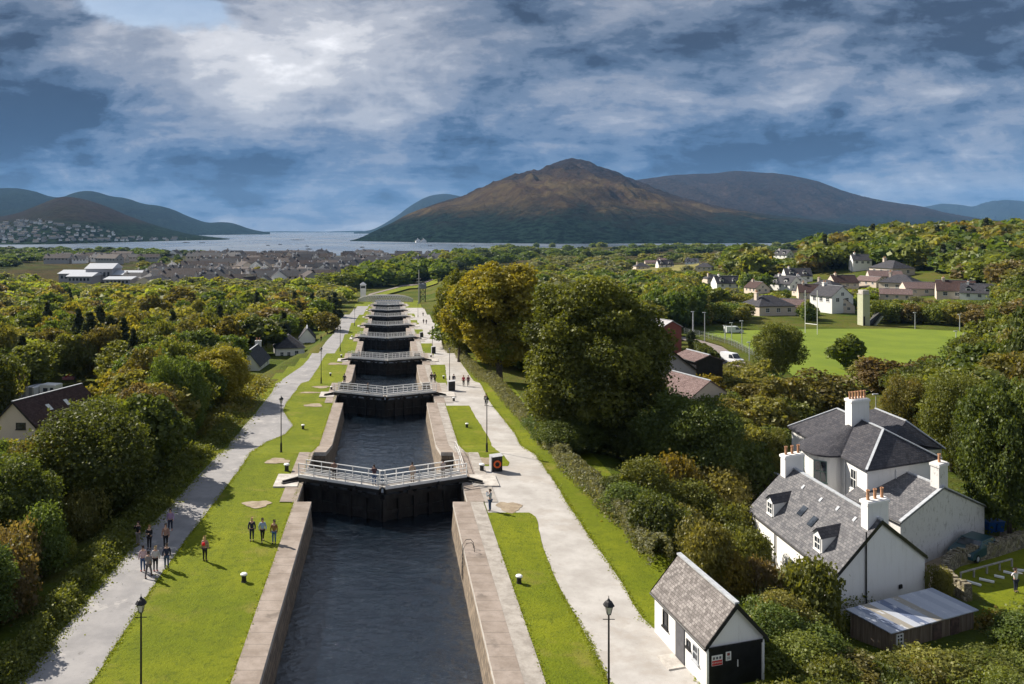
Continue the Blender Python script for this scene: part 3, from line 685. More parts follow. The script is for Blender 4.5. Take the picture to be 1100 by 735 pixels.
def lit(g, c, q, n, n2, n3):     # sunlit patch on the spur, painted in as dry yellow grass
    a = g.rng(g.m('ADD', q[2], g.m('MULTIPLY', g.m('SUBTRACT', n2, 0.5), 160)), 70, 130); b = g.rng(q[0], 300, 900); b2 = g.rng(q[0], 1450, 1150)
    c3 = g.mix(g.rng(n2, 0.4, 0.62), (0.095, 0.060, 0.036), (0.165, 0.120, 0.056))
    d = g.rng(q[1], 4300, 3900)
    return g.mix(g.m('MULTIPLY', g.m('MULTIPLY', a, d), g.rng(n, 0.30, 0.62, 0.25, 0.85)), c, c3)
BIG = f_hill('heather_mountain', (0.015, 0.030, 0.023), (0.036, 0.024, 0.021), (0.052, 0.036, 0.026), 15, 190, extra=lit)  # heath colour darkened to stand for cloud shadow over the mountain
rangemesh('mountain', [(560, 214), (620, 204), (660, 200), (690, 193), (710, 189.5), (735, 187), (760, 187), (785, 184), (800, 183.5), (815, 186), (840, 187), (865, 192), (885, 197), (905, 206), (930, 213), (960, 218), (990, 223), (1020, 230), (1060, 236), (1110, 240), (1200, 244)],
          7600, 5200, f_hill('heather_mountain_far', (0.016, 0.030, 0.030), (0.040, 0.028, 0.028), (0.050, 0.036, 0.032), 60, 170), 170, 61, nt=40)
rangemesh('mountain', [(940, 232), (975, 226), (1005, 220), (1015, 219), (1030, 220), (1045, 223), (1062, 218), (1078, 215), (1095, 216), (1130, 222), (1200, 226)], 14000, 11500, FARBLUE, 200, 71, nt=22)
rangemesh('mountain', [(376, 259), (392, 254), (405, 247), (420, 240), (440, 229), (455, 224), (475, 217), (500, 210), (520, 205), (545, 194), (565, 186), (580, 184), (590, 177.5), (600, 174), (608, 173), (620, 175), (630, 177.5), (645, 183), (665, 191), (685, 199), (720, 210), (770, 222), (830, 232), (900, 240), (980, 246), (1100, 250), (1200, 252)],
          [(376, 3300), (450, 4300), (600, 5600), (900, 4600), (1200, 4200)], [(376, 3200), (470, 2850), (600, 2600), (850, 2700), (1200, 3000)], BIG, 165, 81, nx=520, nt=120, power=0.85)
# ------------------------------------------------------------------ the flight of locks
ORD = ['nearest', 'second', 'third', 'fourth', 'fifth', 'sixth', 'seventh', 'eighth', 'last']
def lock_wall(i, side):
    ya = 12.0 if i == 0 else GATES[i-1]-2.4
    ye = GATES[i]-2.4 if i < 8 else 446.0
    yr = ya if i == 0 else GATES[i-1]+13.6
    sidew = {-1: 'left', 1: 'right'}[side]
    wt = {-1: 1.42, 1: 2.55}[side]
    root = empty('lock_wall', (AX+side*6.1, ya, float(T(ya))), f'stone {sidew} bank wall of the {ORD[i]} lock chamber with pale flat coping', 'lock wall', 'stone walls lining the lock chambers')
    wall = MB(); cope = MB(); lip = MB(); pave = MB()
    zb = WL[i]-3.0
    def seg(y0, y1, off, wide):
        ys = [y0]+[t_ for t_ in _ty if y0+.01 < t_ < y1-.01]+[y1]
        for a, b in zip(ys[:-1], ys[1:]):
            za, z2 = float(T(a)), float(T(b)); x = AX+side*off; xb = AX+side*(off-0.45); xo = AX+side*(off+wide)
            q = [(xb, a, zb), (xb, b, zb), (x, b, z2-0.32), (x, a, za-0.32)]
            wall.poly(q if side < 0 else q[::-1])
            xi = AX+side*(off-0.06)
            if side > 0:
                xo2 = xo; xo = AX+side*(off+wide*.56); pave.poly([(xo+.004, a, za+0.06), (xo2, a, za+0.06), (xo2, b, z2+0.06), (xo+.004, b, z2+0.06)])
            t = [(xi, a, za+0.07), (xi, b, z2+0.07), (xo, b, z2+0.07), (xo, a, za+0.07)]
            cope.poly(t[::-1] if side < 0 else t[::-1] if False else (t if side < 0 else t[::-1]))
            f = [(xi, a, za-0.34), (xi, b, z2-0.34), (xi, b, z2+0.07), (xi, a, za+0.07)]
            lip.poly(f)
            lip.poly([(xo, a, za-0.1), (xo, b, z2-0.1), (xo, b, z2+0.07), (xo, a, za+0.07)]) if side < 0 else None
    def cap(y, o1, o2, zt):      # faces across the recess shoulders
        wall.poly([(AX+side*(o1-0.45), y, zb), (AX+side*(o2-0.45), y, zb), (AX+side*o2, y, zt-0.32), (AX+side*o1, y, zt-0.32)])
        lip.poly([(AX+side*(o1-0.06), y, zt-0.34), (AX+side*(o2+0.4), y, zt-0.34), (AX+side*(o2+0.4), y, zt+0.07), (AX+side*(o1-0.06), y, zt+0.07)])
    if i > 0:
        seg(ya, yr, 7.35, wt); cap(ya, 6.1, 7.35, float(T(ya))); cap(yr, 6.1, 7.35, float(T(yr)))
    seg(yr, ye, 6.1, wt)
    wall.build('masonry', M_MASON, root); cope.build('coping', M_COPE, root); lip.build('coping_edge', M_PALE, root)
    if side > 0: pave.build('paving', M_PAVE, root)
    # mooring ring stones and a ladder hoop on the nearer walls
for i in range(9):
    for s in (-1, 1): lock_wall(i, s)
# pale slabs where the footbridges land
def slab(x0, x1, y0, y1, i, s):
    mb = MB(); z = float(T(y0)); mb.box(x0, x1, y0, y1, z-0.3, z+0.13)
    o = mb.build('stone_slab', M_PALE)
    tag(o, f'pale stone landing slab on the {"left" if s < 0 else "right"} bank by the {ORD[i]} lock gate', 'stone slab', 'stone landings at the lock gates')
for i, yg in enumerate(GATES):
    slab(AX-9.9, AX-7.7, yg+1.6, yg+5.4, i, -1); slab(AX+8.2, AX+10.6, yg+1.8, yg+5.2, i, 1)

def leaf(side):
    yg = GATES[0]; zt = float(T(yg)); hinge = Vector((AX+side*7.25, yg+3.5, zt)); apex = Vector((AX, yg, zt))
    u = (apex-hinge); Ln = u.length; u.normalize(); v = Vector((u.y, -u.x, 0))
    if v.y > 0: v = -v                 # v points upstream, towards the near chamber
    root = empty('lock_gate', hinge, '', 'lock gate', 'mitred timber lock gates')
    F_ = lambda: MB(hinge, u, v)
    L = Ln-0.03
    b = F_(); b.box(0.0, L, -0.25, 0.10, -6.0, -0.45); b.build('gate_panel', M_TIMBER, root)
    k = F_()
    for s0 in np.linspace(0.15, L-0.2, 6): k.box(s0, s0+0.34, 0.10, 0.36, -6.0, -0.46)
    for z in (-1.6, -2.9, -4.2): k.box(0.05, L-0.02, 0.103, 0.24, z-0.15, z+0.15)
    k.build('gate_frame', M_TIMBER, root)
    b = F_(); b.box(-0.5, L, -0.38, 0.42, -0.44, -0.08); b.build('top_beam', M_TIMBER, root)
    for s0 in np.linspace(0.5, L-0.3, 6):
        p = F_(); p.box(s0-0.08, s0+0.08, -0.3, -0.1, -0.08, 0.52); p.box(s0-0.1, s0+0.1, 0.2, 0.36, -0.08, 0.52); p.build('deck_prop', M_TIMBER, root)
    d = F_(); d.box(-0.25, L+0.02, -0.62, 0.62, 0.52, 0.60)
    deck = d.build('walkway', M_DECK, root)
    for sv in (-0.66, 0.66):
        e = F_(); e.box(-0.25, L+0.04, sv-0.04, sv+0.04, 0.54, 0.80); e.build('kickboard', M_WPAINT, root)
        e = F_(); e.box(-0.25, L+0.04, sv*1.0-0.06, sv+0.06, 0.22, 0.53); e.build('bearer', M_BLACK, root)
        sg = math.copysign(0.02, sv); n = 6
        for s0 in np.linspace(-0.2, L-0.05, n): h = F_(); h.box(s0-0.035, s0+0.035, sv-0.035+sg, sv+0.035+sg, 0.80, 1.76); h.build('railing_post', M_WPAINT, root)
        h = F_()
        h.beam((-0.25, sv+sg, 1.80), (L, sv+sg, 1.80), 0.08, 0.07); h.beam((-0.25, sv+sg, 1.38), (L, sv+sg, 1.38), 0.05, 0.05); h.beam((-0.25, sv+sg, 1.05), (L, sv+sg, 1.05), 0.05, 0.05)
        h.build('handrail', M_WPAINT, root)
    a = F_(); a.beam((-0.1, 0.0, 0.1), (-1.2, 1.9, 0.05), 0.32, 0.32); a.beam((-0.1, -0.2, 0.45), (-1.35, 1.6, 0.22), 0.16, 0.2); a.build('swing_arm', M_TIMBER, root)
    for s0, l in ((L*0.35, 'winding_gear'), (L*0.72, 'winding_gear')):
        g = F_(); g.box(s0-0.22, s0+0.22, 0.70, 1.0, -0.05, 0.30); g.tube([(s0, 0.85, 0.3), (s0, 0.85, 0.62)], 0.07, 8); g.build(l, M_BLACK, root)
    return root
ln = {-1: leaf(-1), 1: leaf(1)}
GN = ['nearest', 'second nearest', 'third nearest', 'fourth nearest', 'fifth nearest', 'sixth nearest', 'second farthest', 'farthest']
for s in (-1, 1):
    remember(ln[s]); sw = 'left' if s < 0 else 'right'
    ln[s]['label'] = f'{sw} leaf of the nearest black timber lock gate, white handrails on top'
    for i in range(1, 8):
        c = copy_tree(ln[s], loc=ln[s].location+Vector((0, GATES[i]-GATES[0], float(T(GATES[i])-T(GATES[0])))), label=f'{sw} leaf of the {GN[i]} black lock gate with its white railed walkway')

def ladder(px, py, s, lab):
    c = G(px, py); mb = MB()
    x = AX+s*6.25; y = c.y; z = float(T(y))+0.07
    for dy in (-0.35, 0.35):
        mb.tube([(x-s*0.35, y+dy, z-2.0), (x-s*0.3, y+dy, z+0.25), (x-s*0.05, y+dy, z+0.62), (x+s*0.3, y+dy, z+0.66), (x+s*0.5, y+dy, z+0.4), (x+s*0.5, y+dy, z-0.02)], 0.024, 6)
    for k in range(6): mb.tube([(x-s*0.34, y-0.35, z-0.2-k*0.32), (x-s*0.34, y+0.35, z-0.2-k*0.32)], 0.025, 6)
    tag(mb.build('wall_ladder', M_BLACK), lab, 'ladder')
ladder(505, 592, 1, 'black iron ladder hoops over the right wall of the nearest lock')
# white safety railing line on the second chamber's right shoulder
def chain_rail(y0, y1, x, lab):
    r = empty('edge_railing', (x, y0, float(T(y0))), lab, 'railing')
    n = int((y1-y0)/1.7)
    pts = [(x, y0+(y1-y0)*k/n) for k in range(n+1)]
    for k, (a, b) in enumerate(pts): mb = MB(); mb.box(a-0.03, a+0.03, b-0.03, b+0.03, float(T(b)), float(T(b))+1.0); mb.build('post', M_WPAINT, r)
    mb = MB()
    for h in (0.5, 1.0):
        for (a, b), (c, d) in zip(pts[:-1], pts[1:]): mb.tube([(a, b, float(T(b))+h), (c, d, float(T(d))+h)], 0.025, 5)
    mb.build('rail', M_WPAINT, r)
chain_rail(78.5, 88.5, AX+7.7, 'thin white railing along the right shoulder just beyond the nearest gate')

# lamp posts: tapered black column, ladder bar, glazed lantern with pointed cap
M_LAMPGLASS = mat('lantern_glass', lambda g: (g.base((0.55, 0.53, 0.48)), setattr(g.b.inputs['Roughness'], 'default_value', 0.15)))
def lamp(h=6.0):
    r = empty('street_lamp', (0, 0, 0), '', 'street lamp', 'black lamp posts along the towpaths')
    p = MB(); p.lathe((0, 0, 0), [(0.14, 0), (0.14, 0.10), (0.11, 0.14), (0.11, 0.9), (0.075, 1.0), (0.055, 1.1), (0.042, h-0.85), (0.07, h-0.82), (0.03, h-0.78)], 12); p.build('post', M_BLACK, r, smooth=False)
    p = MB(); p.tube([(-0.28, 0, h-1.05), (0.28, 0, h-1.05)], 0.02, 6); p.build('ladder_bar', M_BLACK, r)
    p = MB(); p.lathe((0, 0, h-0.80), [(0.10, 0), (0.20, 0.40)], 4, rot=math.pi/4); p.build('glazing', M_LAMPGLASS, r)
    p = MB()
    for k in range(4):
        a = math.pi/4+k*math.pi/2; c, s = math.cos(a), math.sin(a); p.tube([(0.105*c, 0.105*s, h-0.80), (0.21*c, 0.21*s, h-0.39)], 0.016, 5)
    p.lathe((0, 0, h-0.82), [(0.0, 0), (0.12, 0), (0.12, 0.03), (0, 0.03)], 4, rot=math.pi/4)
    p.build('lantern_frame', M_BLACK, r)
    p = MB(); p.lathe((0, 0, h-0.40), [(0.27, 0), (0.27, 0.03), (0.17, 0.18), (0.08, 0.24), (0.05, 0.30), (0.02, 0.34), (0.012, 0.46), (0, 0.46)], 8, rot=math.pi/8); p.build('lantern_cap', M_BLACK, r)
    return r
l0 = lamp(); remember(l0)
lamps = [(None, (-11.75, 38.8), 'black lamp post nearest the camera on the left lawn edge'), (None, (10.35, 38.6), 'black lamp post nearest the camera beside the right path'),
         ((302, 486), None, 'lamp post on the left lawn beyond the widened path bulge'), ((345, 412), None, 'lamp post opposite the white cottages on the left lawn'), ((365.5, 377.5), None, 'lamp post past the cottages beside the left path'),
         ((523, 486), None, 'lamp post on the right lawn corner beside the lifebuoy box'), ((483, 410), None, 'lamp post beside the black bin box on the right path'), ((464.5, 377), None, 'slim lamp post far along the right path by the golden tree'),
         ((449, 341), None, 'farthest lamp post on the right bank near the bridge'), ((381, 350), None, 'farthest lamp post on the left bank under the round trees')]
for k, (pp, xy, lab) in enumerate(lamps):
    p = G(*pp) if pp else Vector((xy[0], xy[1], float(T(xy[1]))))
    if k == 0: l0.location = p; l0['label'] = lab
    else: copy_tree(l0, loc=p, label=lab)

def bollard():
    r = empty('mooring_bollard', (0, 0, 0), '', 'bollard', 'iron mooring bollards on the lawns')
    b = MB(); b.lathe((0, 0, 0), [(0.19, 0), (0.16, 0.08), (0.15, 0.40), (0.22, 0.42), (0.22, 0.46)], 14); b.build('post', M_BLACK, r)
    b = MB(); b.lathe((0, 0, 0), [(0.225, 0.46), (0.225, 0.53), (0.15, 0.58), (0, 0.59)], 14); b.build('white_cap', M_WPAINT, r)
    return r
b0 = bollard(); remember(b0)
bl = [(262, 625, 'small white capped bollard alone on the nearest left lawn'), (557.6, 627, 'white capped bollard on the nearest right lawn strip'), (308, 506, 'white capped bollard left of the nearest lock gate'), (517.6, 506, 'white capped bollard left of the lifebuoy box'),
      (325.5, 461, 'bollard on the left lawn beside the second chamber'), (356, 419, 'white capped bollard by the left end of the second gate'), (355, 404, 'bollard on the left lawn below the third gate'), (366.7, 384, 'bollard by the left end of the third gate'),
      (487.5, 431, 'white capped bollard on the paving right of the second gate'), (501.5, 459.5, 'bollard on the right lawn below the second gate'), (476.6, 407, 'bollard on the small lawn right of the third gate'), (463, 384, 'dark bollard near the third gate on the right bank'), (378, 363, 'bollard near the fourth gate on the left bank')]
for k, (px, py, lab) in enumerate(bl):
    p = G(px, py); sc_ = 1.25 if k in (2, 3) else 1.0
    if k == 0: b0.location = p; b0['label'] = lab
    else: copy_tree(b0, loc=p, label=lab, scale=sc_)

# lifebuoy box
def lifebuoy_box(px, py, lab, s=1.0, ring=True, rz=0.12):
    p = G(px, py); r = empty('lifebuoy_box', p, lab, 'lifebuoy box', rz=rz); c_, s_ = math.cos(rz), math.sin(rz)
    F_ = lambda: MB(p, (c_*s, s_*s, 0), (-s_*s, c_*s, 0))
    b = F_(); b.box(-0.52, 0.52, 0.0, 0.7, 0, 1.45); b.build('cabinet', M_BLACK, r)
    b = F_(); b.poly([(-0.60, -0.12, 1.42), (0.60, -0.12, 1.55), (0.60, 0.8, 1.62), (-0.60, 0.8, 1.49)]); b.box(-0.60, -0.53, -0.1, 0.72, 0, 1.46); b.build('roof', flat('grey_cover', (0.38, 0.38, 0.40), 0.6), r)
    if ring:
        t = F_(); n = 28
        for k in range(n):
            a0 = 2*math.pi*k/n; a1 = 2*math.pi*(k+1)/n
            t.tube([(0.3*math.cos(a0), -0.09, 0.75+0.3*math.sin(a0)), (0.3*math.cos(a1), -0.09, 0.75+0.3*math.sin(a1))], 0.085, 8, cap=False)
        t.build('lifebuoy', flat('orange_ring', (0.75, 0.13, 0.03), 0.5), r)
lifebuoy_box(534, 507, 'black cabinet holding an orange lifebuoy beside the right lawn corner')
lifebuoy_box(485.5, 420, 'black box standing on the right path below the lamp post', ring=False)
lifebuoy_box(466, 380, 'small dark box on the paving near the third lock gate', 0.8, False)
lifebuoy_box(453, 363, 'small dark box on the paving near the fourth lock gate', 0.8, False)

# swing bridge at the foot of the flight
def swing_bridge():
    y0 = 452.0; x0, x1 = (384.5-VX)*y0/FP, (443.5-VX)*y0/FP; zb = CZ-(326.2-VY)*y0/FP
    r = empty('swing_bridge', ((x0+x1)/2, y0, zb), 'pale grey lattice railway swing bridge with curved top across the canal foot', 'bridge')
    m = flat('bridge_paint', (0.62, 0.60, 0.57), 0.6)
    n = 22
    for yy in (y0, y0+5.0):
        b = MB(); P_ = []
        for k in range(n+1):
            t = k/n; P_.append((x0+(x1-x0)*t, yy, zb+2.0+2.3*(1-abs(2*t-1)**4)))
        for a, c in zip(P_[:-1], P_[1:]): b.beam(a, c, 0.6, 0.55)
        b.beam((x0, yy, zb+0.5), (x1, yy, zb+0.5), 0.6, 0.9)
        for k, p in enumerate(P_): b.beam((p[0], yy, zb+0.5), p, 0.30, 0.30, up=(0, 1, 0))
        for k in range(n):
            a, c = P_[k], P_[k+1]
            b.beam((a[0], yy, zb+0.8), c, 0.22, 0.25, up=(0, 1, 0)); b.beam(a, (c[0], yy, zb+0.8), 0.22, 0.25, up=(0, 1, 0))
        b.build('girder', m, r)
    b = MB(); b.box(x0, x1, y0+0.4, y0+4.6, zb+0.2, zb+0.45); b.build('deck', flat('rust_dark', (0.09, 0.07, 0.06), 0.8), r)
swing_bridge()
def cabin():
    y = 462.0; x0, x1 = (387-VX)*y/FP, (393-VX)*y/FP; z = float(T(y)); zt = CZ-(306-VY)*y/FP
    r = empty('signal_cabin', (x0, y, z), 'small white bridge keeper cabin at the left end of the swing bridge', 'cabin')
    b = MB(); b.box(x0, x1, y, y+3, z-1, zt); b.build('wall', M_WHITE, r)
    b = MB(); b.box(x0+0.3, x1-0.3, y-0.03, y, zt-2.0, zt-0.7); b.build('window', M_GLASS, r)
    b = MB(); c = ((x0+x1)/2, y+1.5, zt+1.5); q = [(x0-.3, y-.3, zt), (x1+.3, y-.3, zt), (x1+.3, y+3.3, zt), (x0-.3, y+3.3, zt)]
    for k in range(4): b.poly([q[k], q[(k+1) % 4], c])
    b.build('roof', M_LEAD, r)
cabin()
def mast(px, pyb, pyt, y, w, name, lab, m, arms=()):
    x = (px-VX)*y/FP; z0 = CZ-(pyb-VY)*y/FP; z1 = CZ-(pyt-VY)*y/FP
    r = empty(name, (x, y, z0), lab, 'mast'); b = MB(); b.tube([(x, y, z0-2), (x, y, z1)], [w, w*0.5], 6); b.build('pole', m, r)
    b = MB()
    for f, l in arms: b.beam((x-l, y, z0+(z1-z0)*f), (x+l, y, z0+(z1-z0)*f), 0.3, 0.3)
    if arms: b.build('crossarm', m, r)
mast(450, 324, 290, 440, 0.45, 'signal_mast', 'tall pale signal mast at the right end of the swing bridge', flat('mast_grey', (0.40, 0.38, 0.36), 0.6), ((0.72, 1.1), (0.62, 1.6), (0.45, 1.1)))
def frame_tower():
    y = 446.0; x0, x1 = (451.5-VX)*y/FP, (457-VX)*y/FP; z0 = CZ-(324-VY)*y/FP; z1 = CZ-(304-VY)*y/FP
    r = empty('signal_tower', (x0, y, z0), 'dark lattice signal tower behind the pale mast by the bridge', 'signal tower')
    b = MB()
    for x in (x0, x1):
        for yy in (y, y+2.5): b.beam((x, yy, z0-2), (x, yy, z1), 0.3, 0.3)
    b.build('leg', M_BLACK, r); b = MB()
    for k in range(4):
        za = z0+(z1-z0)*k/4; zb = z0+(z1-z0)*(k+1)/4
        b.beam((x0, y, za), (x1, y, zb), 0.22, 0.22, up=(0, 1, 0)); b.beam((x1, y, za), (x0, y, zb), 0.22, 0.22, up=(0, 1, 0)); b.beam((x0, y, zb), (x1, y, zb), 0.25, 0.25)
    b.build('bracing', M_BLACK, r); b = MB(); b.box(x0-.5, x1+.5, y-.5, y+3, z1-3.2, z1-0.6); b.build('cabin', flat('blue_grey', (0.16, 0.18, 0.24), 0.6), r)
frame_tower()
drape('road', (gp([(396, 319.0), (430, 309.5), (470, 299.5)]), gp([(396, 317.5), (430, 308), (470, 298)])), M_ROAD, 0.9, 30)
drape('grass_bank', (gp([(404, 321), (440, 311), (470, 305)]), gp([(398, 319.3), (430, 309.8), (470, 300)])), M_LAWN, 0.9, 30)
# ------------------------------------------------------------------ trees
def leafquads(C, Nrm, size, rng, aspect=0.75):
    n = len(C); r = rng.normal(size=(n, 3)); u = np.cross(Nrm, r); u /= np.linalg.norm(u, axis=1)[:, None]+1e-9; v = np.cross(Nrm, u)
    s = (size*(0.45+1.15*rng.uniform(0, 1, n)**1.5))[:, None]; u = u*s*aspect; v = v*s
    bend = Nrm*s*rng.uniform(-0.25, 0.25, (n, 1))
    V = np.stack([C-u, C-v*0.9+bend, C+u, C+v+bend], 1).reshape(-1, 3)
    return V, np.arange(4*n).reshape(n, 4)
def crown(rng, H, Wd, nblob, nleaf, leaf, base=0.16, shape='round', lump=0.27, up=0.25, droop=0.0):
    """leaf cloud for a tree H high and Wd wide; returns quads, tint, clump, blob centres"""
    zc = H*(base+(1-base)*0.5); rz = H*(1-base)*0.5; rx = Wd/2
    B = []; Rr = []
    for k in range(nblob):
        d = rng.normal(size=3); d /= np.linalg.norm(d); q = rng.uniform(0.25, 1.0)**0.45*0.80
        if shape == 'cone':
            h = rng.uniform(0, 1)**1.3; a = rng.uniform(0, 2*math.pi); rr = (1-h)*0.8+0.05
            c = np.array([math.cos(a)*rr*rx*0.8, math.sin(a)*rr*rx*0.8, H*(base+(1-base)*h*0.97)]); rad = lump*Wd*(0.35+0.65*(1-h))*rng.uniform(0.7, 1.2)
        elif shape == 'oval':
            c = np.array([d[0]*rx*q, d[1]*rx*q, zc+d[2]*rz*q]); rad = lump*Wd*rng.uniform(0.6, 1.15)*(1-0.35*max(0, d[2]*q))
        elif shape == 'spread':
            c = np.array([d[0]*rx*q, d[1]*rx*q, zc+rz*0.1+d[2]*rz*q*0.8]); rad = lump*Wd*rng.uniform(0.55, 1.1)
        else:
            c = np.array([d[0]*rx*q, d[1]*rx*q, zc+d[2]*rz*q]); rad = lump*Wd*(0.45+0.95*rng.uniform(0, 1)**1.3)
        B.append(c); Rr.append(rad)
    B = np.array(B); Rr = np.array(Rr)
    pb = Rr**2/np.sum(Rr**2); idx = rng.choice(nblob, nleaf, p=pb)
    d = rng.normal(size=(nleaf, 3)); d[:, 2] += up; d /= np.linalg.norm(d, axis=1)[:, None]
    # ragged blob surface
    rr = Rr[idx]*(0.62+0.46*rng.uniform(0, 1, nleaf)**0.8+0.17*np.sin(d[:, 0]*9+idx)*np.cos(d[:, 1]*8+idx*1.7)+0.12*np.sin(d[:, 2]*15+idx*2.3))
    rr = rr*np.where(rng.uniform(size=nleaf) < 0.06, rng.uniform(1.0, 1.3, nleaf), 1)
    C = B[idx]+d*rr[:, None]*np.array([1, 1, 0.82])
    C[:, 2] -= droop*rr
    dep = np.full(nleaf, 9.0)       # drop what lies buried deep in the crown
    for k in range(nblob):
        q = np.linalg.norm((C-B[k])*np.array([1, 1, 1.2]), axis=1)/Rr[k]; q[idx == k] = 9; dep = np.minimum(dep, q)
    keep = (dep > 0.62) | (rng.uniform(size=nleaf) < 0.12); keep &= C[:, 2] > H*base*0.35
    C, d, idx = C[keep], d[keep], idx[keep]
    nn = d*0.55+rng.normal(size=d.shape)*0.62+np.array([0, 0, 0.22]); nn /= np.linalg.norm(nn, axis=1)[:, None]
    V, Fq = leafquads(C, nn, np.full(len(C), leaf), rng)
    bt = rng.uniform(0, 1, nblob)
    tint = np.clip(0.55*bt[idx]+0.45*rng.uniform(0, 1, len(C))+0.1*(C[:, 2]/H-0.5), 0, 1)
    cl = np.clip(rng.uniform(0, 1, nblob)[idx]*0.8+0.2*rng.uniform(0, 1, len(C)), 0, 1)
    return V, Fq, tint, cl, B
def trunk_mb(rng, H, Wd, B, base, nl=9, r0=None):
    mb = MB(); r0 = r0 or H*0.022+0.05; top = H*(base+(1-base)*0.62)
    lean = rng.normal(size=2)*0.02*H
    pts = [(0, 0, -0.6), (0, 0, 0.15), (lean[0]*0.3, lean[1]*0.3, H*base), (lean[0], lean[1], top*0.75), (lean[0]*1.4, lean[1]*1.2, top)]
    mb.tube(pts, [r0*1.5, r0*1.1, r0*0.85, r0*0.5, r0*0.15], 8)
    sel = rng.permutation(len(B))[:nl]
    for k in sel:
        b = B[k]; h0 = min(max(b[2]*0.55, H*base*0.9), top*0.9); s = np.array([lean[0]*0.7, lean[1]*0.7, h0]); m_ = (s+b)/2+np.array([0, 0, -0.03*H])
        mb.tube([tuple(s), tuple(m_), tuple(b)], [r0*0.42, r0*0.26, r0*0.08], 5, cap=False)
    return mb
PROTO = {}
def make_proto(key, name, seed, H, Wd, nb, nl, leaf, **kw):
    """a tree 1 unit = 1 metre at its modelled height; the crown and trunk are its two parts"""
    rng = np.random.default_rng(seed); V, Fq, t, c, B = crown(rng, H, Wd, nb, nl, leaf, **kw)
    r = D.objects.new(name, None); r['category'] = 'tree'; r.empty_display_size = 0.3
    cr_ = np_mesh('crown', V, Fq, F['mid'], None, {'tint': t, 'clump': c}); COL.objects.unlink(cr_)
    tb = trunk_mb(rng, H, Wd, B, kw.get('base', 0.16), nl=8 if nl > 4000 else 4); tr = tb.build('trunk', M_TRUNK); COL.objects.unlink(tr)
    PROTO[key] = (name, cr_.data, tr.data, H, Wd)
    D.objects.remove(cr_); D.objects.remove(tr); D.objects.remove(r)
mp = make_proto
# close, middle and far editions
for k, (sh, H, Wd, base, lump) in enumerate((('round', 12, 10.5, 0.10, 0.24), ('spread', 12, 12.5, 0.10, 0.22), ('oval', 12, 8, 0.08, 0.27), ('round', 12, 11, 0.06, 0.20))):
    mp(('near', k), 'broadleaf_tree', 100+k, H, Wd, 90, 60000, 0.14, base=base*.6, shape=sh, lump=lump*.72)
    mp(('mid', k), 'broadleaf_tree', 200+k, H, Wd, 55, 12000, 0.30, base=base*.6, shape=sh, lump=lump*.82)
    mp(('far', k), 'broadleaf_tree', 300+k, H, Wd, 26, 2600, 0.58, base=base*0.5, shape=sh, lump=lump*1.0)
mp(('hero', 0), 'broadleaf_tree', 411, 21.5, 18.0, 230, 230000, 0.16, base=0.0, shape='round', lump=0.095)
mp(('hero', 1), 'broadleaf_tree', 412, 22, 16.5, 170, 110000, 0.22, base=0.08, shape='round', lump=0.11)
for k in range(3): mp(('tiny', k), 'broadleaf_tree', 350+k, 12, 10.5, 12, 640, 1.15, base=0.02, shape='round', lump=0.30)
for k in range(2):
    mp(('conmid', k), 'conifer_tree', 500+k, 14, 6.5, 70, 14000, 0.26, base=0.05, shape='cone', lump=0.20, droop=0.25)
    mp(('confar', k), 'conifer_tree', 510+k, 14, 6, 34, 2200, 0.6, base=0.05, shape='cone', lump=0.24, droop=0.25)
for k, (H, Wd) in enumerate(((3.0, 4.2), (2.2, 3.6), (4.2, 4.0))):
    mp(('bush', k), 'bush', 600+k, H, Wd, 26, 15000, 0.10, base=0.0, shape='round', lump=0.26)
    mp(('bushfar', k), 'bush', 620+k, H, Wd, 14, 1600, 0.28, base=0.0, shape='round', lump=0.30)
NT = [0]
def plant(key, x, y, h, w, col, label, group, cat='tree', rz=None, z=None, trunk=True, parts=True):
    name, cm, tm, H, Wd = PROTO[key]
    rz = random.uniform(0, 6.283) if rz is None else rz; z = float(zg(x, y)) if z is None else z
    if parts:
        r = D.objects.new(name, None); COL.objects.link(r); r.empty_display_size = 0.3
        c = D.objects.new('crown', cm); c.parent = r; COL.objects.link(c)
        if trunk: t = D.objects.new('trunk', tm); t.parent = r; COL.objects.link(t)
    else:
        r = c = D.objects.new(name, cm); COL.objects.link(r)
    c.material_slots[0].link = 'OBJECT'; c.material_slots[0].material = F[col]
    r.location = (x, y, z-0.1); r.rotation_euler = (0, 0, rz); r.scale = (w/Wd, w/Wd, h/H)
    tag(r, label, cat, group); NT[0] += 1
    return r
COLN = dict(spring='yellow green', amber='amber and yellow green', sycamore='dark and yellow green', dark='dark green', mid='mid green', olive='olive green', lime='bright lime green', gold='golden yellow', brown='russet brown', conifer='very dark green', grey='grey green')
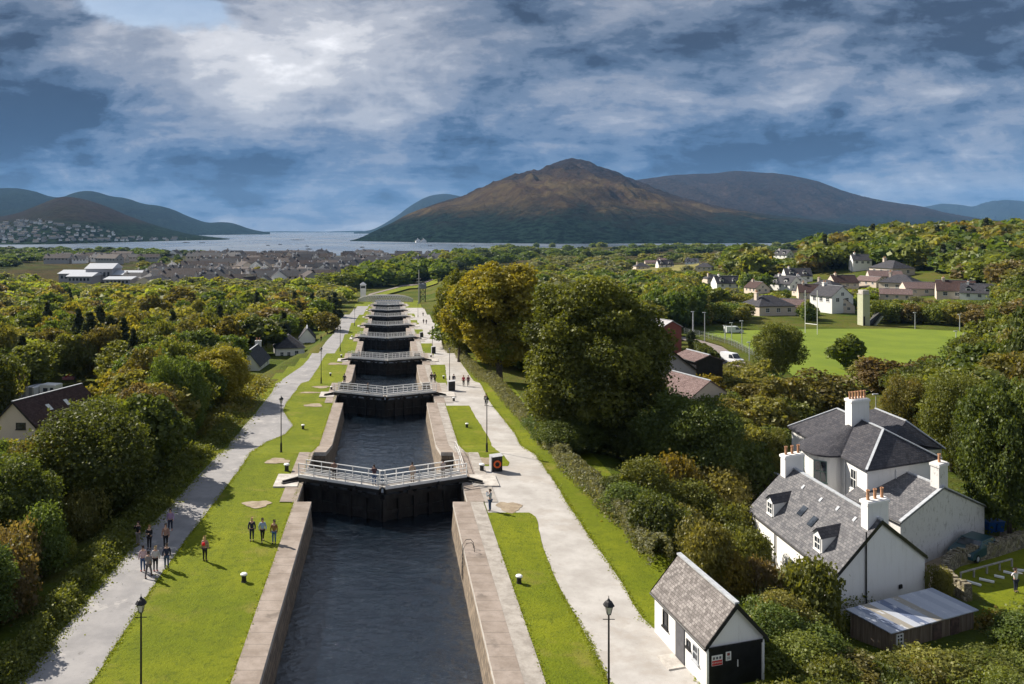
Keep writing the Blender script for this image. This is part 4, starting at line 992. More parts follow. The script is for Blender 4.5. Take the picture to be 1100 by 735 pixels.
# sight lines the photograph keeps open: left, top, right, bottom and the distance of what is seen there
PROTECT = [(270, 352, 345, 402, 185), (0, 432, 78, 462, 110), (26, 409, 64, 427, 150), (70, 398, 100, 409, 160), (765, 292, 860, 322, 330), (795, 312, 870, 338, 260), (850, 292, 1060, 320, 280), (873, 312, 912, 344, 225), (924, 310, 948, 348, 222),
           (905, 357, 1015, 378, 165), (852, 352, 905, 390, 155), (770, 357, 812, 380, 170), (733, 362, 826, 404, 100), (700, 366, 762, 425, 100), (704, 345, 734, 368, 170), (690, 278, 770, 290, 500), (850, 430, 1010, 560, 60), (795, 505, 830, 598, 60), (828, 505, 897, 622, 53), (897, 560, 994, 640, 52),
           (960, 500, 1057, 588, 60), (1018, 565, 1085, 625, 55), (1015, 600, 1100, 655, 52), (930, 634, 1055, 702, 53.5), (703, 590, 822, 735, 40), (757, 660, 822, 735, 43.5), (60, 288, 155, 303, 700), (384, 312, 445, 330, 440), (820, 478, 850, 512, 76), (150, 276, 380, 304, 560), (700, 366, 735, 372, 150), (470, 292, 560, 300, 500), (926, 283, 1060, 320, 300), (449, 288, 458, 325, 430), (190, 262, 480, 276, 900)]
def hides(x, y, w, h, z):
    if y < 20: return False
    pl = VX+(x-w*.54)*FP/y; pr = VX+(x+w*.54)*FP/y; pt = VY+(CZ-z-h*1.1)*FP/y; pb = VY+(CZ-z)*FP/y
    return any(y < d and pl < r and pr > l and pt < b and pb > t for l, t, r, b, d in PROTECT)
TREES = []   # (x, y, radius) kept to space the filler
def hand(px, top, h, wpx, col, place, dist=None, key=None, kindn='broadleaf', proto=None):
    """tree whose top shows at (px, top) and whose crown spans wpx there"""
    # find distance so that a tree h high standing on the ground reaches up to 'top'
    ys = np.geomspace(28, 2000, 900); X = (px-VX)*ys/FP; z = zg(X, ys, False)+h; ray = CZ-(top-VY)*ys/FP
    if dist is None:
        k = np.argmax(z >= ray) if (z < ray).any() else 0
        sg = np.sign(z-ray); ch = np.where(sg[1:]*sg[:-1] < 0)[0]
        if len(ch) == 0: return None
        ok = [c for c in ch if not (np.interp(ys[c], *CORR_L)-1.5-wpx*.22*ys[c]/FP < (px-VX)*ys[c]/FP < np.interp(ys[c], *CORR_R)+.5)]
        if not ok:      # too close to the path: step outward to the wood's edge
            yy = ys[(X < np.interp(ys, *CORR_L)-1.5-wpx*.22*ys/FP) | (X > np.interp(ys, *CORR_R)+.5)]; yy = yy[yy > ys[ch[-1]]]
            if len(yy) == 0: return None
            y = yy[0]
        else: y = ys[ok[0]]
    else: y = dist
    x = (px-VX)*y/FP; w = wpx*y/FP
    if dist is not None: h = CZ-(top-VY)*y/FP-float(zg(x, y))
    if proto is None:
        tier = 'near' if y < 100 else 'mid' if y < 240 else 'far'
        if kindn == 'conifer': proto = ('conmid' if y < 260 else 'confar', random.randrange(2))
        elif kindn == 'bush': proto = ('bush' if y < 110 else 'bushfar', random.randrange(3))
        else: proto = (tier, random.randrange(4))
    g0 = float(zg(x, y)); h0 = h; w0 = w
    big = dist is not None
    while not big and hides(x, y, w, h, g0) and h > h0*.35: h *= .93; w *= .975
    if not big and hides(x, y, w, h, g0): return None
    nm = {'conifer': 'conifer', 'bush': 'bush'}.get(kindn, 'tree')
    TREES.append((x, y, w/2))
    return plant(proto, x, y, h, w, col, f'{COLN[col]} {nm} {place}', None, 'bush' if kindn == 'bush' else 'tree')

# filler woods, every tree its own object
PENDING = []
def finish_planting():
    hand_n = sum(1 for o in D.objects if o.parent is None and o.name.startswith('broadleaf_tree'))
    PENDING.sort(key=lambda q: -q[0]); seen = 0; rest = []
    for q in PENDING:
        if q[9] == 'broadleaf':
            if seen >= 298-hand_n: rest.append(q); continue
            seen += 1
        plant(q[1], q[2], q[3], q[4], q[5], q[6], q[7], q[8], 'bush' if q[9] == 'bush' else 'tree', z=q[10], parts=q[3] < 230)
    rng = np.random.default_rng(77); Vs, Ts, Cs, Ms = [], [], [], []; cols = list(F)
    cache = {}
    for q in rest:
        y = q[3]; key = ('far', q[1][1] % 4) if y < 330 else ('tiny', q[1][1] % 3)
        if key not in cache:
            me = PROTO[key][1]; v = np.empty(len(me.vertices)*3, np.float32); me.vertices.foreach_get('co', v); t = np.empty(len(me.polygons), np.float32); me.attributes['tint'].data.foreach_get('value', t); c = np.empty(len(me.polygons), np.float32); me.attributes['clump'].data.foreach_get('value', c)
            cache[key] = (v.reshape(-1, 3), t, c)
        v, t, c = cache[key]; a = rng.uniform(0, 6.283); s = q[5]/PROTO[key][4]; sz = q[4]/PROTO[key][3]; ca, sa = math.cos(a)*s, math.sin(a)*s
        Vs.append(np.stack([v[:, 0]*ca-v[:, 1]*sa+q[2], v[:, 0]*sa+v[:, 1]*ca+q[3], v[:, 2]*sz+q[10]-.1], 1)); Ts.append(np.clip(t*.7+rng.uniform(-.15, .45), 0, 1)); Cs.append(c); Ms.append(np.full(len(t), cols.index(q[6])))
    V = np.concatenate(Vs); n = len(V)//4
    kind(np_mesh('woodland', V, np.arange(4*n).reshape(n, 4), [F[c] for c in cols], None, {'tint': np.concatenate(Ts), 'clump': np.concatenate(Cs)}, midx=np.concatenate(Ms)), 'stuff')
    print('TREES individual', seen+hand_n, 'merged', len(rest), 'quads', n)
def filler(n, region, hr, wr, cols, label, group, ymax=1e9, ymin=0, gap=0.55, kinds=('broadleaf',), tries=40, parts_to=200):
    cnt = 0
    for _ in range(n*tries):
        if cnt >= n: break
        px, py = region(); p = G(px, py)
        if p is None or p.y > ymax or p.y < ymin: continue
        w = random.uniform(*wr); r = w/2
        if any((p.x-a)**2+(p.y-b)**2 < (gap*(r+c))**2 for a, b, c in TREES) or blocked(p.x, p.y, r): continue
        kn = random.choice(kinds); col = random.choice(cols); h = random.uniform(*hr)
        if kn == 'conifer': col = 'conifer'; w *= 0.6; h *= 1.15; proto = ('conmid' if p.y < 200 else 'confar', random.randrange(2))
        elif kn == 'bush': proto = ('bush' if p.y < 75 else 'bushfar', random.randrange(3)); h *= 0.4; w *= 0.6
        else: proto = ('near' if p.y < 75 else 'mid' if p.y < 190 else 'far', random.randrange(4))
        if hides(p.x, p.y, w, h, p.z):
            h *= .62; w *= .7; r *= .7
            if hides(p.x, p.y, w, h, p.z): continue
        TREES.append((p.x, p.y, r)); cnt += 1
        nm = {'conifer': 'conifer', 'bush': 'bush'}.get(kn, 'tree')
        PENDING.append((w*h/p.y**2, proto, p.x, p.y, h, w, col, f'{COLN[col]} {nm} {label}', group, kn, p.z))
    return cnt
def poly_region(poly, bias=None):
    x0 = min(p[0] for p in poly); x1 = max(p[0] for p in poly); y0 = min(p[1] for p in poly); y1 = max(p[1] for p in poly)
    def f():
        for _ in range(200):
            x = random.uniform(x0, x1); y = random.uniform(y0, y1); c = False; j = len(poly)-1
            for i in range(len(poly)):
                if (poly[i][1] > y) != (poly[j][1] > y) and x < (poly[j][0]-poly[i][0])*(y-poly[i][1])/(poly[j][1]-poly[i][1])+poly[i][0]: c = not c
                j = i
            if c: return x, y
        return x, y
    return f
BLOCK = []     # (x, y, radius) of houses, lawns and roads kept clear
def blocked(x, y, r):
    return any((x-a)**2+(y-b)**2 < (c+r*0.6)**2 for a, b, c in BLOCK)
def block(px, py, rad): p = G(px, py); BLOCK.append((p.x, p.y, rad))
# ------------------------------------------------------------------ houses
def zpix(py, y): return CZ-(py-VY)*y/FP
def window(parent, F_, face, W, L, s, z, w, h, cols=2, rows=2, frame=M_WPAINT, sub=True):
    """sash window lying in a wall: frame with bars, pane behind; face f(ront) b(ack) l(eft) r(ight)"""
    def mp_(a, d, zz):     # a along the wall, d outward
        return {'f': (a, -d, zz), 'b': (a, L+d, zz), 'l': (-d, a, zz), 'r': (W+d, a, zz)}[face]
    def bx(mb, a0, a1, d0, d1, z0, z1):
        p = mp_(a0, d0, z0); q = mp_(a1, d1, z1); mb.box(min(p[0], q[0]), max(p[0], q[0]), min(p[1], q[1]), max(p[1], q[1]), z0, z1)
    fr = F_(); t = 0.07
    bx(fr, s, s+t, 0.0, 0.06, z, z+h); bx(fr, s+w-t, s+w, 0.0, 0.06, z, z+h); bx(fr, s+t, s+w-t, 0.0, 0.06, z, z+t); bx(fr, s+t, s+w-t, 0.0, 0.06, z+h-t, z+h)
    for k in range(1, cols): bx(fr, s+w*k/cols-0.02, s+w*k/cols+0.02, 0.012, 0.05, z+t, z+h-t)
    for k in range(1, rows): bx(fr, s+t, s+w-t, 0.014, 0.055, z+h*k/rows-0.03, z+h*k/rows+0.03)
    bx(fr, s-0.08, s+w+0.08, 0.0, 0.12, z-0.09, z-0.003)
    f = fr.build('window', frame, parent)
    pn = F_(); bx(pn, s+t, s+w-t, 0.002, 0.018, z+t, z+h-t); pn.build('pane', M_GLASS, f)
def chimney(parent, F_, s, t, ws, wt, z0, z1, pots, wall=M_WHITE, m_p=M_CLAY):
    b = F_(); b.box(s-ws/2, s+ws/2, t-wt/2, t+wt/2, z0, z1-0.25); b.box(s-ws/2-.09, s+ws/2+.09, t-wt/2-.09, t+wt/2+.09, z1-0.25, z1-0.06); b.box(s-ws/2, s+ws/2, t-wt/2, t+wt/2, z1-0.06, z1)
    c = b.build('chimney', wall, parent)
    for k in range(pots):
        f = (k+0.5)/pots
        px, py = (s-ws/2+ws*f, t) if ws >= wt else (s, t-wt/2+wt*f)
        p = F_(); p.lathe((px, py, z1), [(0.15, 0), (0.13, 0.1), (0.12, 0.55), (0.155, 0.58), (0.155, 0.66), (0.10, 0.66), (0.10, 0.5), (0, 0.5)], 12); p.build('chimney_pot', m_p, c)
def gable(name, label, cat, group, P, u, v, W, L, el, er, rs, rz, wall, roof, oh=0.18, barge=M_BLACK, ridge=M_LEAD, deep=2.0, thick=0.14, ends=0.12):
    root = empty(name, P, label, cat, group)
    F_ = lambda: MB(P, (*u, 0), (*v, 0))
    w = F_()
    prof = [(0, -deep), (W, -deep), (W, er-.02), (rs, rz-.02), (0, el-.02)]
    w.poly([(s, 0, z) for s, z in prof]); w.poly([(s, L, z) for s, z in prof][::-1])
    w.poly([(0, L, -deep), (0, 0, -deep), (0, 0, el-.02), (0, L, el-.02)]); w.poly([(W, 0, -deep), (W, L, -deep), (W, L, er-.02), (W, 0, er-.02)])
    w.build('wall', wall, root)
    r = F_()
    sl = (rz-el)/rs; sr = (rz-er)/(W-rs)
    a, b = -ends, L+ends
    eL = (-oh, el-sl*oh); eR = (W+oh, er-sr*oh)
    for (e, sg) in ((eL, 1), (eR, -1)):
        top = [(e[0], a, e[1]), (rs, a, rz), (rs, b, rz), (e[0], b, e[1])]; tt = [(x, y, z+thick) for x, y, z in top]
        q = tt if sg < 0 else tt[::-1]
        s0 = math.hypot(e[0]-rs, e[1]-rz); uv = {0: (a, 0), 1: (a, s0), 2: (b, s0), 3: (b, 0)}; idx = [0, 1, 2, 3] if sg < 0 else [3, 2, 1, 0]
        r.poly(q, uv=[uv[k] for k in idx]); r.poly(top if sg > 0 else top[::-1])
        r.poly([top[0], top[3], tt[3], tt[0]]); r.poly([top[0], tt[0], tt[1], top[1]]); r.poly([top[3], top[2], tt[2], tt[3]])
    ro = r.build('roof', roof, root)
    rb = F_(); rb.beam((rs, a, rz+thick+0.02), (rs, b, rz+thick+0.02), 0.28, 0.10); rb.build('ridge', ridge, ro)
    if barge:
        for yy in (a-0.03, b+0.03):
            g = F_()
            g.beam((eL[0], yy, eL[1]+0.02), (rs, yy, rz+0.02), 0.05, 0.26, up=(0, 1, 0)) if False else None
            for e in (eL, eR): g.poly([(e[0], yy, e[1]-0.10), (e[0], yy, e[1]+thick+.03), (rs, yy, rz+thick+.03), (rs, yy, rz-0.14)]); g.poly([(e[0], yy+.05*(1 if yy < 0 else -1), e[1]-0.10), (rs, yy+.05*(1 if yy < 0 else -1), rz-0.14), (rs, yy+.05*(1 if yy < 0 else -1), rz+thick+.03), (e[0], yy+.05*(1 if yy < 0 else -1), e[1]+thick+.03)])
            g.build('bargeboard', barge, root)
    for e in (eL, eR):
        gt = F_(); gt.tube([(e[0]-0.03*(1 if e is eL else -1), a, e[1]+0.02), (e[0]-0.03*(1 if e is eL else -1), b, e[1]+0.02)], 0.06, 6)
        gt.build('gutter', barge or M_BLACK, root)
    return root, F_, ro
def norm2(a, b): d = math.hypot(b[0]-a[0], b[1]-a[1]); return ((b[0]-a[0])/d, (b[1]-a[1])/d), d

# the long white house
def long_house():
    A = (29.4, 54.0); B = (37.6, 57.5); C = (29.45, 67.0); u, W_ = norm2(A, B); v, L_ = norm2(A, C)
    z0 = CZ-27.0; P = (A[0], A[1], z0); e = CZ-22.9-z0; rz = CZ-19.87-z0
    r, F_, roof = gable('white_house', 'long white house with grey slate roof, two dormers and clay pot chimneys', 'house', None, P, u, v, W_, L_, e, e, W_*0.5, rz, M_WHITE, M_SLATE, oh=0.15)
    for t, z in ((1.6, 1.6), (5.2, 1.5), (9.2, 1.6), (11.6, 1.6)): window(r, F_, 'l', W_, L_, t, z, 0.85, 1.5)
    window(r, F_, 'l', W_, L_, 7.2, -0.6, 0.85, 1.3); window(r, F_, 'l', W_, L_, 3.2, -0.6, 0.85, 1.3)
    chimney(r, F_, W_*0.5, 0.75, 2.1, 0.8, e+1.2, rz+1.35, 3); chimney(r, F_, W_*0.5, L_-0.55, 2.1, 0.8, e+1.2, rz+1.25, 3)
    # dormers: little glazed fronts with slated cheeks
    sl = (rz-e)/(W_*0.5)
    for t in (2.4, 9.6):
        s0, s1 = 0.55, 2.3; zb = e+sl*s0+0.1; h = 1.15; w = 1.15
        d = F_(); d.poly([(s0, t, zb), (s0, t, zb+h), (s1, t, zb+h+0.0), (s1, t, e+sl*s1)][::-1]); d.poly([(s0, t+w, zb), (s0, t+w, zb+h), (s1, t+w, zb+h), (s1, t+w, e+sl*s1)])
        d.poly([(s0, t+w, zb), (s0, t, zb), (s0, t, zb+h), (s0, t+w/2, zb+h+0.45), (s0, t+w, zb+h)]); dm = d.build('dormer', M_WPAINT, roof)
        rr = F_(); s2 = s0+(h+0.45)/sl+0.1
        rr.poly([(s0-.15, t-.12, zb+h-.06), (s0-.15, t+w/2, zb+h+0.48), (s2+.1, t+w/2, zb+h+0.48), (s1+.35, t-.12, zb+h-.06)]); rr.poly([(s0-.15, t+w+.12, zb+h-.06), (s1+.35, t+w+.12, zb+h-.06), (s2+.1, t+w/2, zb+h+0.48), (s0-.15, t+w/2, zb+h+0.48)])
        rr.build('dormer_roof', M_SLATE_D, dm) if False else rr.build('dormer_roof', M_SLATE_D, roof)
        F2 = lambda: MB(MB(P, (*u, 0), (*v, 0)).P((s0, t, zb)), (*u, 0), (*v, 0))
        window(roof, F2, 'l', 1, 1, 0.16, 0.10, w-0.32, h-0.2, 2, 2)
    for t, s in ((7.0, 1.7), (5.2, 1.5), (6.4, 3.3), (2.0, 3.4), (4.2, 3.4), (9.2, 3.4)):
        k = F_(); big = s < 3; ds, dt = (0.75, 0.65) if big else (0.3, 0.25); z = lambda q: e+sl*q+0.14
        k.poly([(s, t, z(s)+.07), (s, t+dt, z(s)+.07), (s+ds, t+dt, z(s+ds)+.07), (s+ds, t, z(s+ds)+.07)][::-1]); k.poly([(s, t, z(s)), (s, t, z(s)+.07), (s+ds, t, z(s+ds)+.07), (s+ds, t, z(s+ds))]); k.poly([(s, t+dt, z(s)), (s, t, z(s)), (s, t, z(s)+.07), (s, t+dt, z(s)+.07)])
        k.build('skylight', M_GLASS if big else M_LEAD, roof)
    for s, z1 in ((2.9, e+1.7),): p = F_(); p.tube([(s, -0.09, -1.5), (s, -0.09, z1+0.9)], 0.06, 6); p.build('downpipe', M_BLACK, r)
    for t in (0.12, 8.4, 12.6): p = F_(); p.tube([(-0.08, t, -1.5), (-0.08, t, e-.1)], 0.05, 6); p.build('downpipe', M_BLACK if t > 1 else M_LEAD, r)
    p = F_(); p.lathe((0, 0, 0), [(0, 0)], 3) if False else None; p.box(6.2, 6.5, -0.12, 0, 2.3, 2.55); p.build('wall_vent', M_BLACK, r)
long_house()
def villa():
    C = Vector((39.5, 67.7)); Dd = Vector((47.4, 70.9)); E = Vector((40.3, 82.0)); u, W_ = norm2(C, Dd); v, L_ = norm2(C, E); z0 = CZ-26.0
    P = (C.x, C.y, z0); e = CZ-19.7-z0; rz = e+2.1; F_ = lambda: MB(P, (*u, 0), (*v, 0))
    r = empty('villa', P, 'two storey white villa with bow front and hipped dark slate roof', 'house')
    w = F_(); w.box(0, W_, 0, L_, -2, e); w.build('wall', M_WHITE, r)
    o = 0.35; a = [( -o, -o, e-.05), (W_+o, -o, e-.05), (W_+o, L_+o, e-.05), (-o, L_+o, e-.05)]; h = 3.0; R1 = (W_/2, h, rz); R2 = (W_/2, L_-h, rz)
    f = F_()
    for q in ([a[0], a[1], R1], [a[1], a[2], R2, R1], [a[2], a[3], R2], [a[3], a[0], R1, R2]): f.poly(q)
    f.poly([(p[0], p[1], p[2]-.12) for p in a][::-1])
    for k in range(4): p, q = a[k], a[(k+1) % 4]; f.poly([(p[0], p[1], p[2]-.12), (q[0], q[1], q[2]-.12), q, p])
    ro = f.build('roof', M_SLATE_D, r)
    for p, q in ((a[0], R1), (a[1], R1), (a[2], R2), (a[3], R2), (R1, R2)): g = F_(); g.beam((p[0], p[1], p[2]+.05), (q[0], q[1], q[2]+.05), 0.24, 0.08); g.build('lead_ridge', M_LEAD, ro)
    # second hipped range behind
    f = F_(); b = [(W_*0.62, 3.2, e+1.0), (W_+3.2, 2.2, e-.2), (W_+3.2, L_-1, e-.2), (W_*0.62, L_-2, e+1.0)]; q1 = (W_+0.3, 5.0, e+1.95); q2 = (W_+0.3, L_-4, e+1.95)
    for q in ([b[0], b[1], q1], [b[1], b[2], q2, q1], [b[2], b[3], q2], [b[3], b[0], q1, q2]): f.poly(q)
    f.build('rear_roof', M_SLATE_D, r); f = F_(); f.box(W_+.01, W_+2.9, 2.5, L_-1.3, -2, e-.22); f.build('rear_wall', M_WHITE, r)
    for p, q in ((b[1], q1), (q1, q2)): g = F_(); g.beam((p[0], p[1], p[2]+.05), (q[0], q[1], q[2]+.05), 0.24, 0.08); g.build('lead_ridge', M_LEAD, r)
    chimney(r, F_, W_/2-0.2, 7.2, 2.3, 1.2, e+1, rz+1.9, 6)
    # bow front
    cx, cy_, rad = 0.0, 7.0, 2.7; b = F_(); n = 14
    pts = [(cx-rad*math.cos(t_), cy_+rad*math.sin(t_)) for t_ in np.linspace(-math.pi/2, math.pi/2, n+1)]
    for p, q in zip(pts[:-1], pts[1:]): b.poly([(q[0], q[1], -2), (p[0], p[1], -2), (p[0], p[1], e-.05), (q[0], q[1], e-.05)])
    bw = b.build('bow_wall', M_WHITE, r)
    b = F_(); ap = (W_*0.42, cy_, rz-0.25); pts2 = [(cx-(rad+.4)*math.cos(t_), cy_+(rad+.4)*math.sin(t_)) for t_ in np.linspace(-math.pi/2, math.pi/2, n+1)]
    for p, q in zip(pts2[:-1], pts2[1:]): b.poly([(p[0], p[1], e-.02), ap, (q[0], q[1], e-.02)]); b.poly([(p[0], p[1], e-.16), (p[0], p[1], e-.02), (q[0], q[1], e-.02), (q[0], q[1], e-.16)])
    b.build('bow_roof', M_SLATE_D, r)
    def wdw(tt, z, w_, h_):      # window set in the bow
        p = (cx-rad*math.cos(tt), cy_+rad*math.sin(tt)); nrm = Vector((*u, 0))*(-math.cos(tt))+Vector((*v, 0))*math.sin(tt); nrm.normalize(); tg = Vector((nrm.y, -nrm.x, 0))
        org = MB(P, (*u, 0), (*v, 0)).P((p[0], p[1], 0)); FF = lambda: MB(org, tuple(tg), tuple(-nrm))
        window(r, FF, 'f', 1, 1, -w_/2, z, w_, h_, 2, 2, flat('green_sash', (0.10, 0.17, 0.15), 0.5))
    for tt in (-0.75, 0.05, 0.85): wdw(tt, e-2.5, 1.05, 1.9); wdw(tt, e-5.4, 1.05, 1.7)
    for z in (e-2.4, e-5.3): window(r, F_, 'l', W_, L_, 1.7, z, 0.95, 1.7); window(r, F_, 'l', W_, L_, 11.0, z, 0.95, 1.7)
    p = F_(); p.tube([(-0.08, 3.6, -1), (-0.08, 3.6, e-.2)], 0.06, 6); p.build('downpipe', M_WPAINT, r); p = F_(); p.tube([(3.4, -0.08, e-.5), (3.4, -0.08, -1)], 0.05, 6); p.build('downpipe', M_WPAINT, r)
villa()
def annex():
    A = (38.7, 62.0); B = (50.5, 69.5); u, W_ = norm2(A, B); v = (-0.10, 0.995); z0 = CZ-26.0
    r, F_, ro = gable('outhouse', 'flaking whitewashed annex with tall end chimney beside the parked car', 'outhouse', None, (A[0], A[1], z0), u, v, W_, 6.2, CZ-22.2-z0, CZ-23.5-z0, W_*0.48, CZ-20.7-z0, M_OLDWHITE, M_SLATE, barge=None)
    chimney(r, F_, W_*0.49, 0.5, 1.5, 0.9, 4, CZ-18.75-z0, 1, M_OLDWHITE)
    g = F_(); g.beam((-0.1, -0.02, CZ-22.2-z0+.16), (W_*.48, -0.02, CZ-20.7-z0+.18), 0.3, 0.09); g.build('verge', M_LEAD, ro)
    g = F_(); g.beam((W_, -0.02, CZ-23.5-z0+.16), (W_*.48, -0.02, CZ-20.7-z0+.18), 0.3, 0.09); g.build('verge', M_LEAD, ro)
annex()
gable('outhouse', 'small stone outbuilding with brown roof left of the villa', 'outhouse', None, (36.2, 78.5, CZ-27.2), (0.92, 0.39), (-0.2, 0.98), 3.0, 6.0, 2.4, 2.4, 1.5, 3.4, M_CREAM, M_ROOF_BR, barge=None)
# white shed by the path
def boathouse():
    A = (16.05, 41.5); B = (19.4, 42.5); C = (15.4, 47.5); u, W_ = norm2(A, B); v, L_ = norm2(A, C); z0 = float(T(42))-0.0
    P = (A[0], A[1], z0); e = CZ-21.0-z0; rz = CZ-19.2-z0
    r, F_, ro = gable('lock_store', 'small white store with black double doors and weathered slate roof by the path', 'store shed', None, P, u, v, W_, L_, e, e, W_*0.5, rz, M_WHITE, M_TILE_B, oh=0.16, ends=0.22)
    d = F_(); d.box(0.12, W_-0.16, -0.07, -0.003, -0.02, 1.98); dr = d.build('double_door', M_BLACK, r)
    h = F_(); h.box(W_/2+0.1, W_/2+0.14, -0.12, -0.071, 0.95, 1.3); h.build('handle', M_WPAINT, dr)
    d = F_(); d.box(0.10, W_-0.1, -0.12, -0.075, 1.98, 2.14); d.build('door_track', M_BLACK, r)
    for s in (-0.02, W_-0.12): q = F_(); q.box(s, s+0.14, -0.10, -0.002, -0.3, 2.1); q.build('corner_post', M_WPAINT, r)
    # notices
    s = F_(); s.box(0.30, 0.95, -0.085, -0.072, 1.18, 1.70); sg = s.build('warning_sign', M_WPAINT, dr)
    s = F_(); s.box(0.32, 0.93, -0.090, -0.0855, 1.20, 1.44); s.build('red_band', flat('sign_red', (0.55, 0.03, 0.03), 0.5), sg)
    def text(txt, size, s0, z, m, mat_, nm, d=-0.094):
        cu = D.curves.new('lettering', 'FONT'); cu.body = txt; cu.size = size; cu.align_x = 'CENTER'; cu.extrude = 0.002
        o = D.objects.new('lettering', cu); COL.objects.link(o); me = o.to_mesh(); me2 = D.meshes.new_from_object(o); D.objects.remove(o)
        me2.materials.clear(); me2.materials.append(mat_)
        ux, uy = u; org = MB(P, (*u, 0), (*v, 0)).P((s0, d, z))
        M_ = Matrix(((ux, 0, -v[0], org.x), (uy, 0, -v[1], org.y), (0, 1, 0, org.z), (0, 0, 0, 1)))
        me2.transform(mw(m).inverted() @ M_); t = D.objects.new('lettering', me2); COL.objects.link(t); t.parent = m
    text('NO SMOKING', 0.105, 0.625, 1.29, sg, M_WPAINT, 'x')
    for k in range(3): s = F_(); s.box(0.37+k*.19, 0.49+k*.19, -0.090, -0.0855, 1.50, 1.62); s.build('symbol', flat('sign_grey', (0.12, 0.12, 0.14), 0.5), sg)
    s = F_(); s.box(1.15, 1.47, -0.085, -0.072, 1.33, 1.78); s2 = s.build('notice', M_WPAINT, dr)
    s = F_(); s.box(1.23, 1.39, -0.090, -0.0855, 1.58, 1.72); s.build('symbol', flat('sign_dark', (0.25, 0.06, 0.06), 0.5), s2)
    for k in range(3): s = F_(); s.box(1.21, 1.41, -0.089, -0.0855, 1.40+k*0.05, 1.42+k*0.05); s.build('text_line', M_BLACK, s2)
    d = F_(); d.box(-0.06, -0.002, 2.3, 3.3, -0.02, 1.95); dr2 = d.build('side_door', flat('grey_door', (0.09, 0.09, 0.10), 0.6), r)
    window(r, F_, 'l', W_, L_, 4.3, 0.95, 0.6, 0.9, 1, 1, M_BLACK); window(r, F_, 'l', W_, L_, 0.75, 0.9, 0.6, 0.85, 1, 2, M_LEAD); window(r, F_, 'l', W_, L_, 1.65, 1.2, 0.4, 0.4, 1, 1, M_BLACK)
    s = F_(); s.box(-1.1, -0.1, 2.1, 3.5, -0.1, 0.08); s.build('doorstep', M_PALE, r)
boathouse()
# tin roofed shed
def tin_shed():
    A = Vector((30.8, 50.4)); B = Vector((38.1, 53.4)); u, W_ = norm2(A, B); v = (-0.6, 0.8); z0 = CZ-26.3; P = (A.x, A.y, z0); F_ = lambda: MB(P, (*u, 0), (*v, 0))
    r = empty('tin_roofed_shed', P, 'low wooden shed with patched corrugated tin roof beside the long house', 'shed')
    w = F_(); w.box(0, W_, 0, 2.3, -1.5, 1.55); w.poly([(0, 0, 1.55), (0, 2.3, 1.55), (0, 2.3, 1.95)]); w.poly([(W_, 0, 1.55), (W_, 2.3, 1.95), (W_, 2.3, 1.55)]); w.build('wall', M_BROWN_WOOD, r)
    def f_tin(g):
        p = g.co('UV'); q = g.sep(p)
        k = g.m('FLOOR', g.m('MULTIPLY', q[0], 1.45)); wn = g.N.new('ShaderNodeTexWhiteNoise'); wn.noise_dimensions = '1D'; g.L.new(k, wn.inputs['W'])
        c = g.mix(g.rng(wn.outputs[0], 0.0, 1.0, smooth=False), (0.15, 0.19, 0.30), (0.62, 0.65, 0.70)); c = g.mix(g.rng(wn.outputs[0], 0.80, 0.82), c, (0.36, 0.33, 0.28))
        n = g.noise(g.geo(), 1.6, 5, 0.7); c = g.mix(g.rng(n, 0.55, 0.68), c, (0.62, 0.64, 0.68)); g.base(c); g.b.inputs['Metallic'].default_value = 0.0; g.b.inputs['Roughness'].default_value = 0.45
        wv = g.N.new('ShaderNodeTexWave'); g.inp(wv, 'Scale', 6.0); g.L.new(p, wv.inputs['Vector']); g.bump(wv.outputs[0], 0.5, 0.04)
    f = F_(); a = [(-.15, -.2, 1.52), (W_+.15, -.2, 1.52), (W_+.15, 2.5, 2.02), (-.15, 2.5, 2.02)]
    f.poly([(p[0], p[1], p[2]+.06) for p in a], uv=[(0, 0), (W_+.3, 0), (W_+.3, 4), (0, 4)]); f.poly(a[::-1])
    for k in range(4): p, q = a[k], a[(k+1) % 4]; f.poly([p, q, (q[0], q[1], q[2]+.06), (p[0], p[1], p[2]+.06)])
    f.build('tin_roof', mat('patched_tin', f_tin), r)
    window(r, F_, 'f', W_, 3.4, 0.55, 0.55, 0.6, 0.75, 2, 3)
    for s in (3.9, 5.6): d = F_(); d.box(s, s+0.8, -0.05, -0.003, -0.4, 1.3); d.build('door', flat('stained_boards', (0.085, 0.055, 0.045), 0.8, var=0.4), r)
tin_shed()
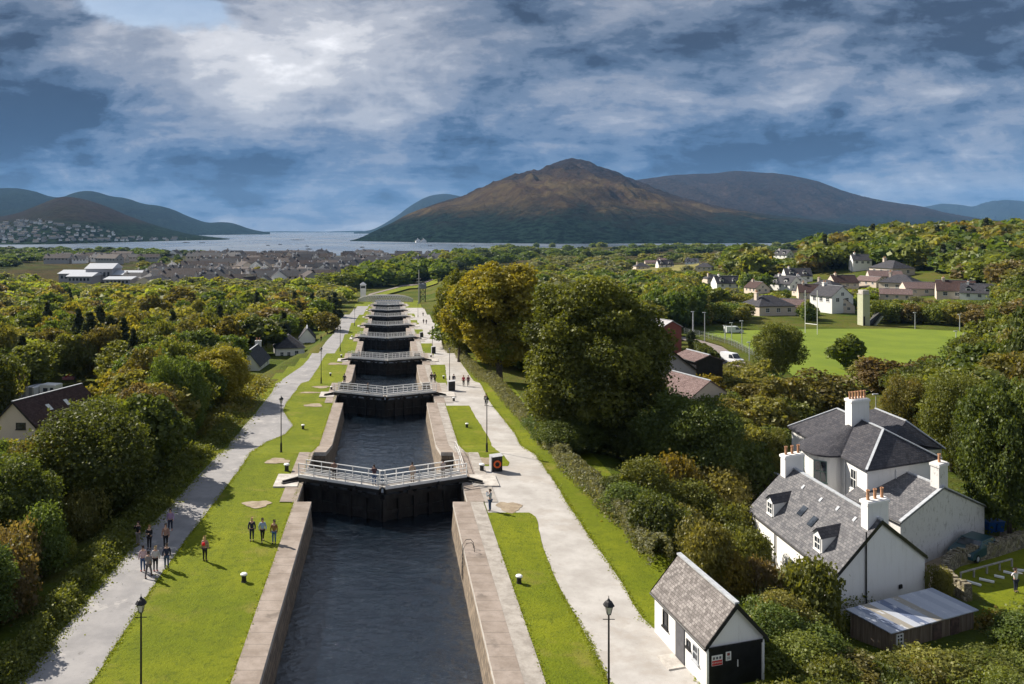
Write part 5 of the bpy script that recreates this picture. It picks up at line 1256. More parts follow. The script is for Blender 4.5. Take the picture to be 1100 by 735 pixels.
def villa_garden():
    # curved dry stone wall, low rail, pale stones, a fallen dark cover
    pts = [G(1040, 646), G(1022, 634), G(1015, 619), G(1026, 608), G(1045, 603), G(1068, 597), G(1100, 587), G(1130, 579)]
    # smooth the line
    P_ = []
    for i in range(len(pts)-1):
        for k in range(4):
            t_ = k/4; p0 = pts[max(i-1, 0)]; p1 = pts[i]; p2 = pts[i+1]; p3 = pts[min(i+2, len(pts)-1)]
            P_.append(0.5*((2*p1)+(p2-p0)*t_+(2*p0-5*p1+4*p2-p3)*t_*t_+(3*p1-p0-3*p2+p3)*t_**3))
    mb = MB(); rnd = random.Random(5)
    for a, b in zip(P_[:-1], P_[1:]):
        for z0, z1, w in ((-0.4, 0.95, 0.6),): mb.beam((a.x, a.y, float(zg(a.x, a.y))+0.3), (b.x, b.y, float(zg(b.x, b.y))+0.3), 0.6, 1.35)
        n = max(1, int((b-a).length/0.3))
        for k in range(n):
            c = a.lerp(b, (k+.5)/n); z = float(zg(c.x, c.y))+0.98+rnd.uniform(0, .12); d = (b-a).normalized()*0.13; mb.beam(tuple(Vector((c.x, c.y, z))-d), tuple(Vector((c.x, c.y, z+rnd.uniform(-.05, .05)))+d), 0.55, rnd.uniform(.2, .34))
    tag(mb.build('dry_stone_wall', M_DRYSTONE), 'curving dry stone wall with mossy cope round the garden lawn', 'wall')
    a = G(1032, 624); b = G(1087, 609); r = empty('garden_rail', a, 'low grey wooden rail along the inside of the stone wall', 'railing')
    for k in range(5): c = a.lerp(b, k/4); m = MB(); z = float(zg(c.x, c.y)); m.box(c.x-.05, c.x+.05, c.y-.05, c.y+.05, z-.1, z+.62); m.build('post', M_DECK, r)
    m = MB(); m.beam((a.x, a.y, a.z+.6), (b.x, b.y, float(zg(b.x, b.y))+.6), .12, .08); m.build('rail', M_DECK, r)
    for k, (px, py, l, an) in enumerate(((1046, 628, .9, -.9), (1060, 625, .9, -.7), (1073.5, 621, .6, -.7), (1085, 617, .8, -.8), (1096, 614, .9, -.3))):
        c = G(px, py); m = MB(); dx, dy = math.cos(an)*l/2, math.sin(an)*l/2; m.beam((c.x-dx, c.y-dy, c.z+.1), (c.x+dx, c.y+dy, c.z+.1), .22, .12)
        tag(m.build('timber_edging', M_WPAINT), ['first', 'second', 'third', 'fourth', 'fifth'][k]+' pale timber length lying on the garden lawn counting from the shed', 'timber', 'pale timbers on the garden lawn')
villa_garden()

# cars
def car(P, rz, L_, W_, H_, name, label, col, van=False):
    r = empty(name, P, label, 'van' if van else 'car', rz=rz); c, s = math.cos(rz), math.sin(rz); F_ = lambda: MB(P, (c, s, 0), (-s, c, 0)); h = L_/2; w = W_/2
    if van: prof = [(-h, .35), (-h, 1.0), (-h*0.98, H_), (h*0.35, H_), (h*0.62, 1.15), (h*0.98, .95), (h, .35)]; gl = [(h*0.33, H_-.06), (h*0.36, 1.2), (h*.60, 1.2)]
    else: prof = [(-h, .35), (-h*.98, .85), (-h*.93, 1.05), (-h*.72, H_), (h*.12, H_), (h*.42, .98), (h*.92, .80), (h, .55), (h, .35)]
    b = F_(); n = len(prof)
    ins = [0 if z < 1.0 else (0.16 if z > 1.2 else 0.05) for _, z in prof]
    for k in range(n):
        k2 = (k+1) % n; a, d = prof[k], prof[k2]; b.poly([(a[0], -w+ins[k], a[1]), (a[0], w-ins[k], a[1]), (d[0], w-ins[k2], d[1]), (d[0], -w+ins[k2], d[1])])
    b.poly([(x, -w+i_, z) for (x, z), i_ in zip(prof, ins)][::-1]); b.poly([(x, w-i_, z) for (x, z), i_ in zip(prof, ins)])
    b.build('body', flat(name+'_paint', col, 0.3, spec=0.6, var=0.05), r)
    g = F_()
    if van:
        for sd in (-1, 1): g.poly([(h*.36, sd*(w-.08), H_-.25), (h*.05, sd*(w-.08), H_-.25), (h*.05, sd*(w-.0), 1.15), (h*.58, sd*(w-.0), 1.15)])
        g.poly([(h*.385, -w+.22, H_-.12), (h*.385, w-.22, H_-.12), (h*.64, w-.12, 1.2), (h*.64, -w+.12, 1.2)])
    else:
        for sd in (-1, 1): g.poly([(-h*.80, sd*(w-.04), 1.02), (-h*.66, sd*(w-.13), H_-.08), (h*.10, sd*(w-.13), H_-.08), (h*.34, sd*(w-.035), 1.02)])
        g.poly([(h*.15, -w+.2, H_-.03), (h*.15, w-.2, H_-.03), (h*.43, w-.12, 1.01), (h*.43, -w+.12, 1.01)]); g.poly([(-h*.755, -w+.2, H_-.07), (-h*.755, w-.2, H_-.07), (-h*.945, w-.12, 1.06), (-h*.945, -w+.12, 1.06)])
    g.build('windows', M_GLASS, r)
    for x in (-h*.62, h*.62):
        for sd in (-1, 1):
            t = F_(); t.tube([(x, sd*(w-.18), .33), (x, sd*(w+.01), .33)], .33, 16); ty = t.build('wheel', M_BLACK, r); t = F_(); t.tube([(x, sd*(w+.005), .33), (x, sd*(w+.02), .33)], .19, 12); t.build('rim', M_LEAD, ty)
    for sd in (-1, 1): t = F_(); t.box(h*.955, h*1.005, sd*w*.62-.16, sd*w*.62+.16, .60, .76); t.build('headlight', M_LAMPGLASS, r)
p = G(786, 391); car((p.x, p.y, p.z+.24), R(-68), 4.9, 1.95, 2.1, 'white_van', 'white van driving on the road beside the playing field', (0.75, 0.76, 0.80), True)
car((46.7, 65.5, float(zg(46.7, 65.5))+.05), R(212), 4.4, 1.8, 1.45, 'parked_car', 'dark teal estate car parked behind the dry stone wall', (0.012, 0.055, 0.075))
def bin_(px, py, col, lab, nm='wheelie_bin', s=1.0, dy=0.0):
    p = G(px, py); z = p.z; r = empty(nm, p, lab, 'bin', 'bins and tanks by the annex'); F_ = lambda: MB((p.x, p.y+dy, z), (s, 0.2*s, 0), (-0.2*s, s, 0))
    b = F_(); q0 = [(-.24, -.24, .05), (.24, -.24, .05), (.24, .24, .05), (-.24, .24, .05)]; q1 = [(-.3, -.3, 1.0), (.3, -.3, 1.0), (.3, .34, 1.0), (-.3, .34, 1.0)]
    for k in range(4): b.poly([q0[k], q0[(k+1) % 4], q1[(k+1) % 4], q1[k]])
    m = flat('plastic_'+lab.split()[0], col, 0.5); b.build('body', m, r); b = F_(); b.box(-.32, .32, -.34, .38, 1.0, 1.07); b.build('lid', m, r)
bin_(1040, 578, (0.02, 0.06, 0.03), 'green wheeled bin behind the parked car bonnet'); bin_(1050, 575, (0.06, 0.015, 0.03), 'maroon wheeled bin between the green and blue ones'); bin_(1062, 573, (0.01, 0.09, 0.33), 'blue wheeled bin behind the parked car roof', s=1.3); bin_(1071, 572, (0.01, 0.07, 0.28), 'blue bin furthest right behind the parked car', s=1.3)
# caravan and toys below the left wood
def caravan():
    p = G(45, 428); y = p.y; k = y/FP; r = empty('caravan', p, 'white touring caravan with grey striped awning on the lawn in the left wood', 'caravan')
    rz = R(-12); c, s = math.cos(rz), math.sin(rz); F_ = lambda: MB(p, (c, s, 0), (-s, c, 0))
    b = F_(); b.box(0.3, 3.4, -1.1, 1.1, .45, 2.6); b.box(0.4, 3.3, -1.0, 1.0, 2.6, 2.68); b.build('body', M_WPAINT, r)
    b = F_(); b.box(2.4, 3.0, -1.13, -1.1, .9, 2.2); b.box(1.0, 1.9, -1.12, -1.1, 1.4, 2.1); b.build('window', M_GLASS, r)
    b = F_(); n = 12; pr = [(-3.2+0*i, 0) for i in range(1)]
    q = [(-3.3, 0), (-3.2, 1.5), (-2.7, 2.1), (-1.5, 2.4), (0.0, 2.45), (0.2, 2.3), (0.25, 0)]
    for a, d in zip(q[:-1], q[1:]): b.poly([(a[0], -2.6, a[1]), (d[0], -2.6, d[1]), (d[0], 0.9, d[1]), (a[0], 0.9, a[1])])
    b.poly([(x, -2.6, z) for x, z in q]); b.build('awning', mat('striped_awning', lambda g: g.base(g.mix(g.rng(g.m('SINE', g.m('MULTIPLY', g.sep(g.geo())[0], 5.0)), -.1, .1), (0.30, 0.32, 0.36), (0.62, 0.62, 0.64)))), r)
    for x in (1.8,): b = F_(); b.tube([(x, -1.05, .33), (x, -.85, .33)], .33, 14); b.build('wheel', M_BLACK, r)
caravan()
def playset(px, py, lab, cols):
    p = G(px, py); r = empty('garden_slide', p, lab, 'play slide'); F_ = lambda: MB(p, (1, 0, 0), (0, 1, 0))
    b = F_(); b.poly([(-2.2, -.4, .2), (-.5, -.4, 1.5), (-.5, .4, 1.5), (-2.2, .4, .2)]); b.beam((-2.2, -.4, .35), (-.5, -.4, 1.65), .08, .2); b.beam((-2.2, .4, .35), (-.5, .4, 1.65), .08, .2); b.build('chute', flat('toy_red', cols[0], .4), r)
    b = F_()
    for x in (-.5, .5):
        for y in (-.4, .4): b.beam((x, y, 0), (x, y, 1.9), .12, .12)
    b.box(-.55, .55, -.45, .45, 1.3, 1.42); b.poly([(-.7, -.6, 1.9), (0, -.6, 2.4), (0, .6, 2.4), (-.7, .6, 1.9)]); b.poly([(.7, -.6, 1.9), (.7, .6, 1.9), (0, .6, 2.4), (0, -.6, 2.4)]); b.build('tower', flat('toy_blue', cols[1], .4), r)
playset(82, 407, 'red and blue plastic slide and tower on the lawn near the caravan', ((0.6, 0.03, 0.05), (0.03, 0.07, 0.45)))
p = G(74, 407.5); m = MB(p); m.lathe((0, 0, 0), [(0.0, 0), (1.3, 0), (1.35, .4), (1.2, .45), (1.1, .2), (0, .15)], 20); tag(m.build('paddling_pool', flat('toy_pink', (0.70, 0.30, 0.38), .4)), 'small pink and white paddling pool beside the plastic slide', 'paddling pool')

# cream gabled house at the left edge
def cream_house():
    y = 110.0; px0, px1 = -8, 38; X0, X1 = (px0-VX)*y/FP, (px1-VX)*y/FP; z0 = zpix(492, y)
    e = zpix(457, y)-z0; rz = zpix(442-2, y)-z0
    L_ = 13.0
    r, F_, ro = gable('cream_house', 'cream rendered gable house with dark brown roof at the left edge', 'house', None, (X0, y, z0), (1, 0), (0.33, 0.944), X1-X0, L_, e, e, (X1-X0)*.5, rz+1.0, M_CREAM, M_ROOF_BR, oh=.3, ends=.3)
    window(r, F_, 'f', X1-X0, L_, (X1-X0)*.55, e-0.55, 1.3, .9, 2, 1, M_BLACK); window(r, F_, 'r', X1-X0, L_, 3, 1.2, 1.2, 1.1, 2, 1)
    for t in (4.0, 7.5): k = F_(); sr = (rz+1.0-e)/((X1-X0)/2); s = (X1-X0)*.72; zz = e+sr*((X1-X0)-s)+.16; k.poly([(s, t, zz+.06), (s+.7, t, zz+.06-.7*sr), (s+.7, t+.7, zz+.06-.7*sr), (s, t+.7, zz+.06)]); k.build('skylight', M_WPAINT, ro)
cream_house()

# white cottages on the left bank
def cottage(pxl, pxr, pyb, y, h, rise, name, label, u=(1, 0), v=(0, 1), L_=9, wall=M_WHITE, roof=M_SLATE_D, wins=(), chs=(), group=None, cat='house', barge=None, **kw):
    X0, X1 = (pxl-VX)*y/FP, (pxr-VX)*y/FP; z0 = zpix(pyb, y); W_ = X1-X0
    r, F_, ro = gable(name, label, cat, group, (X0, y, z0), u, v, W_, L_, h, h, W_/2, h+rise, wall, roof, oh=.25, barge=barge, ends=.2, **kw)
    for w in wins: window(r, F_, w[0], W_, L_, *w[1:])
    for s, t, ws, wt, up, n in chs: chimney(r, F_, s, t, ws, wt, h+rise*.4, h+rise+up, n, wall)
    return r, F_, ro, W_
cottage(254, 278.5, 405, 183, 2.5, 3.1, 'white_cottage', 'left white cottage, its dark grey roof slope and long wall facing the path', u=(1, 0), v=(0.03, 1), L_=13, wins=(('r', 2, .8, .9, 1.1), ('r', 6, .8, .9, 1.1), ('r', 10, .3, 1.0, 1.7)), chs=((2.5, 12.4, 1.4, .7, .9, 2),))
cottage(296, 327, 386, 214, 2.7, 0.01, 'white_cottage', 'middle white cottage with a hipped grey slate roof', u=(0.98, 0.2), v=(-.2, 0.98), L_=9, roof=M_SLATE_D, wins=(('f', 1.2, .7, .9, 1.1), ('f', 5.0, .4, 1.0, 1.7), ('f', 3.0, .7, .9, 1.1)))
def hip_on(px, pyb, y, W_, L_, z0, u, v, rise, roofm, root_label=None, parent=None, P=None, e=2.7):
    F_ = lambda: MB(P, (*u, 0), (*v, 0)); f = F_(); o = .35; a = [(-o, -o, e), (W_+o, -o, e), (W_+o, L_+o, e), (-o, L_+o, e)]
    h = min(W_, L_)*.45; R1, R2 = ((W_/2, h, e+rise), (W_/2, L_-h, e+rise)) if L_ >= W_ else ((h, L_/2, e+rise), (W_-h, L_/2, e+rise))
    if L_ >= W_: fs = ([a[0], a[1], R1], [a[1], a[2], R2, R1], [a[2], a[3], R2], [a[3], a[0], R1, R2])
    else: fs = ([a[0], a[1], R2, R1], [a[1], a[2], R2], [a[2], a[3], R1, R2], [a[3], a[0], R1])
    for q in fs: f.poly(q)
    f.build('hipped_roof', roofm, parent)
_k = [o for o in D.objects if o.get('label', '').startswith('middle white cottage')][0]
hip_on(0, 0, 0, (327-296)*214/FP, 9, 0, (0.98, 0.2), (-.2, 0.98), 3.2, M_SLATE_D, parent=_k, P=_k.location, e=2.75)
cottage(321, 339, 375, 246, 3.0, 2.9, 'white_cottage', 'right white cottage with its gable facing the canal path', u=(0.95, 0.31), v=(-.1, 0.99), L_=9, wins=(('f', 1.7, 0.0, 2.0, 1.9),))

# houses behind the great tree and the red brick building
cottage(712, 733, 373, 178, 4.4, 1.2, 'brick_building', 'red brick building with pale roof at the bend of the road', u=(1, .12), v=(-.45, .89), L_=9, wall=M_BRICK, roof=flat('pale_sheet', (0.42, 0.40, 0.42), .5), cat='building')
def terrace():
    y = 128.0; X0 = (722-VX)*y/FP
    r, F_, ro = gable('bungalow', 'long low bungalow, dark roof and pale gable, behind the great green tree', 'house', None, (36.8, 117.5, zpix(423, 118)), (0.93, 0.36), (-.13, .99), 9.0, 30, 3.0, 3.0, 4.5, 6.0, M_GREYW, M_SLATE, oh=.3, ends=.3)
    for t in (3, 9, 15): s = F_(); sl = 3.0/4.5; z = lambda q: 3.0+sl*(9-q)+.18; s.poly([(5.2, t, z(5.2)), (7.4, t, z(7.4)), (7.4, t+3.4, z(7.4)), (5.2, t+3.4, z(5.2))]); s.build('roof_panel', M_GLASS, ro)
    chimney(r, F_, 4.5, 13, .9, .9, 4.5, 7.1, 1)
    gable('porch_extension', 'mauve tiled extension roof in front of the long bungalow', 'house', None, (39.0, 107.0, zpix(452, 107)), (0.90, 0.43), (-.3, .95), 8.0, 8, 2.6, 2.6, 4.0, 4.8, M_CREAM, M_ROOF_PK, oh=.4, barge=None)
    gable('porch_extension', 'small mauve roofed outbuilding beside the long bungalow', 'outhouse', None, (46.5, 124.0, zpix(404, 124)), (0.97, 0.2), (-.2, .98), 4.5, 6, 2.2, 2.2, 2.2, 3.0, M_BLACK, M_ROOF_PK, oh=.3, barge=None)
terrace()

# village houses: prototypes with parts, then copies
def village_proto(W_, L_, h, rise, wall, roof, hip=False, dormer=False, ch=True):
    P = (0, 0, 0); name = 'village_house'
    r, F_, ro = gable(name, '', 'house', 'houses of the village', (-W_/2, -L_/2, 0), (1, 0), (0, 1), W_, L_, h, h, W_/2, h+(0.02 if hip else rise), wall, roof, oh=.3, barge=None, deep=3)
    r.location = (0, 0, 0)
    for k in r.children_recursive if hasattr(r, 'children_recursive') else []: pass
    for k in D.objects:
        if k.parent == r: k.location = (-W_/2, -L_/2, 0)
    r['_w'] = W_
    for s in (0.18, 0.62): window2(r, 'f', W_, L_, W_*s, h-1.75, 1.3, 1.25)
    for s in (0.12, 0.42, 0.72): window2(r, 'l', W_, L_, L_*s, h-1.75, 1.3, 1.25); window2(r, 'r', W_, L_, L_*s, h-1.75, 1.3, 1.25)
    if not hip: window2(r, 'f', W_, L_, W_*.42, h+.1, 1.2, 1.1)
    F0 = lambda: MB((-W_/2, -L_/2, 0))
    if hip: hip_on(0, 0, 0, W_, L_, 0, (1, 0), (0, 1), rise, roof, parent=r, P=Vector((-W_/2, -L_/2, 0)), e=h+.05)
    if ch:
        chimney(r, F0, W_/2, L_*.8, 1.3, .8, h+rise*.5, h+rise+.9, 2, wall)
    if dormer:
        for t in (.2, .7):
            d = F0(); s0 = W_*.10; d.box(s0, s0+1.8, L_*t, L_*t+1.8, h, h+1.9); dm = d.build('dormer', M_WPAINT, r)
            d = F0(); d.poly([(s0-.2, L_*t-.2, h+1.9), (s0-.2, L_*t+.9, h+2.8), (s0+3, L_*t+.9, h+2.8), (s0+3, L_*t-.2, h+1.9)]); d.poly([(s0-.2, L_*t+2, h+1.9), (s0+3, L_*t+2, h+1.9), (s0+3, L_*t+.9, h+2.8), (s0-.2, L_*t+.9, h+2.8)]); d.build('dormer_roof', roof, r)
            d = F0(); d.box(s0-.03, s0, L_*t+.3, L_*t+1.5, h+.7, h+1.6); d.build('window', M_GLASS, r)
    return r
def window2(r, face, W_, L_, s, z, w, h):
    window(r, lambda: MB((-W_/2, -L_/2, 0)), face, W_, L_, s, z, w, h)
VP = dict(w=village_proto(8, 13, 2.7, 3.6, M_WHITE, M_SLATE_D, dormer=True), c=village_proto(8, 11, 2.7, 3.2, M_CREAM, M_ROOF_BR), h=village_proto(10, 12, 2.7, 3.0, M_CREAM, M_SLATE_D, hip=True), p=village_proto(8, 14, 2.6, 2.4, M_CREAM, M_ROOF_PK, ch=False), t=village_proto(8, 9, 5.0, 3.0, M_WHITE, M_SLATE_D))
for k in VP.values():
    if '_w' in k: del k['_w']
    remember(k)
used = set()
VILL = [(780, 306, 'w', 90, 1.0, 'long white bungalow with two dormers, left end of the village'), (813, 311, 'c', 8, .9, 'cream gabled house right of the long white bungalow'), (844, 307, 'w', 20, 1.0, 'white gabled house in the double group above the goalposts'), (858, 306, 't', -15, .75, 'second white gable in the double group above the goalposts'),
        (856, 298, 'w', 80, 1.0, 'grey roofed house behind the double white group'), (824, 334, 'h', 100, 1.15, 'dark hipped bungalow close behind the playing field trees'), (842, 333, 'p', 60, 1.0, 'mauve roofed bungalow next to the dark hipped one'), (872, 317, 'c', 70, 1.0, 'brown roofed bungalow above the two storey white house'),
        (888, 311, 'h', 30, 1.0, 'dark hipped bungalow in the middle of the village'), (905, 306, 'c', 88, 1.0, 'brown tiled house below the white gables on the slope'), (893, 331, 't', 15, 1.15, 'two storey white house with pale roof nearest the playing field'), (905, 331, 'c', -20, .8, 'cream wing right of the two storey white house'),
        (924, 286, 't', 75, 1.0, 'white house with two sharp gables high on the slope'), (958, 292, 'h', 10, 1.25, 'large brown hipped house highest on the right'), (950, 299, 'p', 70, 1.0, 'mauve roofed bungalow left of the pale hipped house'), (968, 308, 'h', 40, 1.15, 'pale hipped bungalow below the large brown house'),
        (990, 313, 'p', 75, 1.0, 'low mauve bungalow right of the pale hipped one'), (962, 318, 'p', 60, .8, 'small pink roofed building behind the tower'), (1026, 317, 'c', 60, 1.15, 'brown tiled cream house at the foot of the hillside'), (1052, 318, 'w', 50, .9, 'white gabled house farthest right in the village'),
        (766, 300, 'h', 90, .8, 'blue roofed low house left of the long white bungalow'), (714, 284, 'w', 90, 1.0, 'white house alone on the meadow'), (689, 286, 'h', 90, 1.0, 'dark roofed house at the meadow edge'), (743, 280, 'w', 60, 1.0, 'white house group on the far meadow, left one'), (757, 287, 'h', 60, .9, 'hipped house below the far meadow'),
        (711, 279, 'c', 40, 1.0, 'small cream house behind the meadow house'), (842, 274, 'w', 20, .9, 'tiny white gable above the wood'), (700, 281, 'p', 80, 1.0, 'pink roofed house on the far meadow'), (864, 314, 'h', 0, .7, 'low dark roof between the village gardens'), (935, 303, 'p', 20, .8, 'small pale roof by the tower top')]
for px, py, k, rz, sc_, lab in VILL:
    p = G(px, py+4); BLOCK.append((p.x, p.y-3, 8)); PROTECT.append((px-13, py-11, px+13, py+2, p.y-4))
    o = VP[k]
    if k in used: o = copy_tree(o)
    used.add(k); o['label'] = lab; o.location = (p.x, p.y, p.z+0.3); o.rotation_euler = (0, 0, R(rz)); o.scale = (sc_,)*3
# pale tower with a dark ramp
def tower():
    p = G(931, 350); y = p.y; k = y/FP; r = empty('pale_tower', p, 'narrow pale yellow tower with stepped cap at the edge of the playing field', 'tower'); F_ = lambda: MB(p)
    h = (350-312)*k; b = F_(); b.box(-4*k, 3.5*k, 0, 3, -1, h-4*k); b.build('shaft', flat('pale_yellow', (0.42, 0.43, 0.30), .8, var=.1), r)
    b = F_(); b.box(-3.6*k, 3.1*k, .2, 2.8, h-4*k, h); b.box(-4.4*k, 3.9*k, -.2, 3.2, h-4.6*k, h-4*k); b.build('cap', M_PALE, r)
    b = F_(); b.beam((6*k, 1.5, 0), (16*k, 1.5, 13*k), 2.0, 3.2*k); b.build('ramp', M_BLACK, r); b = F_(); b.beam((9*k, 1.2, -1.5*k), (18*k, 1.2, 10*k), 2.2, 1.0*k); b.build('ramp_edge', flat('pale_yellow', (0.5, 0.5, 0.3)), r)
    b = F_(); b.box(-4*k, -2.5*k, -.4, -.05, 0, 10*k); b.build('door', M_BLACK, r)
tower()
# rugby posts, field poles, fence
def post_thing(name, lab, cat, bits, m, group=None):
    c = bits[0][0]; r = empty(name, c, lab, cat, group); 
    for nm, a, b, w in bits: pass
def goal():
    a = G(865, 359); b = G(878, 360.5); r = empty('rugby_posts', a, 'white rugby goalposts standing on the playing field', 'goalposts')
    for q, t in ((a, 312), (b, 312)): m = MB(); m.tube([tuple(q), (q.x, q.y, zpix(t, q.y))], .085, 8); m.build('upright', M_WPAINT, r)
    m = MB(); m.tube([(a.x, a.y, a.z+3), (b.x, b.y, b.z+3)], .10, 8); m.build('crossbar', M_WPAINT, r)
goal()
for k, (px, pb, pt, w, lab) in enumerate(((744.5, 366, 335, .22, 'thick pale pole by the bend of the road'), (757, 368, 336, .12, 'second tall pole along the field fence'), (786, 366, 347, .12, 'short lamp column before the golden tree by the field'), (797, 374, 345, .10, 'dark lamp column nearest the field corner'),
                                     (805, 389, 368, .10, 'short pale post on the roadside fence line'), (779, 366, 350, .14, 'pale birch like post by the field edge'), (846, 372, 358, .12, 'post behind the umbrella shaped tree'), (983, 354, 336, .12, 'post among the trees right of the tower'), (1031, 356, 338, .12, 'lamp column at the right end of the playing field'), (1027, 376, 356, .12, 'short post at the right field corner'), (941, 446, 424, .08, 'street lamp rising behind the villa chimney'), (914, 293, 282, .12, 'thin pole on the village slope'))):
    p = G(px, pb); r = empty('lamp_column', p, lab, 'lamp column', 'poles and columns around the playing field'); m = MB(); zt = zpix(pt, p.y); m.tube([tuple(p), (p.x, p.y, zt)], [w, w*.7], 7); m.build('pole', M_LEAD, r)
    m = MB(); m.box(p.x-.5, p.x+.3, p.y-.15, p.y+.15, zt-.05, zt+.12); m.build('lamp_head', M_LEAD, r)
def fence(pts, lab, h=1.8, m=M_LEAD, step=2.5, mesh=True):
    P_ = [G(*p) for p in pts]; r = empty('wire_fence', P_[0], lab, 'fence'); m2 = MB()
    for a, b in zip(P_[:-1], P_[1:]):
        n = max(1, int((b-a).length/step))
        for k in range(n):
            c = a.lerp(b, k/n); d = a.lerp(b, (k+1)/n); zc = float(zg(c.x, c.y)); zd = float(zg(d.x, d.y)); m1 = MB(); m1.tube([(c.x, c.y, zc-.2), (c.x, c.y, zc+h)], .045, 5); m1.build('post', m, r)
            for q in (0.1, .35, .6, .8, 1): m2.tube([(c.x, c.y, zc+h*q), (d.x, d.y, zd+h*q)], .018, 3, cap=False)
            if mesh:
                for q in range(1, 6): e = c.lerp(d, q/6); ze = zc+(zd-zc)*q/6; m2.tube([(e.x, e.y, ze+.1), (e.x, e.y, ze+h)], .014, 3, cap=False)
    m2.build('wire_mesh', m, r)
fence([(735, 359.5), (757, 364), (783, 372), (808, 384), (838, 401)], 'grey mesh fence between the road and the playing field')
for lab, px, py in (('pale camper van parked at the far edge of the playing field', 788, 359),): p = G(px, py); car((p.x, p.y, p.z+.2), R(5), 5.0, 1.9, 2.0, 'camper_van', lab, (0.6, 0.62, 0.62), True)

# ------------------------------------------------------------------ the town across the flat land
def simple_house(nm, W_, L_, h, rise, wall, roof):
    mb = MB((-W_/2, -L_/2, 0)); mb.box(0, W_, 0, L_, -2, h, 0)
    mb.poly([(0, 0, h), (W_, 0, h), (W_/2, 0, h+rise)], m=0); mb.poly([(0, L_, h), (W_/2, L_, h+rise), (W_, L_, h)], m=0)
    mb.poly([(-.4, -.3, h-.2), (W_/2, -.3, h+rise+.1), (W_/2, L_+.3, h+rise+.1), (-.4, L_+.3, h-.2)][::-1], m=1); mb.poly([(W_+.4, -.3, h-.2), (W_+.4, L_+.3, h-.2), (W_/2, L_+.3, h+rise+.1), (W_/2, -.3, h+rise+.1)][::-1], m=1)
    for s in np.arange(1.2, L_-1.5, 3.2): mb.box(-.03, 0, s, s+1.3, h-1.8, h-.6, 2); mb.box(W_, W_+.03, s, s+1.3, h-1.8, h-.6, 2)
    mb.box(W_*.2, W_*.2+1.3, -.03, 0, h-1.8, h-.6, 2); mb.box(W_*.62, W_*.62+1.3, -.03, 0, h-1.8, h-.6, 2); mb.box(W_/2-.6, W_/2+.6, L_-2, L_-1.2, h+rise-.6, h+rise+1.2, 0)
    o = mb.build(nm, [wall, roof, M_GLASS]); return o
M_TOWN1 = f_slate('town_slate', (0.026, 0.028, 0.038), (0.056, 0.057, 0.066), (0.02, 0.02, 0.02), (0.08, 0.08, 0.09)); M_TOWN2 = f_slate('town_tiles', (0.038, 0.027, 0.027), (0.070, 0.050, 0.048), (0.02, 0.02, 0.02), (0.09, 0.075, 0.075))
SH = [simple_house('town_house', 9, 14, 5.0, 3.4, M_WHITE, M_TOWN1), simple_house('town_house', 10, 22, 5.2, 3.2, M_GREYW, M_TOWN2), simple_house('town_house', 9, 12, 4.2, 3.4, M_WHITE, M_TOWN1), simple_house('town_house', 12, 30, 5.0, 3.0, M_CREAM, M_TOWN1), simple_house('town_house', 10, 16, 4.2, 3.2, M_CREAM, M_TOWN2)]
first = [True]*5; REST = []
def town(n, region, labs, group, rot, sc=(0.9, 1.2), gap=13, wts=(4, 4, 3, 2, 2), zfn=None, ymax=3000, cats='house', cap=10**9):
    pts = []; c = 0
    for _ in range(n*30):
        if c >= n: break
        px, py = region(); p = G(px, py) if zfn is None else zfn(px, py)
        if p is None or p.y > ymax or any((p.x-a)**2+(p.y-b)**2 < gap*gap for a, b in pts): continue
        pts.append((p.x, p.y)); c += 1; k = random.choices(range(5), wts)[0]
        if c > cap:
            if first[k]: continue
            m4 = Matrix.LocRotScale(p, Matrix.Rotation(R(random.choice(rot)), 3, 'Z').to_quaternion(), Vector((1, 1, 1))); me = SH[k].data; REST.append(([tuple(m4 @ v.co) for v in me.vertices], [(tuple(f.vertices), (k, f.material_index)) for f in me.polygons])); continue
        o = SH[k] if first[k] else SH[k].copy()
        if not first[k]: COL.objects.link(o)
        first[k] = False
        o.location = p; o.rotation_euler = (0, 0, R(random.choice(rot)+random.uniform(-8, 8))); s = random.uniform(*sc); o.scale = (s, s, s)
        tag(o, labs[k], cats, group); BLOCK.append((p.x, p.y, 9))
KL = ['white rendered house with dark slate roof', 'long grey terrace with brown roof', 'small white house with dark roof', 'long cream block with slate roof', 'cream house with mauve roof']
town(92, poly_region([(150, 310), (160, 292), (380, 290), (378, 304), (345, 304), (300, 309)]), [k+' in the near streets of the lochside town' for k in KL], 'houses in the near streets of the lochside town', (0, 90, 90, 90, 20), gap=15, sc=(1.0, 1.4))
town(130, poly_region([(225, 290), (210, 281), (180, 279), (190, 276), (480, 276), (470, 288), (380, 291)]), [k+' in the far streets by the loch shore' for k in KL], 'houses in the far streets of the lochside town', (0, 90, 90, 60), gap=17, sc=(1.1, 1.6))
town(16, poly_region([(55, 284), (60, 279), (150, 278), (170, 284)]), [k+' along the edge of the brown moor' for k in KL], 'houses along the edge of the brown moor', (90, 70), gap=22, sc=(1.2, 1.5))
def onhill(px, py):     # on the slope of the town hill across the water
    y = np.interp(py, [233, 262], [3300, 2350]); x = (px-VX)*y/FP; return Vector((x, y, CZ-(py-VY)*y/FP-1.5))
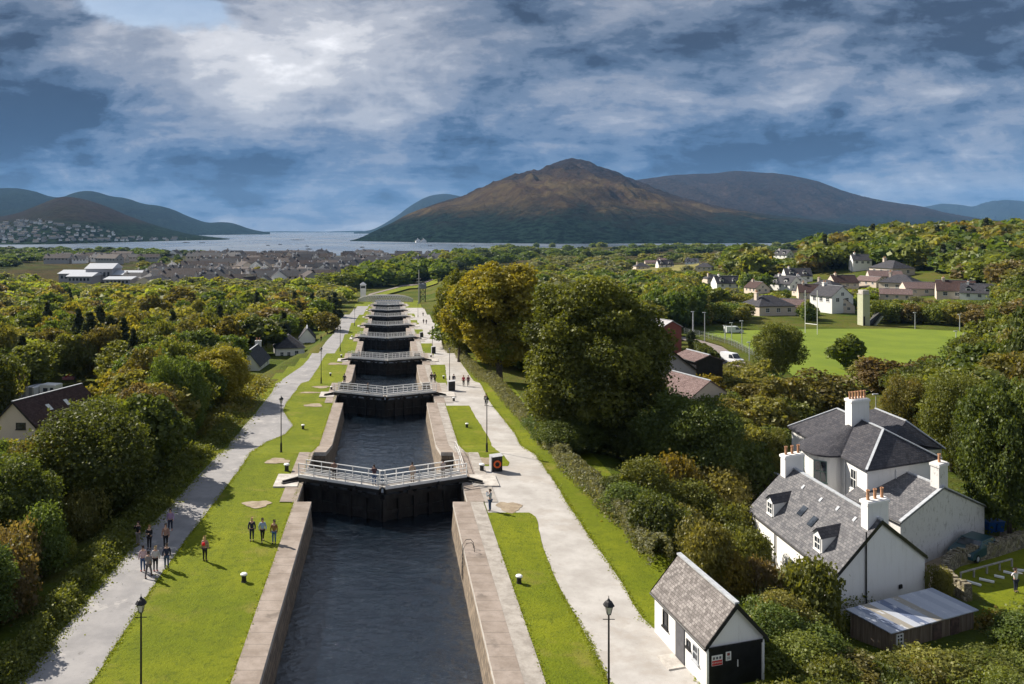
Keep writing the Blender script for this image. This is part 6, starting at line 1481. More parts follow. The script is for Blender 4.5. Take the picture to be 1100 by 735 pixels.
# ------------------------------------------------------------------ people
def skin(name, joints, edges, m, parent, sub=1):
    """joints {name:(x,y,z,r)} joined by edges -> one continuous skinned mesh"""
    ks = list(joints); me = D.meshes.new(name); me.from_pydata([joints[k][:3] for k in ks], [(ks.index(a), ks.index(b)) for a, b in edges], [])
    o = D.objects.new(name, me); COL.objects.link(o); md = o.modifiers.new('s', 'SKIN'); md.use_smooth_shade = True
    for i, k in enumerate(ks):
        sv = me.skin_vertices[0].data[i]; r = joints[k][3]; sv.radius = r if isinstance(r, tuple) else (r, r); sv.use_root = (i == 0)
    s = o.modifiers.new('u', 'SUBSURF'); s.levels = sub; s.render_levels = sub
    dg = bpy.context.evaluated_depsgraph_get(); dg.update(); ev = o.evaluated_get(dg); nm = D.meshes.new_from_object(ev)
    D.objects.remove(o); nm.materials.clear(); nm.materials.append(m)
    n = D.objects.new(name, nm); COL.objects.link(n); n.parent = parent
    return n
SKIN = flat('skin', (0.52, 0.32, 0.23), .6)
def person(P, rz, label, top, legs, hair=(0.05, 0.03, 0.02), pose='stand', h=1.72, long_hair=False, bag=None, coat=False, group=None, shoes=(0.03, 0.03, 0.03), hat=None):
    r = empty('person', P, label, 'person', group, rz=rz); r.scale = (h/1.72,)*3
    st = {'stand': 0.0, 'walk': 0.26}.get(pose, 0.0)
    lf, rf = st, -st
    arm = dict(stand=((.25, .02, 1.12), (.25, .08, .88), (-.25, .02, 1.12), (-.25, .08, .88)), walk=((.25, -.08, 1.13), (.23, -.02, .90), (-.25, .08, 1.13), (-.22, .22, .95)),
               photo=((.24, .16, 1.20), (.07, .30, 1.50), (-.24, .16, 1.20), (-.07, .30, 1.50)), phone=((.24, .08, 1.14), (.08, .30, 1.22), (-.24, .08, 1.14), (-.06, .30, 1.22)), rail=((.26, .12, 1.16), (.20, .36, 1.08), (-.26, .12, 1.16), (-.20, .36, 1.08)),
               wide=((.38, .02, 1.32), (.58, .10, 1.30), (-.38, .02, 1.32), (-.60, .10, 1.28)))
    a = arm.get(pose, arm['stand']); hz = .12 if pose in ('phone', 'photo') else 0.06
    J = dict(pel=(0, 0, .93, (.14, .10)), sp=(0, 0, 1.14, (.125, .09)), ch=(0, .01, 1.33, (.16, .10)), nk=(0, .01, 1.47, .052), hb=(0, .025, 1.555, .072), hd=(0, .03, 1.62, (.080, .095)), ht=(0, .02, 1.695, .055), ns=(0, .13, 1.60, .014),
             ls=(.17, 0, 1.40, .06), le=(*a[0], .043), lw=(*a[1], .030), lh=(a[1][0]*.97, a[1][1]+.05, a[1][2]-(.08 if pose in ('stand', 'walk') else -.03), .034), lt=(a[1][0]*.85, a[1][1]+.06, a[1][2]-.02, .012),
             rs=(-.17, 0, 1.40, .06), re=(*a[2], .043), rw=(*a[3], .030), rh=(a[3][0]*.97, a[3][1]+.05, a[3][2]-(.08 if pose in ('stand', 'walk') else -.03), .034), rt=(a[3][0]*.85, a[3][1]+.06, a[3][2]-.02, .012),
             lp=(.095, 0, .86, .088), lk=(.10, lf*.55+.02, .48, .058), la=(.10, lf, .09, .040), lo=(.11, lf+.15, .04, .035), rp=(-.095, 0, .86, .088), rk=(-.10, rf*.55+.03, .48, .058), ra=(-.10, rf, .09 if not st else .12, .040), ro=(-.11, rf+.15, .04 if not st else .05, .035))
    E = [('pel', 'sp'), ('sp', 'ch'), ('ch', 'nk'), ('nk', 'hb'), ('hb', 'hd'), ('hd', 'ht'), ('hd', 'ns'), ('ch', 'ls'), ('ls', 'le'), ('le', 'lw'), ('lw', 'lh'), ('lw', 'lt'), ('ch', 'rs'), ('rs', 're'), ('re', 'rw'), ('rw', 'rh'), ('rw', 'rt'),
         ('pel', 'lp'), ('lp', 'lk'), ('lk', 'la'), ('la', 'lo'), ('pel', 'rp'), ('rp', 'rk'), ('rk', 'ra'), ('ra', 'ro')]
    skin('body', J, E, SKIN, r)
    def grow(keys, f, add=0.0, cut=None):
        o = {}
        for k in keys:
            x, y, z, rr = J[k]; rr = tuple(q*f+add for q in rr) if isinstance(rr, tuple) else rr*f+add; o[k] = (x, y, z, rr)
        return o
    tk = ['sp', 'ch', 'pel', 'ls', 'le', 'lw', 'rs', 're', 'rw']; tj = grow(tk, 1.12, .012)
    te = [e for e in E if e[0] in tk and e[1] in tk]
    if coat: tj['hem'] = (0, 0, .72, (.17, .13)); te.append(('pel', 'hem'))
    cm = lambda c, n: flat(n+'_%02x%02x%02x' % tuple(int(min(1, q)*255) for q in c), c, .85, var=.15)
    skin('jacket', tj, te, cm(top, 'cloth'), r)
    lk = ['pel', 'lp', 'lk', 'la', 'rp', 'rk', 'ra']; skin('trousers', grow(lk, 1.10, .008), [e for e in E if e[0] in lk and e[1] in lk], cm(legs, 'cloth'), r)
    skin('shoe', {'a': (.10, lf-.04, .06, .05), 'b': (.11, lf+.17, .045, .045)}, [('a', 'b')], cm(shoes, 'shoe'), r); skin('shoe', {'a': (-.10, rf-.04, .06, .05), 'b': (-.11, rf+.17, .045, .045)}, [('a', 'b')], cm(shoes, 'shoe'), r)
    hj = {'a': (0, -.01, 1.66, (.088, .090)), 'b': (0, .0, 1.715, .070), 'c': (0, -.045, 1.58, .072)}; he = [('a', 'b'), ('a', 'c')]
    if long_hair: hj['d'] = (0, -.09, 1.42, (.085, .05)); he.append(('c', 'd'))
    skin('hair', hj, he, cm(hat or hair, 'hair'), r)
    if bag: skin('backpack', {'a': (0, -.18, 1.38, (.12, .08)), 'b': (0, -.20, 1.12, (.15, .10))}, [('a', 'b')], cm(bag, 'bag'), r)
    return r
def at(px, py, **k): return G(px, py)
navy = (.02, .025, .05); black = (.012, .012, .015); jean = (.05, .09, .19); grey = (.22, .20, .19); pale = (.50, .48, .48)
person(at(183, 571), R(190), 'person in lilac top walking ahead of the group on the left path', (.33, .22, .36), navy, pose='walk', shoes=(.35, .05, .05))
GP = 'group of walkers on the left path'
person(at(148.5, 585.5), R(160), 'person in black with pale trousers at the left edge of the path', black, grey, pose='photo', group=GP, long_hair=True)
person(at(160.5, 590), R(170), 'person in a black coat behind the front pair of walkers', black, black, pose='phone', group=GP, hair=(.25, .16, .07), coat=True)
person(at(178, 588.5), R(185), 'person with long dark hair and brown coat in the group', (.30, .18, .14), black, group=GP, long_hair=True)
person(at(153.5, 614), R(30), 'person in pale pink top and blue jeans, front left of the group', (.50, .36, .38), jean, group=GP, shoes=(.4, .05, .04))
person(at(159.5, 620.5), R(350), 'person in grey coat nearest the camera in the group', grey, (.10, .09, .09), pose='walk', group=GP, coat=True)
person(at(167, 614), R(5), 'person in white patterned top and red shoes in the group', pale, black, group=GP, hair=(.45, .33, .18), shoes=(.6, .05, .03))
person(at(179, 611), R(20), 'person in navy coat at the right of the group', navy, (.05, .08, .13), group=GP, hair=(.10, .07, .05), coat=True)
person(at(220, 603), R(-15), 'person with fair hair and red rucksack alone on the lawn', (.35, .25, .18), black, hair=(.55, .38, .18), long_hair=True, bag=(.75, .02, .03), h=1.75)
person(at(270.5, 581), R(190), 'fair haired person in navy, left of three on the lawn', navy, navy, hair=(.5, .35, .18), group='three people on the lawn', bag=(.03, .03, .06))
person(at(282, 582), R(200), 'person in pale blue jacket, middle of three on the lawn', (.28, .38, .52), black, long_hair=True, pose='walk', group='three people on the lawn')
person(at(294.5, 584), R(170), 'person in ochre jacket and jeans, right of three on the lawn', (.25, .13, .03), (.06, .14, .25), long_hair=True, group='three people on the lawn')
person(at(526.5, 549), R(60), 'person in white and grey top taking a photo beside the right lock wall', (.35, .40, .45), jean, pose='photo', h=1.78)
def on_deck(px, gi, label, top, legs, rz, pose, h=1.7):
    yg = GATES[gi]; f = None
    for y in np.linspace(yg, yg+3.9, 60):
        x = (px-VX)*y/FP; yy = yg+abs(x-AX)/7.25*3.5
        if yy <= y: break
    z = float(T(yg))+.60
    person((x, yy, z), rz, label, top, legs, pose=pose, h=h)
on_deck(359, 0, 'person in brown bending over the left end of the nearest gate walkway', (.20, .12, .09), black, R(10), 'rail')
on_deck(402, 0, 'person in maroon top and jeans in the middle of the nearest gate walkway', (.06, .03, .04), jean, R(5), 'photo', 1.8)
on_deck(443, 0, 'person in beige on the right half of the nearest gate walkway', (.38, .28, .20), (.42, .33, .26), R(350), 'stand', 1.75)
on_deck(476, 0, 'person in pale grey at the right end of the nearest gate walkway', (.35, .30, .28), grey, R(0), 'rail', 1.6)
on_deck(395, 1, 'person in black crossing the second gate walkway', black, black, R(-90), 'walk')
person(at(370, 413), R(0), 'person in dark clothes standing left of the second gate', (.04, .05, .04), black)
person(at(463.5, 411.5), R(20), 'person in black, left of a pair by the second gate', black, black, group='pair by the second gate')
person(at(467, 411.5), R(340), 'person in charcoal, right of a pair by the second gate', (.05, .05, .05), black, group='pair by the second gate')
person(at(487.5, 413.5), R(180), 'person in navy on the right path beside the black box', navy, navy, pose='walk')
person(at(498, 415), R(180), 'person in red jacket walking on the right path', (.40, .03, .05), black, pose='walk', hair=(.3, .2, .1))
person(at(503, 415), R(175), 'person in dark red walking beside the one in red', (.12, .03, .05), black, pose='walk')
person(at(522, 436), R(170), 'dark clothed person at the grassy edge of the right path', black, black)
for px, py, lab in ((455, 348, 'tiny dark walker far along the right path, left one'), (458, 348.5, 'tiny dark walker far along the right path, right one'), (454.5, 340, 'tiny walker farthest along the right path'), (385.5, 385, 'dark clothed walker on the left bank by the third gate'), (345, 367.5, 'pair of dark clothed walkers on the left path by the cottages')):
    person(at(px, py), R(180), lab.replace('pair of dark clothed walkers', 'dark clothed walker'), black, black, pose='walk')
person(at(1091, 636), R(200), 'person in white shirt and dark trousers beside the garden timbers', (.6, .58, .6), navy, pose='wide', h=1.7)

# ------------------------------------------------------------------ hedge, rough verges, boats, big sheds, hill town
def leafy_mass(name, pts, label, cat, w, h, n, leaf, col, k=None, kindv=None, jitter=0.25, z_of=None, trim=True):
    """clipped or wild foliage following a line of ground points"""
    rng = np.random.default_rng(len(pts)*7+n); P_ = np.array([[p.x, p.y] for p in pts]); seg = np.linalg.norm(np.diff(P_, axis=0), axis=1); cum = np.concatenate([[0], np.cumsum(seg)]); s = rng.uniform(0, cum[-1], n)
    x = np.interp(s, cum, P_[:, 0]); y = np.interp(s, cum, P_[:, 1]); i = np.clip(np.searchsorted(cum, s)-1, 0, len(seg)-1); d = np.diff(P_, axis=0)[i]/seg[i][:, None]; nr = np.stack([-d[:, 1], d[:, 0]], 1)
    lump = fbm(s/1.6, s*0, 4, 3)
    hh = h*(0.78+0.5*(lump-0.2)); a = rng.uniform(0, math.pi, n); ww = w/2*(0.8+0.5*(fbm(s/2.1, s*0+4, 3, 8)-0.3))
    if trim: cx = np.sign(np.cos(a))*np.abs(np.cos(a))**0.45*ww; cz = np.abs(np.sin(a))**0.5*hh
    else: cx = np.cos(a)*ww*rng.uniform(.3, 1.05, n); cz = np.sin(a)*hh*rng.uniform(.2, 1.05, n)
    cx += rng.normal(size=n)*jitter*.3; cz += rng.normal(size=n)*jitter*.3
    X = x+nr[:, 0]*cx; Y = y+nr[:, 1]*cx; Z = zg(X, Y)+np.clip(cz, .02, None); C = np.stack([X, Y, Z], 1)
    N_ = np.stack([nr[:, 0]*np.cos(a), nr[:, 1]*np.cos(a), np.sin(a)], 1)*.6+rng.normal(size=(n, 3))*.6; N_ /= np.linalg.norm(N_, axis=1)[:, None]
    V, Fq = leafquads(C, N_, np.full(n, leaf), rng); t = np.clip(.5*fbm(s/.8, cz, 3, 5)+.5*rng.uniform(0, 1, n), 0, 1); cl = np.clip(fbm(s/1.5, cz/1.2, 3, 15)*1.1+.25*rng.uniform(0, 1, n)-.1, 0, 1)
    o = np_mesh(name, V, Fq, F[col], None, {'tint': t, 'clump': cl})
    if kindv: kind(o, kindv)
    else: tag(o, label, cat)
    return o
hl = [G(*p) for p in [(478, 371), (497, 388), (520, 410), (548, 436), (580, 472), (607, 503), (640, 535), (668, 562), (692, 588), (712, 612)]]
leafy_mass('hedge', hl, 'long clipped hedge running down the right side of the right path', 'hedge', 1.7, 1.9, 95000, .085, 'grey', trim=True)
def wild(poly, n, leaf, col, hmax, seed, nm='undergrowth'):
    rng = np.random.default_rng(seed); f = poly_region(poly); C = []
    pts = [];
    while len(pts) < 260:
        p = G(*f())
        if p and not hides(p.x, p.y, 3.2, hmax*1.1, p.z): pts.append((p.x, p.y))
    pts = np.array(pts); k = rng.integers(0, len(pts), n); rad = np.clip(np.linalg.norm(pts, axis=1)/70, .6, 2.2)
    off = rng.normal(size=(n, 2))*rad[k][:, None]*.7; X = pts[k, 0]+off[:, 0]; Y = pts[k, 1]+off[:, 1]; hh = np.clip(1-(off**2).sum(1)/(rad[k]*1.3)**2, 0.05, 1)*(0.4+rng.uniform(0, 1, len(pts))[k])*hmax
    Z = zg(X, Y)+hh*rng.uniform(.2, 1, n); N_ = rng.normal(size=(n, 3))*.7+np.array([0, 0, .6]); N_ /= np.linalg.norm(N_, axis=1)[:, None]
    V, Fq = leafquads(np.stack([X, Y, Z], 1), N_, np.full(n, leaf)*np.clip(rad[k], .8, 1.6), rng)
    return kind(np_mesh(nm, V, Fq, F[col], None, {'tint': rng.uniform(0, 1, len(pts))[k]*.6+.4*rng.uniform(0, 1, n), 'clump': rng.uniform(0, 1, len(pts))[k]}), 'stuff')
wild([(10, 735), (85, 640), (150, 565), (215, 495), (262, 440), (275, 432), (240, 452), (190, 505), (120, 575), (70, 640), (-10, 730)], 52000, .10, 'mid', .9, 3)
wild([(225, 470), (250, 440), (282, 410), (315, 390), (300, 392), (262, 412), (218, 455)], 26000, .11, 'olive', 1.1, 4)
wild([(655, 545), (720, 530), (800, 560), (800, 640), (750, 610), (715, 590)], 50000, .11, 'olive', 1.6, 5)
wild([(825, 735), (822, 640), (900, 650), (1000, 690), (1100, 670), (1100, 790), (825, 790)], 80000, .09, 'mid', 1.5, 6)
wild([(730, 450), (700, 500), (800, 520), (850, 480), (860, 430), (800, 410)], 30000, .14, 'mid', 1.4, 7)
wild([(1020, 590), (1100, 560), (1160, 520), (1100, 480), (1040, 540)], 12000, .12, 'dark', .8, 8)
hl2 = [G(*p) for p in [(744, 376), (760, 384), (768, 391)]]
leafy_mass('hedge', hl2, 'dark clipped hedge in the garden beside the road', 'hedge', 2.2, 2.6, 12000, .16, 'dark')
leafy_mass('hedge', [G(*p) for p in [(757, 398), (768, 404), (785, 412)]], 'bright green clipped hedge in the garden below the van', 'hedge', 2.6, 2.2, 12000, .15, 'lime')
plant(('oval' and ('mid', 2)), *G(742, 373).xy, 4.6, 2.0, 'conifer', 'dark clipped columnar evergreen tree by the road bend', None)
# dead bracken by the tin shed
wild([(1010, 680), (1080, 672), (1085, 700), (1015, 705)], 1500, .10, 'gold', 1.0, 12, 'dead_bracken')

def boat(px, py, L_, lab):
    y = 880*44.5/(py-VY); x = (px-VX)*y/FP; r = empty('boat', (x, y, SEA), lab, 'boat', 'boats on the loch', rz=random.uniform(0, 3)); h = L_/2; mb = MB((x, y, SEA), (1, 0, 0), (0, 1, 0))
    d = [(-h, -.25*h), (h*.4, -.28*h), (h, 0), (h*.4, .28*h), (-h, .25*h)]; b = [(p[0]*.9, p[1]*.7) for p in d]
    for k in range(5): k2 = (k+1) % 5; mb.poly([(*b[k], -.3), (*b[k2], -.3), (*d[k2], 1.6), (*d[k], 1.6)])
    mb.poly([(*p, 1.6) for p in d]); mb.build('hull', flat('boat_hull', (0.10, 0.10, 0.12), .5), r); m = MB((x, y, SEA)); m.box(-h*.5, h*.2, -.18*h, .18*h, 1.6, 3.6); m.tube([(0, 0, 3.6), (0, 0, L_*.8)], .12, 5); m.build('cabin', M_WPAINT, r)
for i, (px, py, L_, lab) in enumerate(((200, 261, 26, 'small dark boat at the left on the loch'), (217, 261, 22, 'dark boat right of the leftmost pair'), (320, 258, 60, 'dark vessel far out in the middle of the loch'), (288, 264, 12, 'tiny boat left of the middle of the loch'), (301, 263, 12, 'tiny boat near the middle of the loch'), (332, 268, 14, 'small boat nearest the town shore'), (389, 266, 12, 'tiny boat toward the right shore'),
                                     (330, 265, 10, 'pale tiny boat beyond the one nearest the shore'), (462, 264.5, 12, 'white boat moored off the right shore, left of three'), (494, 264.5, 14, 'white boat moored off the right shore, middle of three'), (508, 264.7, 12, 'white boat moored off the right shore, right of three'))): boat(px, py, L_, lab)
# grey sheds of the school beyond the wood
M_SHEET = flat('pale_roof_sheet', (0.42, 0.44, 0.48), .45, var=.08); M_SHEETW = flat('cladding', (0.30, 0.30, 0.32), .6)
for pl, pr, pb, ht, rs, lab in ((63, 92, 303, 7, 2.5, 'pale roofed long school wing, left one'), (72, 98, 305, 6, 2.5, 'low white roofed hall in front of the school wing'), (92, 120, 303, 11, 4, 'tallest pale roofed school hall in the middle'), (120, 155, 303, 6, 3, 'long pale roofed school wing, right one'), (112, 140, 307, 5, 1.5, 'low brown clad annex before the school hall')):
    p = G(pl, pb); y = p.y; W_ = (pr-pl)*y/FP; mb = MB((p.x, y, p.z)); r = empty('school_hall', p, lab, 'large building', 'school buildings beyond the left wood')
    mb.box(0, W_, 0, 26, -3, ht); mb.build('wall', M_SHEETW, r); mb = MB((p.x, y, p.z)); mb.poly([(-1, -1, ht-.1), (W_+1, -1, ht-.1), (W_+1, 13, ht+rs), (-1, 13, ht+rs)]); mb.poly([(-1, 27, ht-.1), (-1, 13, ht+rs), (W_+1, 13, ht+rs), (W_+1, 27, ht-.1)]); mb.poly([(-1, -1, ht-.1), (-1, 13, ht+rs), (-1, 27, ht-.1)]); mb.poly([(W_+1, -1, ht-.1), (W_+1, 27, ht-.1), (W_+1, 13, ht+rs)]); mb.build('roof', M_SHEET, r)
    for s in np.arange(W_*.08, W_*.9, W_*.15): m = MB((p.x, y, p.z)); m.box(s, s+W_*.08, -.1, 0, ht*.4, ht*.75); m.build('window', M_GLASS, r)
    BLOCK.append((p.x+W_/2, y-8, W_*.7))
# hillside town over the water
M_WOODS = F['conifer']
def hill_town():
    ob = [o for o in D.objects if o.name.startswith('hill') and not o.name.startswith('hills')][0]; me = ob.data; co_ = np.empty(len(me.vertices)*3, np.float32); me.vertices.foreach_get('co', co_); co_ = co_.reshape(-1, 3)
    sx = co_[:, 0]/co_[:, 1]*FP+VX; sy = VY+(CZ-co_[:, 2])*FP/co_[:, 1]
    def zf(px, py):
        m = (abs(sx-px) < 4) & (co_[:, 1] < 4200); 
        if not m.any(): return None
        i = np.where(m)[0][np.argmin(abs(sy[m]-py))]
        if abs(sy[i]-py) > 2: return None
        return Vector((float(co_[i, 0]+random.uniform(-12, 12)), float(co_[i, 1]+random.uniform(-25, 25)), float(co_[i, 2])+1))
    labs = ['white house on the hillside across the narrow water', 'brown roofed terrace on the hillside across the narrow water', 'white house on the hillside across the narrow water', 'pale block on the hillside across the narrow water', 'cream house on the hillside across the narrow water']
    town(140, poly_region([(-5, 240), (40, 236), (70, 243), (110, 244), (130, 256), (190, 256), (190, 259), (20, 260), (-5, 262)]), labs, 'houses on the hillside across the water', (0, 90), sc=(0.55, 0.95), gap=30, wts=(1, 4, 2, 0, 1), zfn=zf, ymax=4500, cap=52)
    V = []; Fs = []; Mi = []; mats = []
    for vs_, fs in REST:
        n = len(V); V += vs_
        for f, km in fs:
            mt = SH[km[0]].data.materials[km[1]]
            if mt not in mats: mats.append(mt)
            Fs.append([q+n for q in f]); Mi.append(mats.index(mt))
    me = D.meshes.new('hillside_town'); me.from_pydata(V, [], Fs)
    for m_ in mats: me.materials.append(m_)
    me.polygons.foreach_set('material_index', Mi); o = D.objects.new('hillside_town', me); COL.objects.link(o); kind(o, 'stuff')
hill_town()
for px, py, lab in ((449, 262, 'tiny white house on the right shore of the loch, left one'), (455, 262, 'tiny white house on the right shore of the loch, right one'), (785, 262, 'tiny white house under the big mountain')):
    y = 2900.0; o = SH[2].copy(); COL.objects.link(o); o.location = ((px-VX)*y/FP, y, zpix(py-1.0, y)); o.scale = (1.9,)*3; tag(o, lab, 'house', 'tiny houses under the big mountain')

# ragged fringe of blades where the lawns meet paths and stone
def fringe():
    rng = np.random.default_rng(4); A = []
    def line(pts, n, off=0.0, sp=0.16):
        P_ = sorted([(p.y, p.x) for p in pts]); ys = rng.uniform(P_[0][0], min(P_[-1][0], 150), n); ys = P_[0][0]+(ys-P_[0][0])*rng.uniform(0.15, 1, n)**0.6
        xs = np.interp(ys, [a for a, _ in P_], [b for _, b in P_])+off+rng.normal(size=n)*sp*(.5+1.5*fbm(ys/1.5, ys*0, 3, 2)); A.append(np.stack([xs, ys, T(ys)+rng.uniform(.01, .05, n)], 1))
    line([G(l, y) for y, l, r in LEFT_PATH], 7000, -.05, .30); line([G(r, y) for y, l, r in LEFT_PATH], 5000, .05, .10); line([G(r, y) for y, l, r in RIGHT_PATH], 6000, .05, .12); line([G(l, y) for y, l, r in RIGHT_PATH if y > 562], 3000, -.05, .10)
    for x, n in ((AX-7.55, 4000), (AX+8.7, 3000)):
        ys = rng.uniform(36, 140, n); k = np.ones(n, bool)
        if x > 0: k = ((ys < 60.5) | ((ys > 84) & (ys < 115)))
        ys = ys[k]; A.append(np.stack([x+rng.normal(size=len(ys))*.10, ys, T(ys)+rng.uniform(.04, .09, len(ys))], 1))
    C = np.concatenate(A); n = len(C); N_ = rng.normal(size=(n, 3))*.8+np.array([0, 0, .8]); N_ /= np.linalg.norm(N_, axis=1)[:, None]
    V, Fq = leafquads(C, N_, np.full(n, .045), rng); kind(np_mesh('grass', V, Fq, F['tuft'], None, {'tint': rng.uniform(0, 1, n), 'clump': rng.uniform(0, 1, n)}), 'stuff')
fringe()
BLOCK += [(-24, 60, 4), (-24.5, 54, 4), (-24, 48, 4), (-25, 66, 3.5), (-24, 42, 4), (-23, 72, 3)]
# the two great trees right of the canal and their neighbours
hand(634, 286, 21.5, 178, 'sycamore', 'very large, spreading over the hedge on the right bank', dist=90, proto=('hero', 0))
hand(536, 271, 22, 124, 'amber', 'large, beside the right path behind the great green one', dist=141, proto=('hero', 1))
hand(493, 281, 20, 56, 'spring', 'tall, leaning on the left side of the great golden one', dist=165, proto=('hero', 1))
hand(742, 418, 8, 118, 'dark', 'low and wide, in the garden right of the great green one', dist=80, proto=('near', 1))
hand(700, 440, 8, 80, 'dark', 'in shade under the right edge of the great green one', dist=84, proto=('near', 3))
hand(600, 440, 6, 70, 'dark', 'low, under the left edge of the great green one', dist=92, proto=('near', 0))
hand(836, 344, 11, 56, 'mid', 'umbrella shaped, alone beside the playing field', dist=150, proto=('near', 1))
hand(612, 446, 6, 70, 'dark', 'low, filling under the great tree on its left', dist=86, proto=('near', 0))
hand(664, 448, 6, 74, 'dark', 'low, filling under the great tree on its right', dist=87, proto=('near', 3))
hand(98, 432, 12, 132, 'dark', 'broad and tall, beside the left path above the walkers', dist=68, proto=('near', 0))
hand(157, 404, 11, 70, 'brown', 'tall, between the two dark ones left of the path', dist=85, proto=('near', 2))
hand(190, 373, 13, 68, 'dark', 'tall and round, left of the path at the bend', dist=99, proto=('near', 3))
hand(236, 366, 12, 62, 'gold', 'autumn coloured, left of the cottages', dist=119, proto=('near', 2))
hand(8, 482, 10, 120, 'dark', 'darkest, at the left edge below the cream gable', dist=60, proto=('near', 1))
# left wood, nearest rows
for a in [
          (258, 372, 9, 40, 'olive', 'slim, just left of the nearest cottage'),
          (34, 360, 9, 62, 'lime', 'sunlit, above the caravan'), (3, 372, 10, 46, 'brown', 'at the left edge behind the cream gabled house'), (97, 333, 14, 44, 'conifer', 'tall, in the wood above the caravan'), (118, 337, 13, 40, 'conifer', 'second, right of the tall one above the caravan'),
          (84, 330, 14, 34, 'conifer', 'slender, left of the tall one above the caravan'), (107, 326, 15, 38, 'conifer', 'pointed, behind the tall one above the caravan'), (132, 338, 13, 36, 'conifer', 'rightmost of the dark group above the caravan'), (143, 352, 12, 34, 'conifer', 'lowest of the dark group above the dark round tree'), (80, 350, 9, 40, 'dark', 'left of the two conifers'), (192, 306, 15, 62, 'olive', 'great and round, highest in the left wood'), (168, 318, 13, 46, 'olive', 'left of the highest round one in the left wood'), (362, 292, 13, 50, 'mid', 'great and round, at the left end of the bridge'),
          (342, 300, 11, 40, 'mid', 'beside the great round one at the bridge'), (335, 330, 8, 38, 'lime', 'yellowish, just above the cottages'), (352, 336, 7, 30, 'olive', 'small, beside the far left path'), (290, 328, 10, 44, 'brown', 'above the cottage roofs'), (262, 336, 10, 36, 'gold', 'bright yellow, left of the cottage chimney'),
          (302, 318, 11, 40, 'olive', 'behind the cottages'), (240, 322, 12, 44, 'dark', 'in the left wood, mid way'), (215, 332, 11, 42, 'olive', 'below the highest round one'), (138, 330, 12, 44, 'olive', 'between the conifers and the round one'), (150, 352, 10, 46, 'mid', 'above the dark tree at the path bend'),
          (60, 325, 10, 40, 'mid', 'in the far left wood'), (20, 330, 10, 40, 'olive', 'far left edge of the wood'), (300, 345, 6, 20, 'mid', 'squeezed behind the middle cottage')]:
    kn = 'conifer' if a[4] == 'conifer' else 'broadleaf'
    r_ = hand(*a, kindn=kn)
# dark thicket at the lower left
for px, top, h, w, c, pl in [(-45, 532, 7, 90, 'dark', 'at the lower left edge'), (22, 470, 8, 60, 'dark', 'behind the lower left thicket'), (-38, 585, 7, 110, 'dark', 'lowest in the left corner'), (-5, 610, 4, 80, 'brown', 'low russet, beside the near left path'),
                             (45, 560, 4.5, 50, 'dark', 'half way down the left path edge'), (90, 545, 3.5, 42, 'olive', 'sunlit, on the verge by the group of walkers'), (8, 570, 4.5, 60, 'brown', 'in the lower left thicket'), (-45, 545, 7, 80, 'dark', 'cut by the left picture edge'), (66, 600, 1.6, 30, 'lime', 'pale, on the verge below the walkers'),
                             (120, 500, 5, 60, 'dark', 'under the broad dark tree'), (160, 470, 4.5, 44, 'olive', 'low, at the foot of the russet tree'), (190, 455, 3.5, 36, 'dark', 'low, beside the path bend')]:
    hand(px, top, h, w, c, pl, kindn='bush' if h < 5 else 'broadleaf')
# right side gardens
for a in [(880, 384, 9, 90, 'olive', 'feathery, behind the villa roof'), (846, 402, 8, 60, 'olive', 'left of the feathery one behind the villa'), (955, 357, 11, 72, 'brown', 'russet topped, at the near edge of the playing field'), 
          (1000, 372, 12, 74, 'mid', 'right of the villa chimney'), (1040, 352, 14, 62, 'dark', 'tall, behind the right hand forest edge'), (1078, 322, 16, 74, 'mid', 'tallest at the right picture edge'), (1085, 388, 15, 96, 'dark', 'grey leaved and large, over the parked car'), (1022, 400, 11, 56, 'mid', 'behind the flaking annex'),
          (1110, 330, 17, 60, 'dark', 'cut by the right picture edge'), (975, 400, 10, 54, 'olive', 'directly behind the villa'), (1045, 440, 8, 46, 'dark', 'dark, behind the annex gable'), (935, 370, 8, 44, 'olive', 'at the field corner'), (1000, 355, 10, 40, 'olive', 'far side of the right wood'),
          (800, 400, 6, 46, 'olive', 'rounded, in the gardens below the van'), (760, 408, 5, 44, 'gold', 'yellow, garden below the road'), (825, 420, 7, 60, 'olive', 'left of the villa, below the road'), (790, 440, 6, 50, 'mid', 'in gardens left of the villa outbuilding'), (770, 505, 4.5, 64, 'olive', 'behind the hedge in front of the big tree'),
          (722, 500, 4.5, 54, 'gold', 'yellow, pushing up through the hedge'), (690, 512, 4.0, 50, 'mid', 'rising behind the hedge'), (745, 520, 4.2, 52, 'mid', 'leafy, behind the hedge by the boathouse'), (800, 480, 5.0, 56, 'dark', 'dark, left of the villa outbuilding'), (826, 455, 6, 44, 'mid', 'beside the outbuilding'),
          (757, 565, 3.6, 50, 'olive', 'pale leaved, beside the white shed roof'), (800, 570, 3.4, 46, 'mid', 'between the white shed and the long house'), (780, 545, 3.6, 50, 'mid', 'behind the pale bush near the shed')]:
    hand(*a, kindn='bush' if a[2] < 5.2 else 'broadleaf')
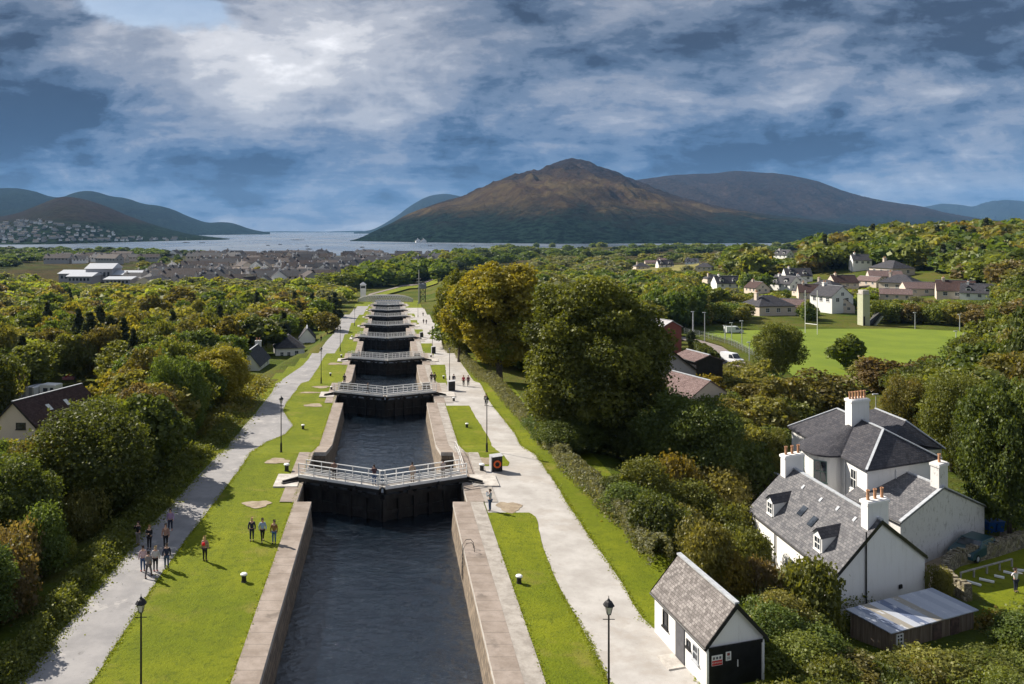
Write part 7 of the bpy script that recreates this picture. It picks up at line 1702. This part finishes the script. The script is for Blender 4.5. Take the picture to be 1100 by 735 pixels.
for a in [(866, 612, 3.8, 62, 'mid', 'tall leafy, against the long white house'), (842, 640, 2.8, 56, 'olive', 'low, in front of the long white house'), (915, 655, 3.0, 78, 'mid', 'round and dense, left of the tin roofed shed'), (870, 672, 2.2, 62, 'dark', 'in the hollow below the long house'), (900, 700, 2.0, 90, 'olive', 'bottom edge, pale'),
          (1000, 690, 2.0, 80, 'olive', 'below the boards of the tin roofed shed'), (1060, 690, 2.2, 80, 'mid', 'at the lower right corner'), (950, 712, 1.8, 70, 'mid', 'bottom edge, right of the pale one'), (835, 690, 2.4, 50, 'dark', 'dark, right of the white shed'), (820, 610, 2.6, 44, 'brown', 'russet, right of the shed roof'),
          (790, 590, 2.8, 40, 'gold', 'yellowish, behind the shed ridge'), (1010, 610, 2.4, 24, 'olive', 'by the end of the curved stone wall'), (1095, 650, 2.6, 50, 'dark', 'at the right edge below the garden'), (860, 715, 2.0, 60, 'mid', 'bottom edge by the white shed')]:
    hand(*a, kindn='bush')

for a in [(40, 470, 9), (45, 430, 5), (80, 425, 5), (70, 440, 4), (285, 400, 5), (310, 388, 6), (332, 374, 6), (955, 560, 14), (880, 620, 8), (1070, 620, 14), (1040, 580, 7), (1000, 690, 6), (740, 392, 9), (715, 420, 10), (720, 368, 8),
          (786, 390, 7), (800, 400, 7), (765, 377, 8), (740, 366, 10), (770, 374, 7), (815, 408, 6), (930, 372, 40), (960, 366, 40), (860, 362, 30), (800, 366, 18), (1000, 362, 30), (900, 362, 36), (840, 372, 16),
          (285, 385, 6), (320, 372, 6)]: block(*a)
filler(46, poly_region([(-40, 700), (-40, 520), (130, 500), (215, 435), (245, 410), (235, 440), (160, 515), (60, 610), (-30, 690)]), (7, 10), (6, 9), ['dark', 'dark', 'mid', 'olive'], 'packed in the shaded wood left of the near path', 'trees of the near left wood', gap=0.5)
filler(110, poly_region([(-60, 480), (-60, 365), (250, 355), (268, 400), (200, 470), (120, 520)]), (8, 12), (7, 10), ['dark', 'mid', 'olive', 'dark', 'olive', 'gold', 'mid'], 'in the wood left of the cottages', 'trees of the middle left wood', gap=0.55, kinds=('broadleaf',)*7+('conifer',))
filler(240, poly_region([(-30, 370), (-30, 322), (330, 322), (372, 335), (340, 352), (268, 385)]), (7, 11), (8, 12), ['mid', 'olive', 'dark', 'lime', 'olive', 'olive', 'grey', 'mid', 'brown', 'dark'], 'in the sunlit wood left of the canal', 'trees of the sunlit left wood', gap=0.6, kinds=('broadleaf',)*9+('conifer',))
filler(220, poly_region([(-20, 330), (-20, 305), (200, 305), (370, 312), (372, 326)]), (6, 9), (9, 14), ['olive', 'mid', 'grey', 'olive', 'lime'], 'along the far edge of the left wood', 'trees along the far edge of the left wood', gap=0.6)
filler(130, poly_region([(480, 292), (480, 276), (560, 266), (640, 266), (860, 266), (870, 272), (700, 276), (560, 282)]), (9, 14), (16, 26), ['dark', 'dark', 'conifer', 'mid'], 'in the dark belt along the loch shore', 'trees along the loch shore', gap=0.45)
filler(120, poly_region([(-20, 290), (-20, 268), (150, 270), (230, 274), (170, 280), (60, 279), (0, 292)]), (7, 11), (14, 24), ['dark', 'dark', 'conifer'], 'at the far edge of the brown moor', 'trees at the far edge of the brown moor', gap=0.6)
filler(90, poly_region([(150, 298), (150, 278), (480, 276), (470, 290), (380, 298)]), (5, 8), (6, 11), ['dark', 'dark', 'olive'], 'between the houses of the lochside town', 'trees in the lochside town', gap=0.7)
filler(60, poly_region([(380, 312), (380, 299), (480, 292), (480, 300), (440, 306)]), (12, 17), (12, 18), ['dark', 'dark', 'mid'], 'in the dark belt behind the swing bridge', 'trees behind the swing bridge', gap=0.45)
filler(40, poly_region([(420, 296), (420, 284), (500, 278), (500, 292)]), (12, 16), (13, 19), ['dark', 'mid', 'olive'], 'in the far belt between bridge and loch', 'trees between the bridge and the loch', gap=0.5)
# right bank
filler(60, poly_region([(480, 372), (560, 372), (700, 360), (700, 420), (560, 400)]), (8, 13), (8, 12), ['dark', 'mid', 'olive'], 'behind the great trees of the right bank', 'trees behind the two great trees', gap=0.6)
filler(110, poly_region([(700, 357), (700, 335), (760, 326), (845, 338), (925, 352), (860, 352), (770, 355)]), (8, 12), (7, 10), ['dark', 'olive', 'mid', 'olive', 'dark'], 'in the row along the far side of the playing field', 'trees beyond the playing field', gap=0.5)
filler(70, poly_region([(935, 352), (930, 335), (1100, 325), (1110, 360), (1040, 362), (1000, 353)]), (8, 12), (8, 12), ['mid', 'olive', 'brown', 'mid'], 'at the right end of the playing field', 'trees at the right end of the playing field', gap=0.55)
filler(90, poly_region([(960, 440), (900, 400), (960, 375), (1040, 372), (1160, 350), (1160, 560), (1070, 560), (1030, 500)]), (9, 14), (8, 12), ['mid', 'dark', 'olive', 'mid'], 'in the wood behind the villa', 'trees of the wood behind the villa', gap=0.55)
filler(60, poly_region([(700, 460), (690, 400), (740, 420), (830, 420), (850, 470), (800, 520), (740, 500)]), (3.5, 6.5), (5, 8), ['dark', 'mid', 'olive', 'olive'], 'in the gardens between the great tree and the villa', 'garden trees right of the great tree', gap=0.5)
filler(46, poly_region([(650, 545), (700, 520), (790, 520), (800, 600), (760, 600), (715, 590)]), (5, 7.5), (4.5, 7), ['mid', 'olive', 'dark', 'mid'], 'in the thicket between hedge and long white house', 'bushes behind the hedge', gap=0.5, kinds=('bush',))
filler(60, poly_region([(825, 735), (825, 640), (900, 690), (930, 720), (1100, 700), (1100, 800), (825, 800)]), (3.6, 6), (4, 6.5), ['mid', 'olive', 'dark', 'mid'], 'in the rough ground at the bottom right corner', 'bushes in the bottom right rough ground', gap=0.5, kinds=('bush',))
# hillside on the right, village edges, moor
filler(300, poly_region([(760, 290), (830, 283), (900, 270), (960, 255), (1000, 248), (1150, 246), (1150, 335), (1080, 318), (1000, 290), (900, 292), (800, 300)]), (10, 15), (12, 18), ['mid', 'olive', 'dark', 'olive', 'mid', 'mid', 'dark', 'brown'], 'on the wooded hillside above the village', 'trees on the right hillside', gap=0.5, kinds=('broadleaf',)*6+('conifer',), ymax=1400)
filler(150, poly_region([(700, 345), (690, 300), (760, 305), (900, 315), (1010, 330), (1100, 330), (1100, 345), (960, 345), (840, 335)]), (6, 9), (6, 10), ['dark', 'olive', 'mid', 'lime', 'grey'], 'among the village gardens', 'trees in the village', gap=0.8)
filler(260, poly_region([(560, 330), (560, 283), (700, 275), (820, 283), (760, 300), (700, 330)]), (5, 9), (9, 15), ['olive', 'mid', 'grey', 'dark', 'grey'], 'scattered over the rough moor right of the canal', 'scattered trees on the moor', gap=0.7)

for x, y, h, w, c, lab in ((-28.5, 47, 9, 8, 'dark', 'tree shading the bottom of the left path'), (-28, 68, 9.5, 7.5, 'olive', 'tree shading the path behind the walkers'), (-27.5, 77, 10, 7, 'dark', 'tree overhanging the left path beyond the walkers'), (-30, 40, 9, 8, 'brown', 'tree at the lower left corner by the path')):
    TREES.append((x, y, w/2)); plant(('near', random.randrange(4)), x, y, h, w, c, f'{COLN[c]} {lab}', None)
finish_planting()
def haze():
    mb = MB(); mb.box(-9500, 14500, -60, 18500, SEA-9.5, 900)
    m = D.materials.new('haze_air'); m.use_nodes = True; N = m.node_tree.nodes; N.remove(N['Principled BSDF'])
    v = N.new('ShaderNodeVolumePrincipled'); v.inputs['Color'].default_value = (0.30, 0.58, 1.0, 1); v.inputs['Density'].default_value = 2.9e-5; v.inputs['Anisotropy'].default_value = 0.0
    m.node_tree.links.new(v.outputs[0], N['Material Output'].inputs['Volume'])
    o = mb.build('haze', m); kind(o, 'stuff')
haze()
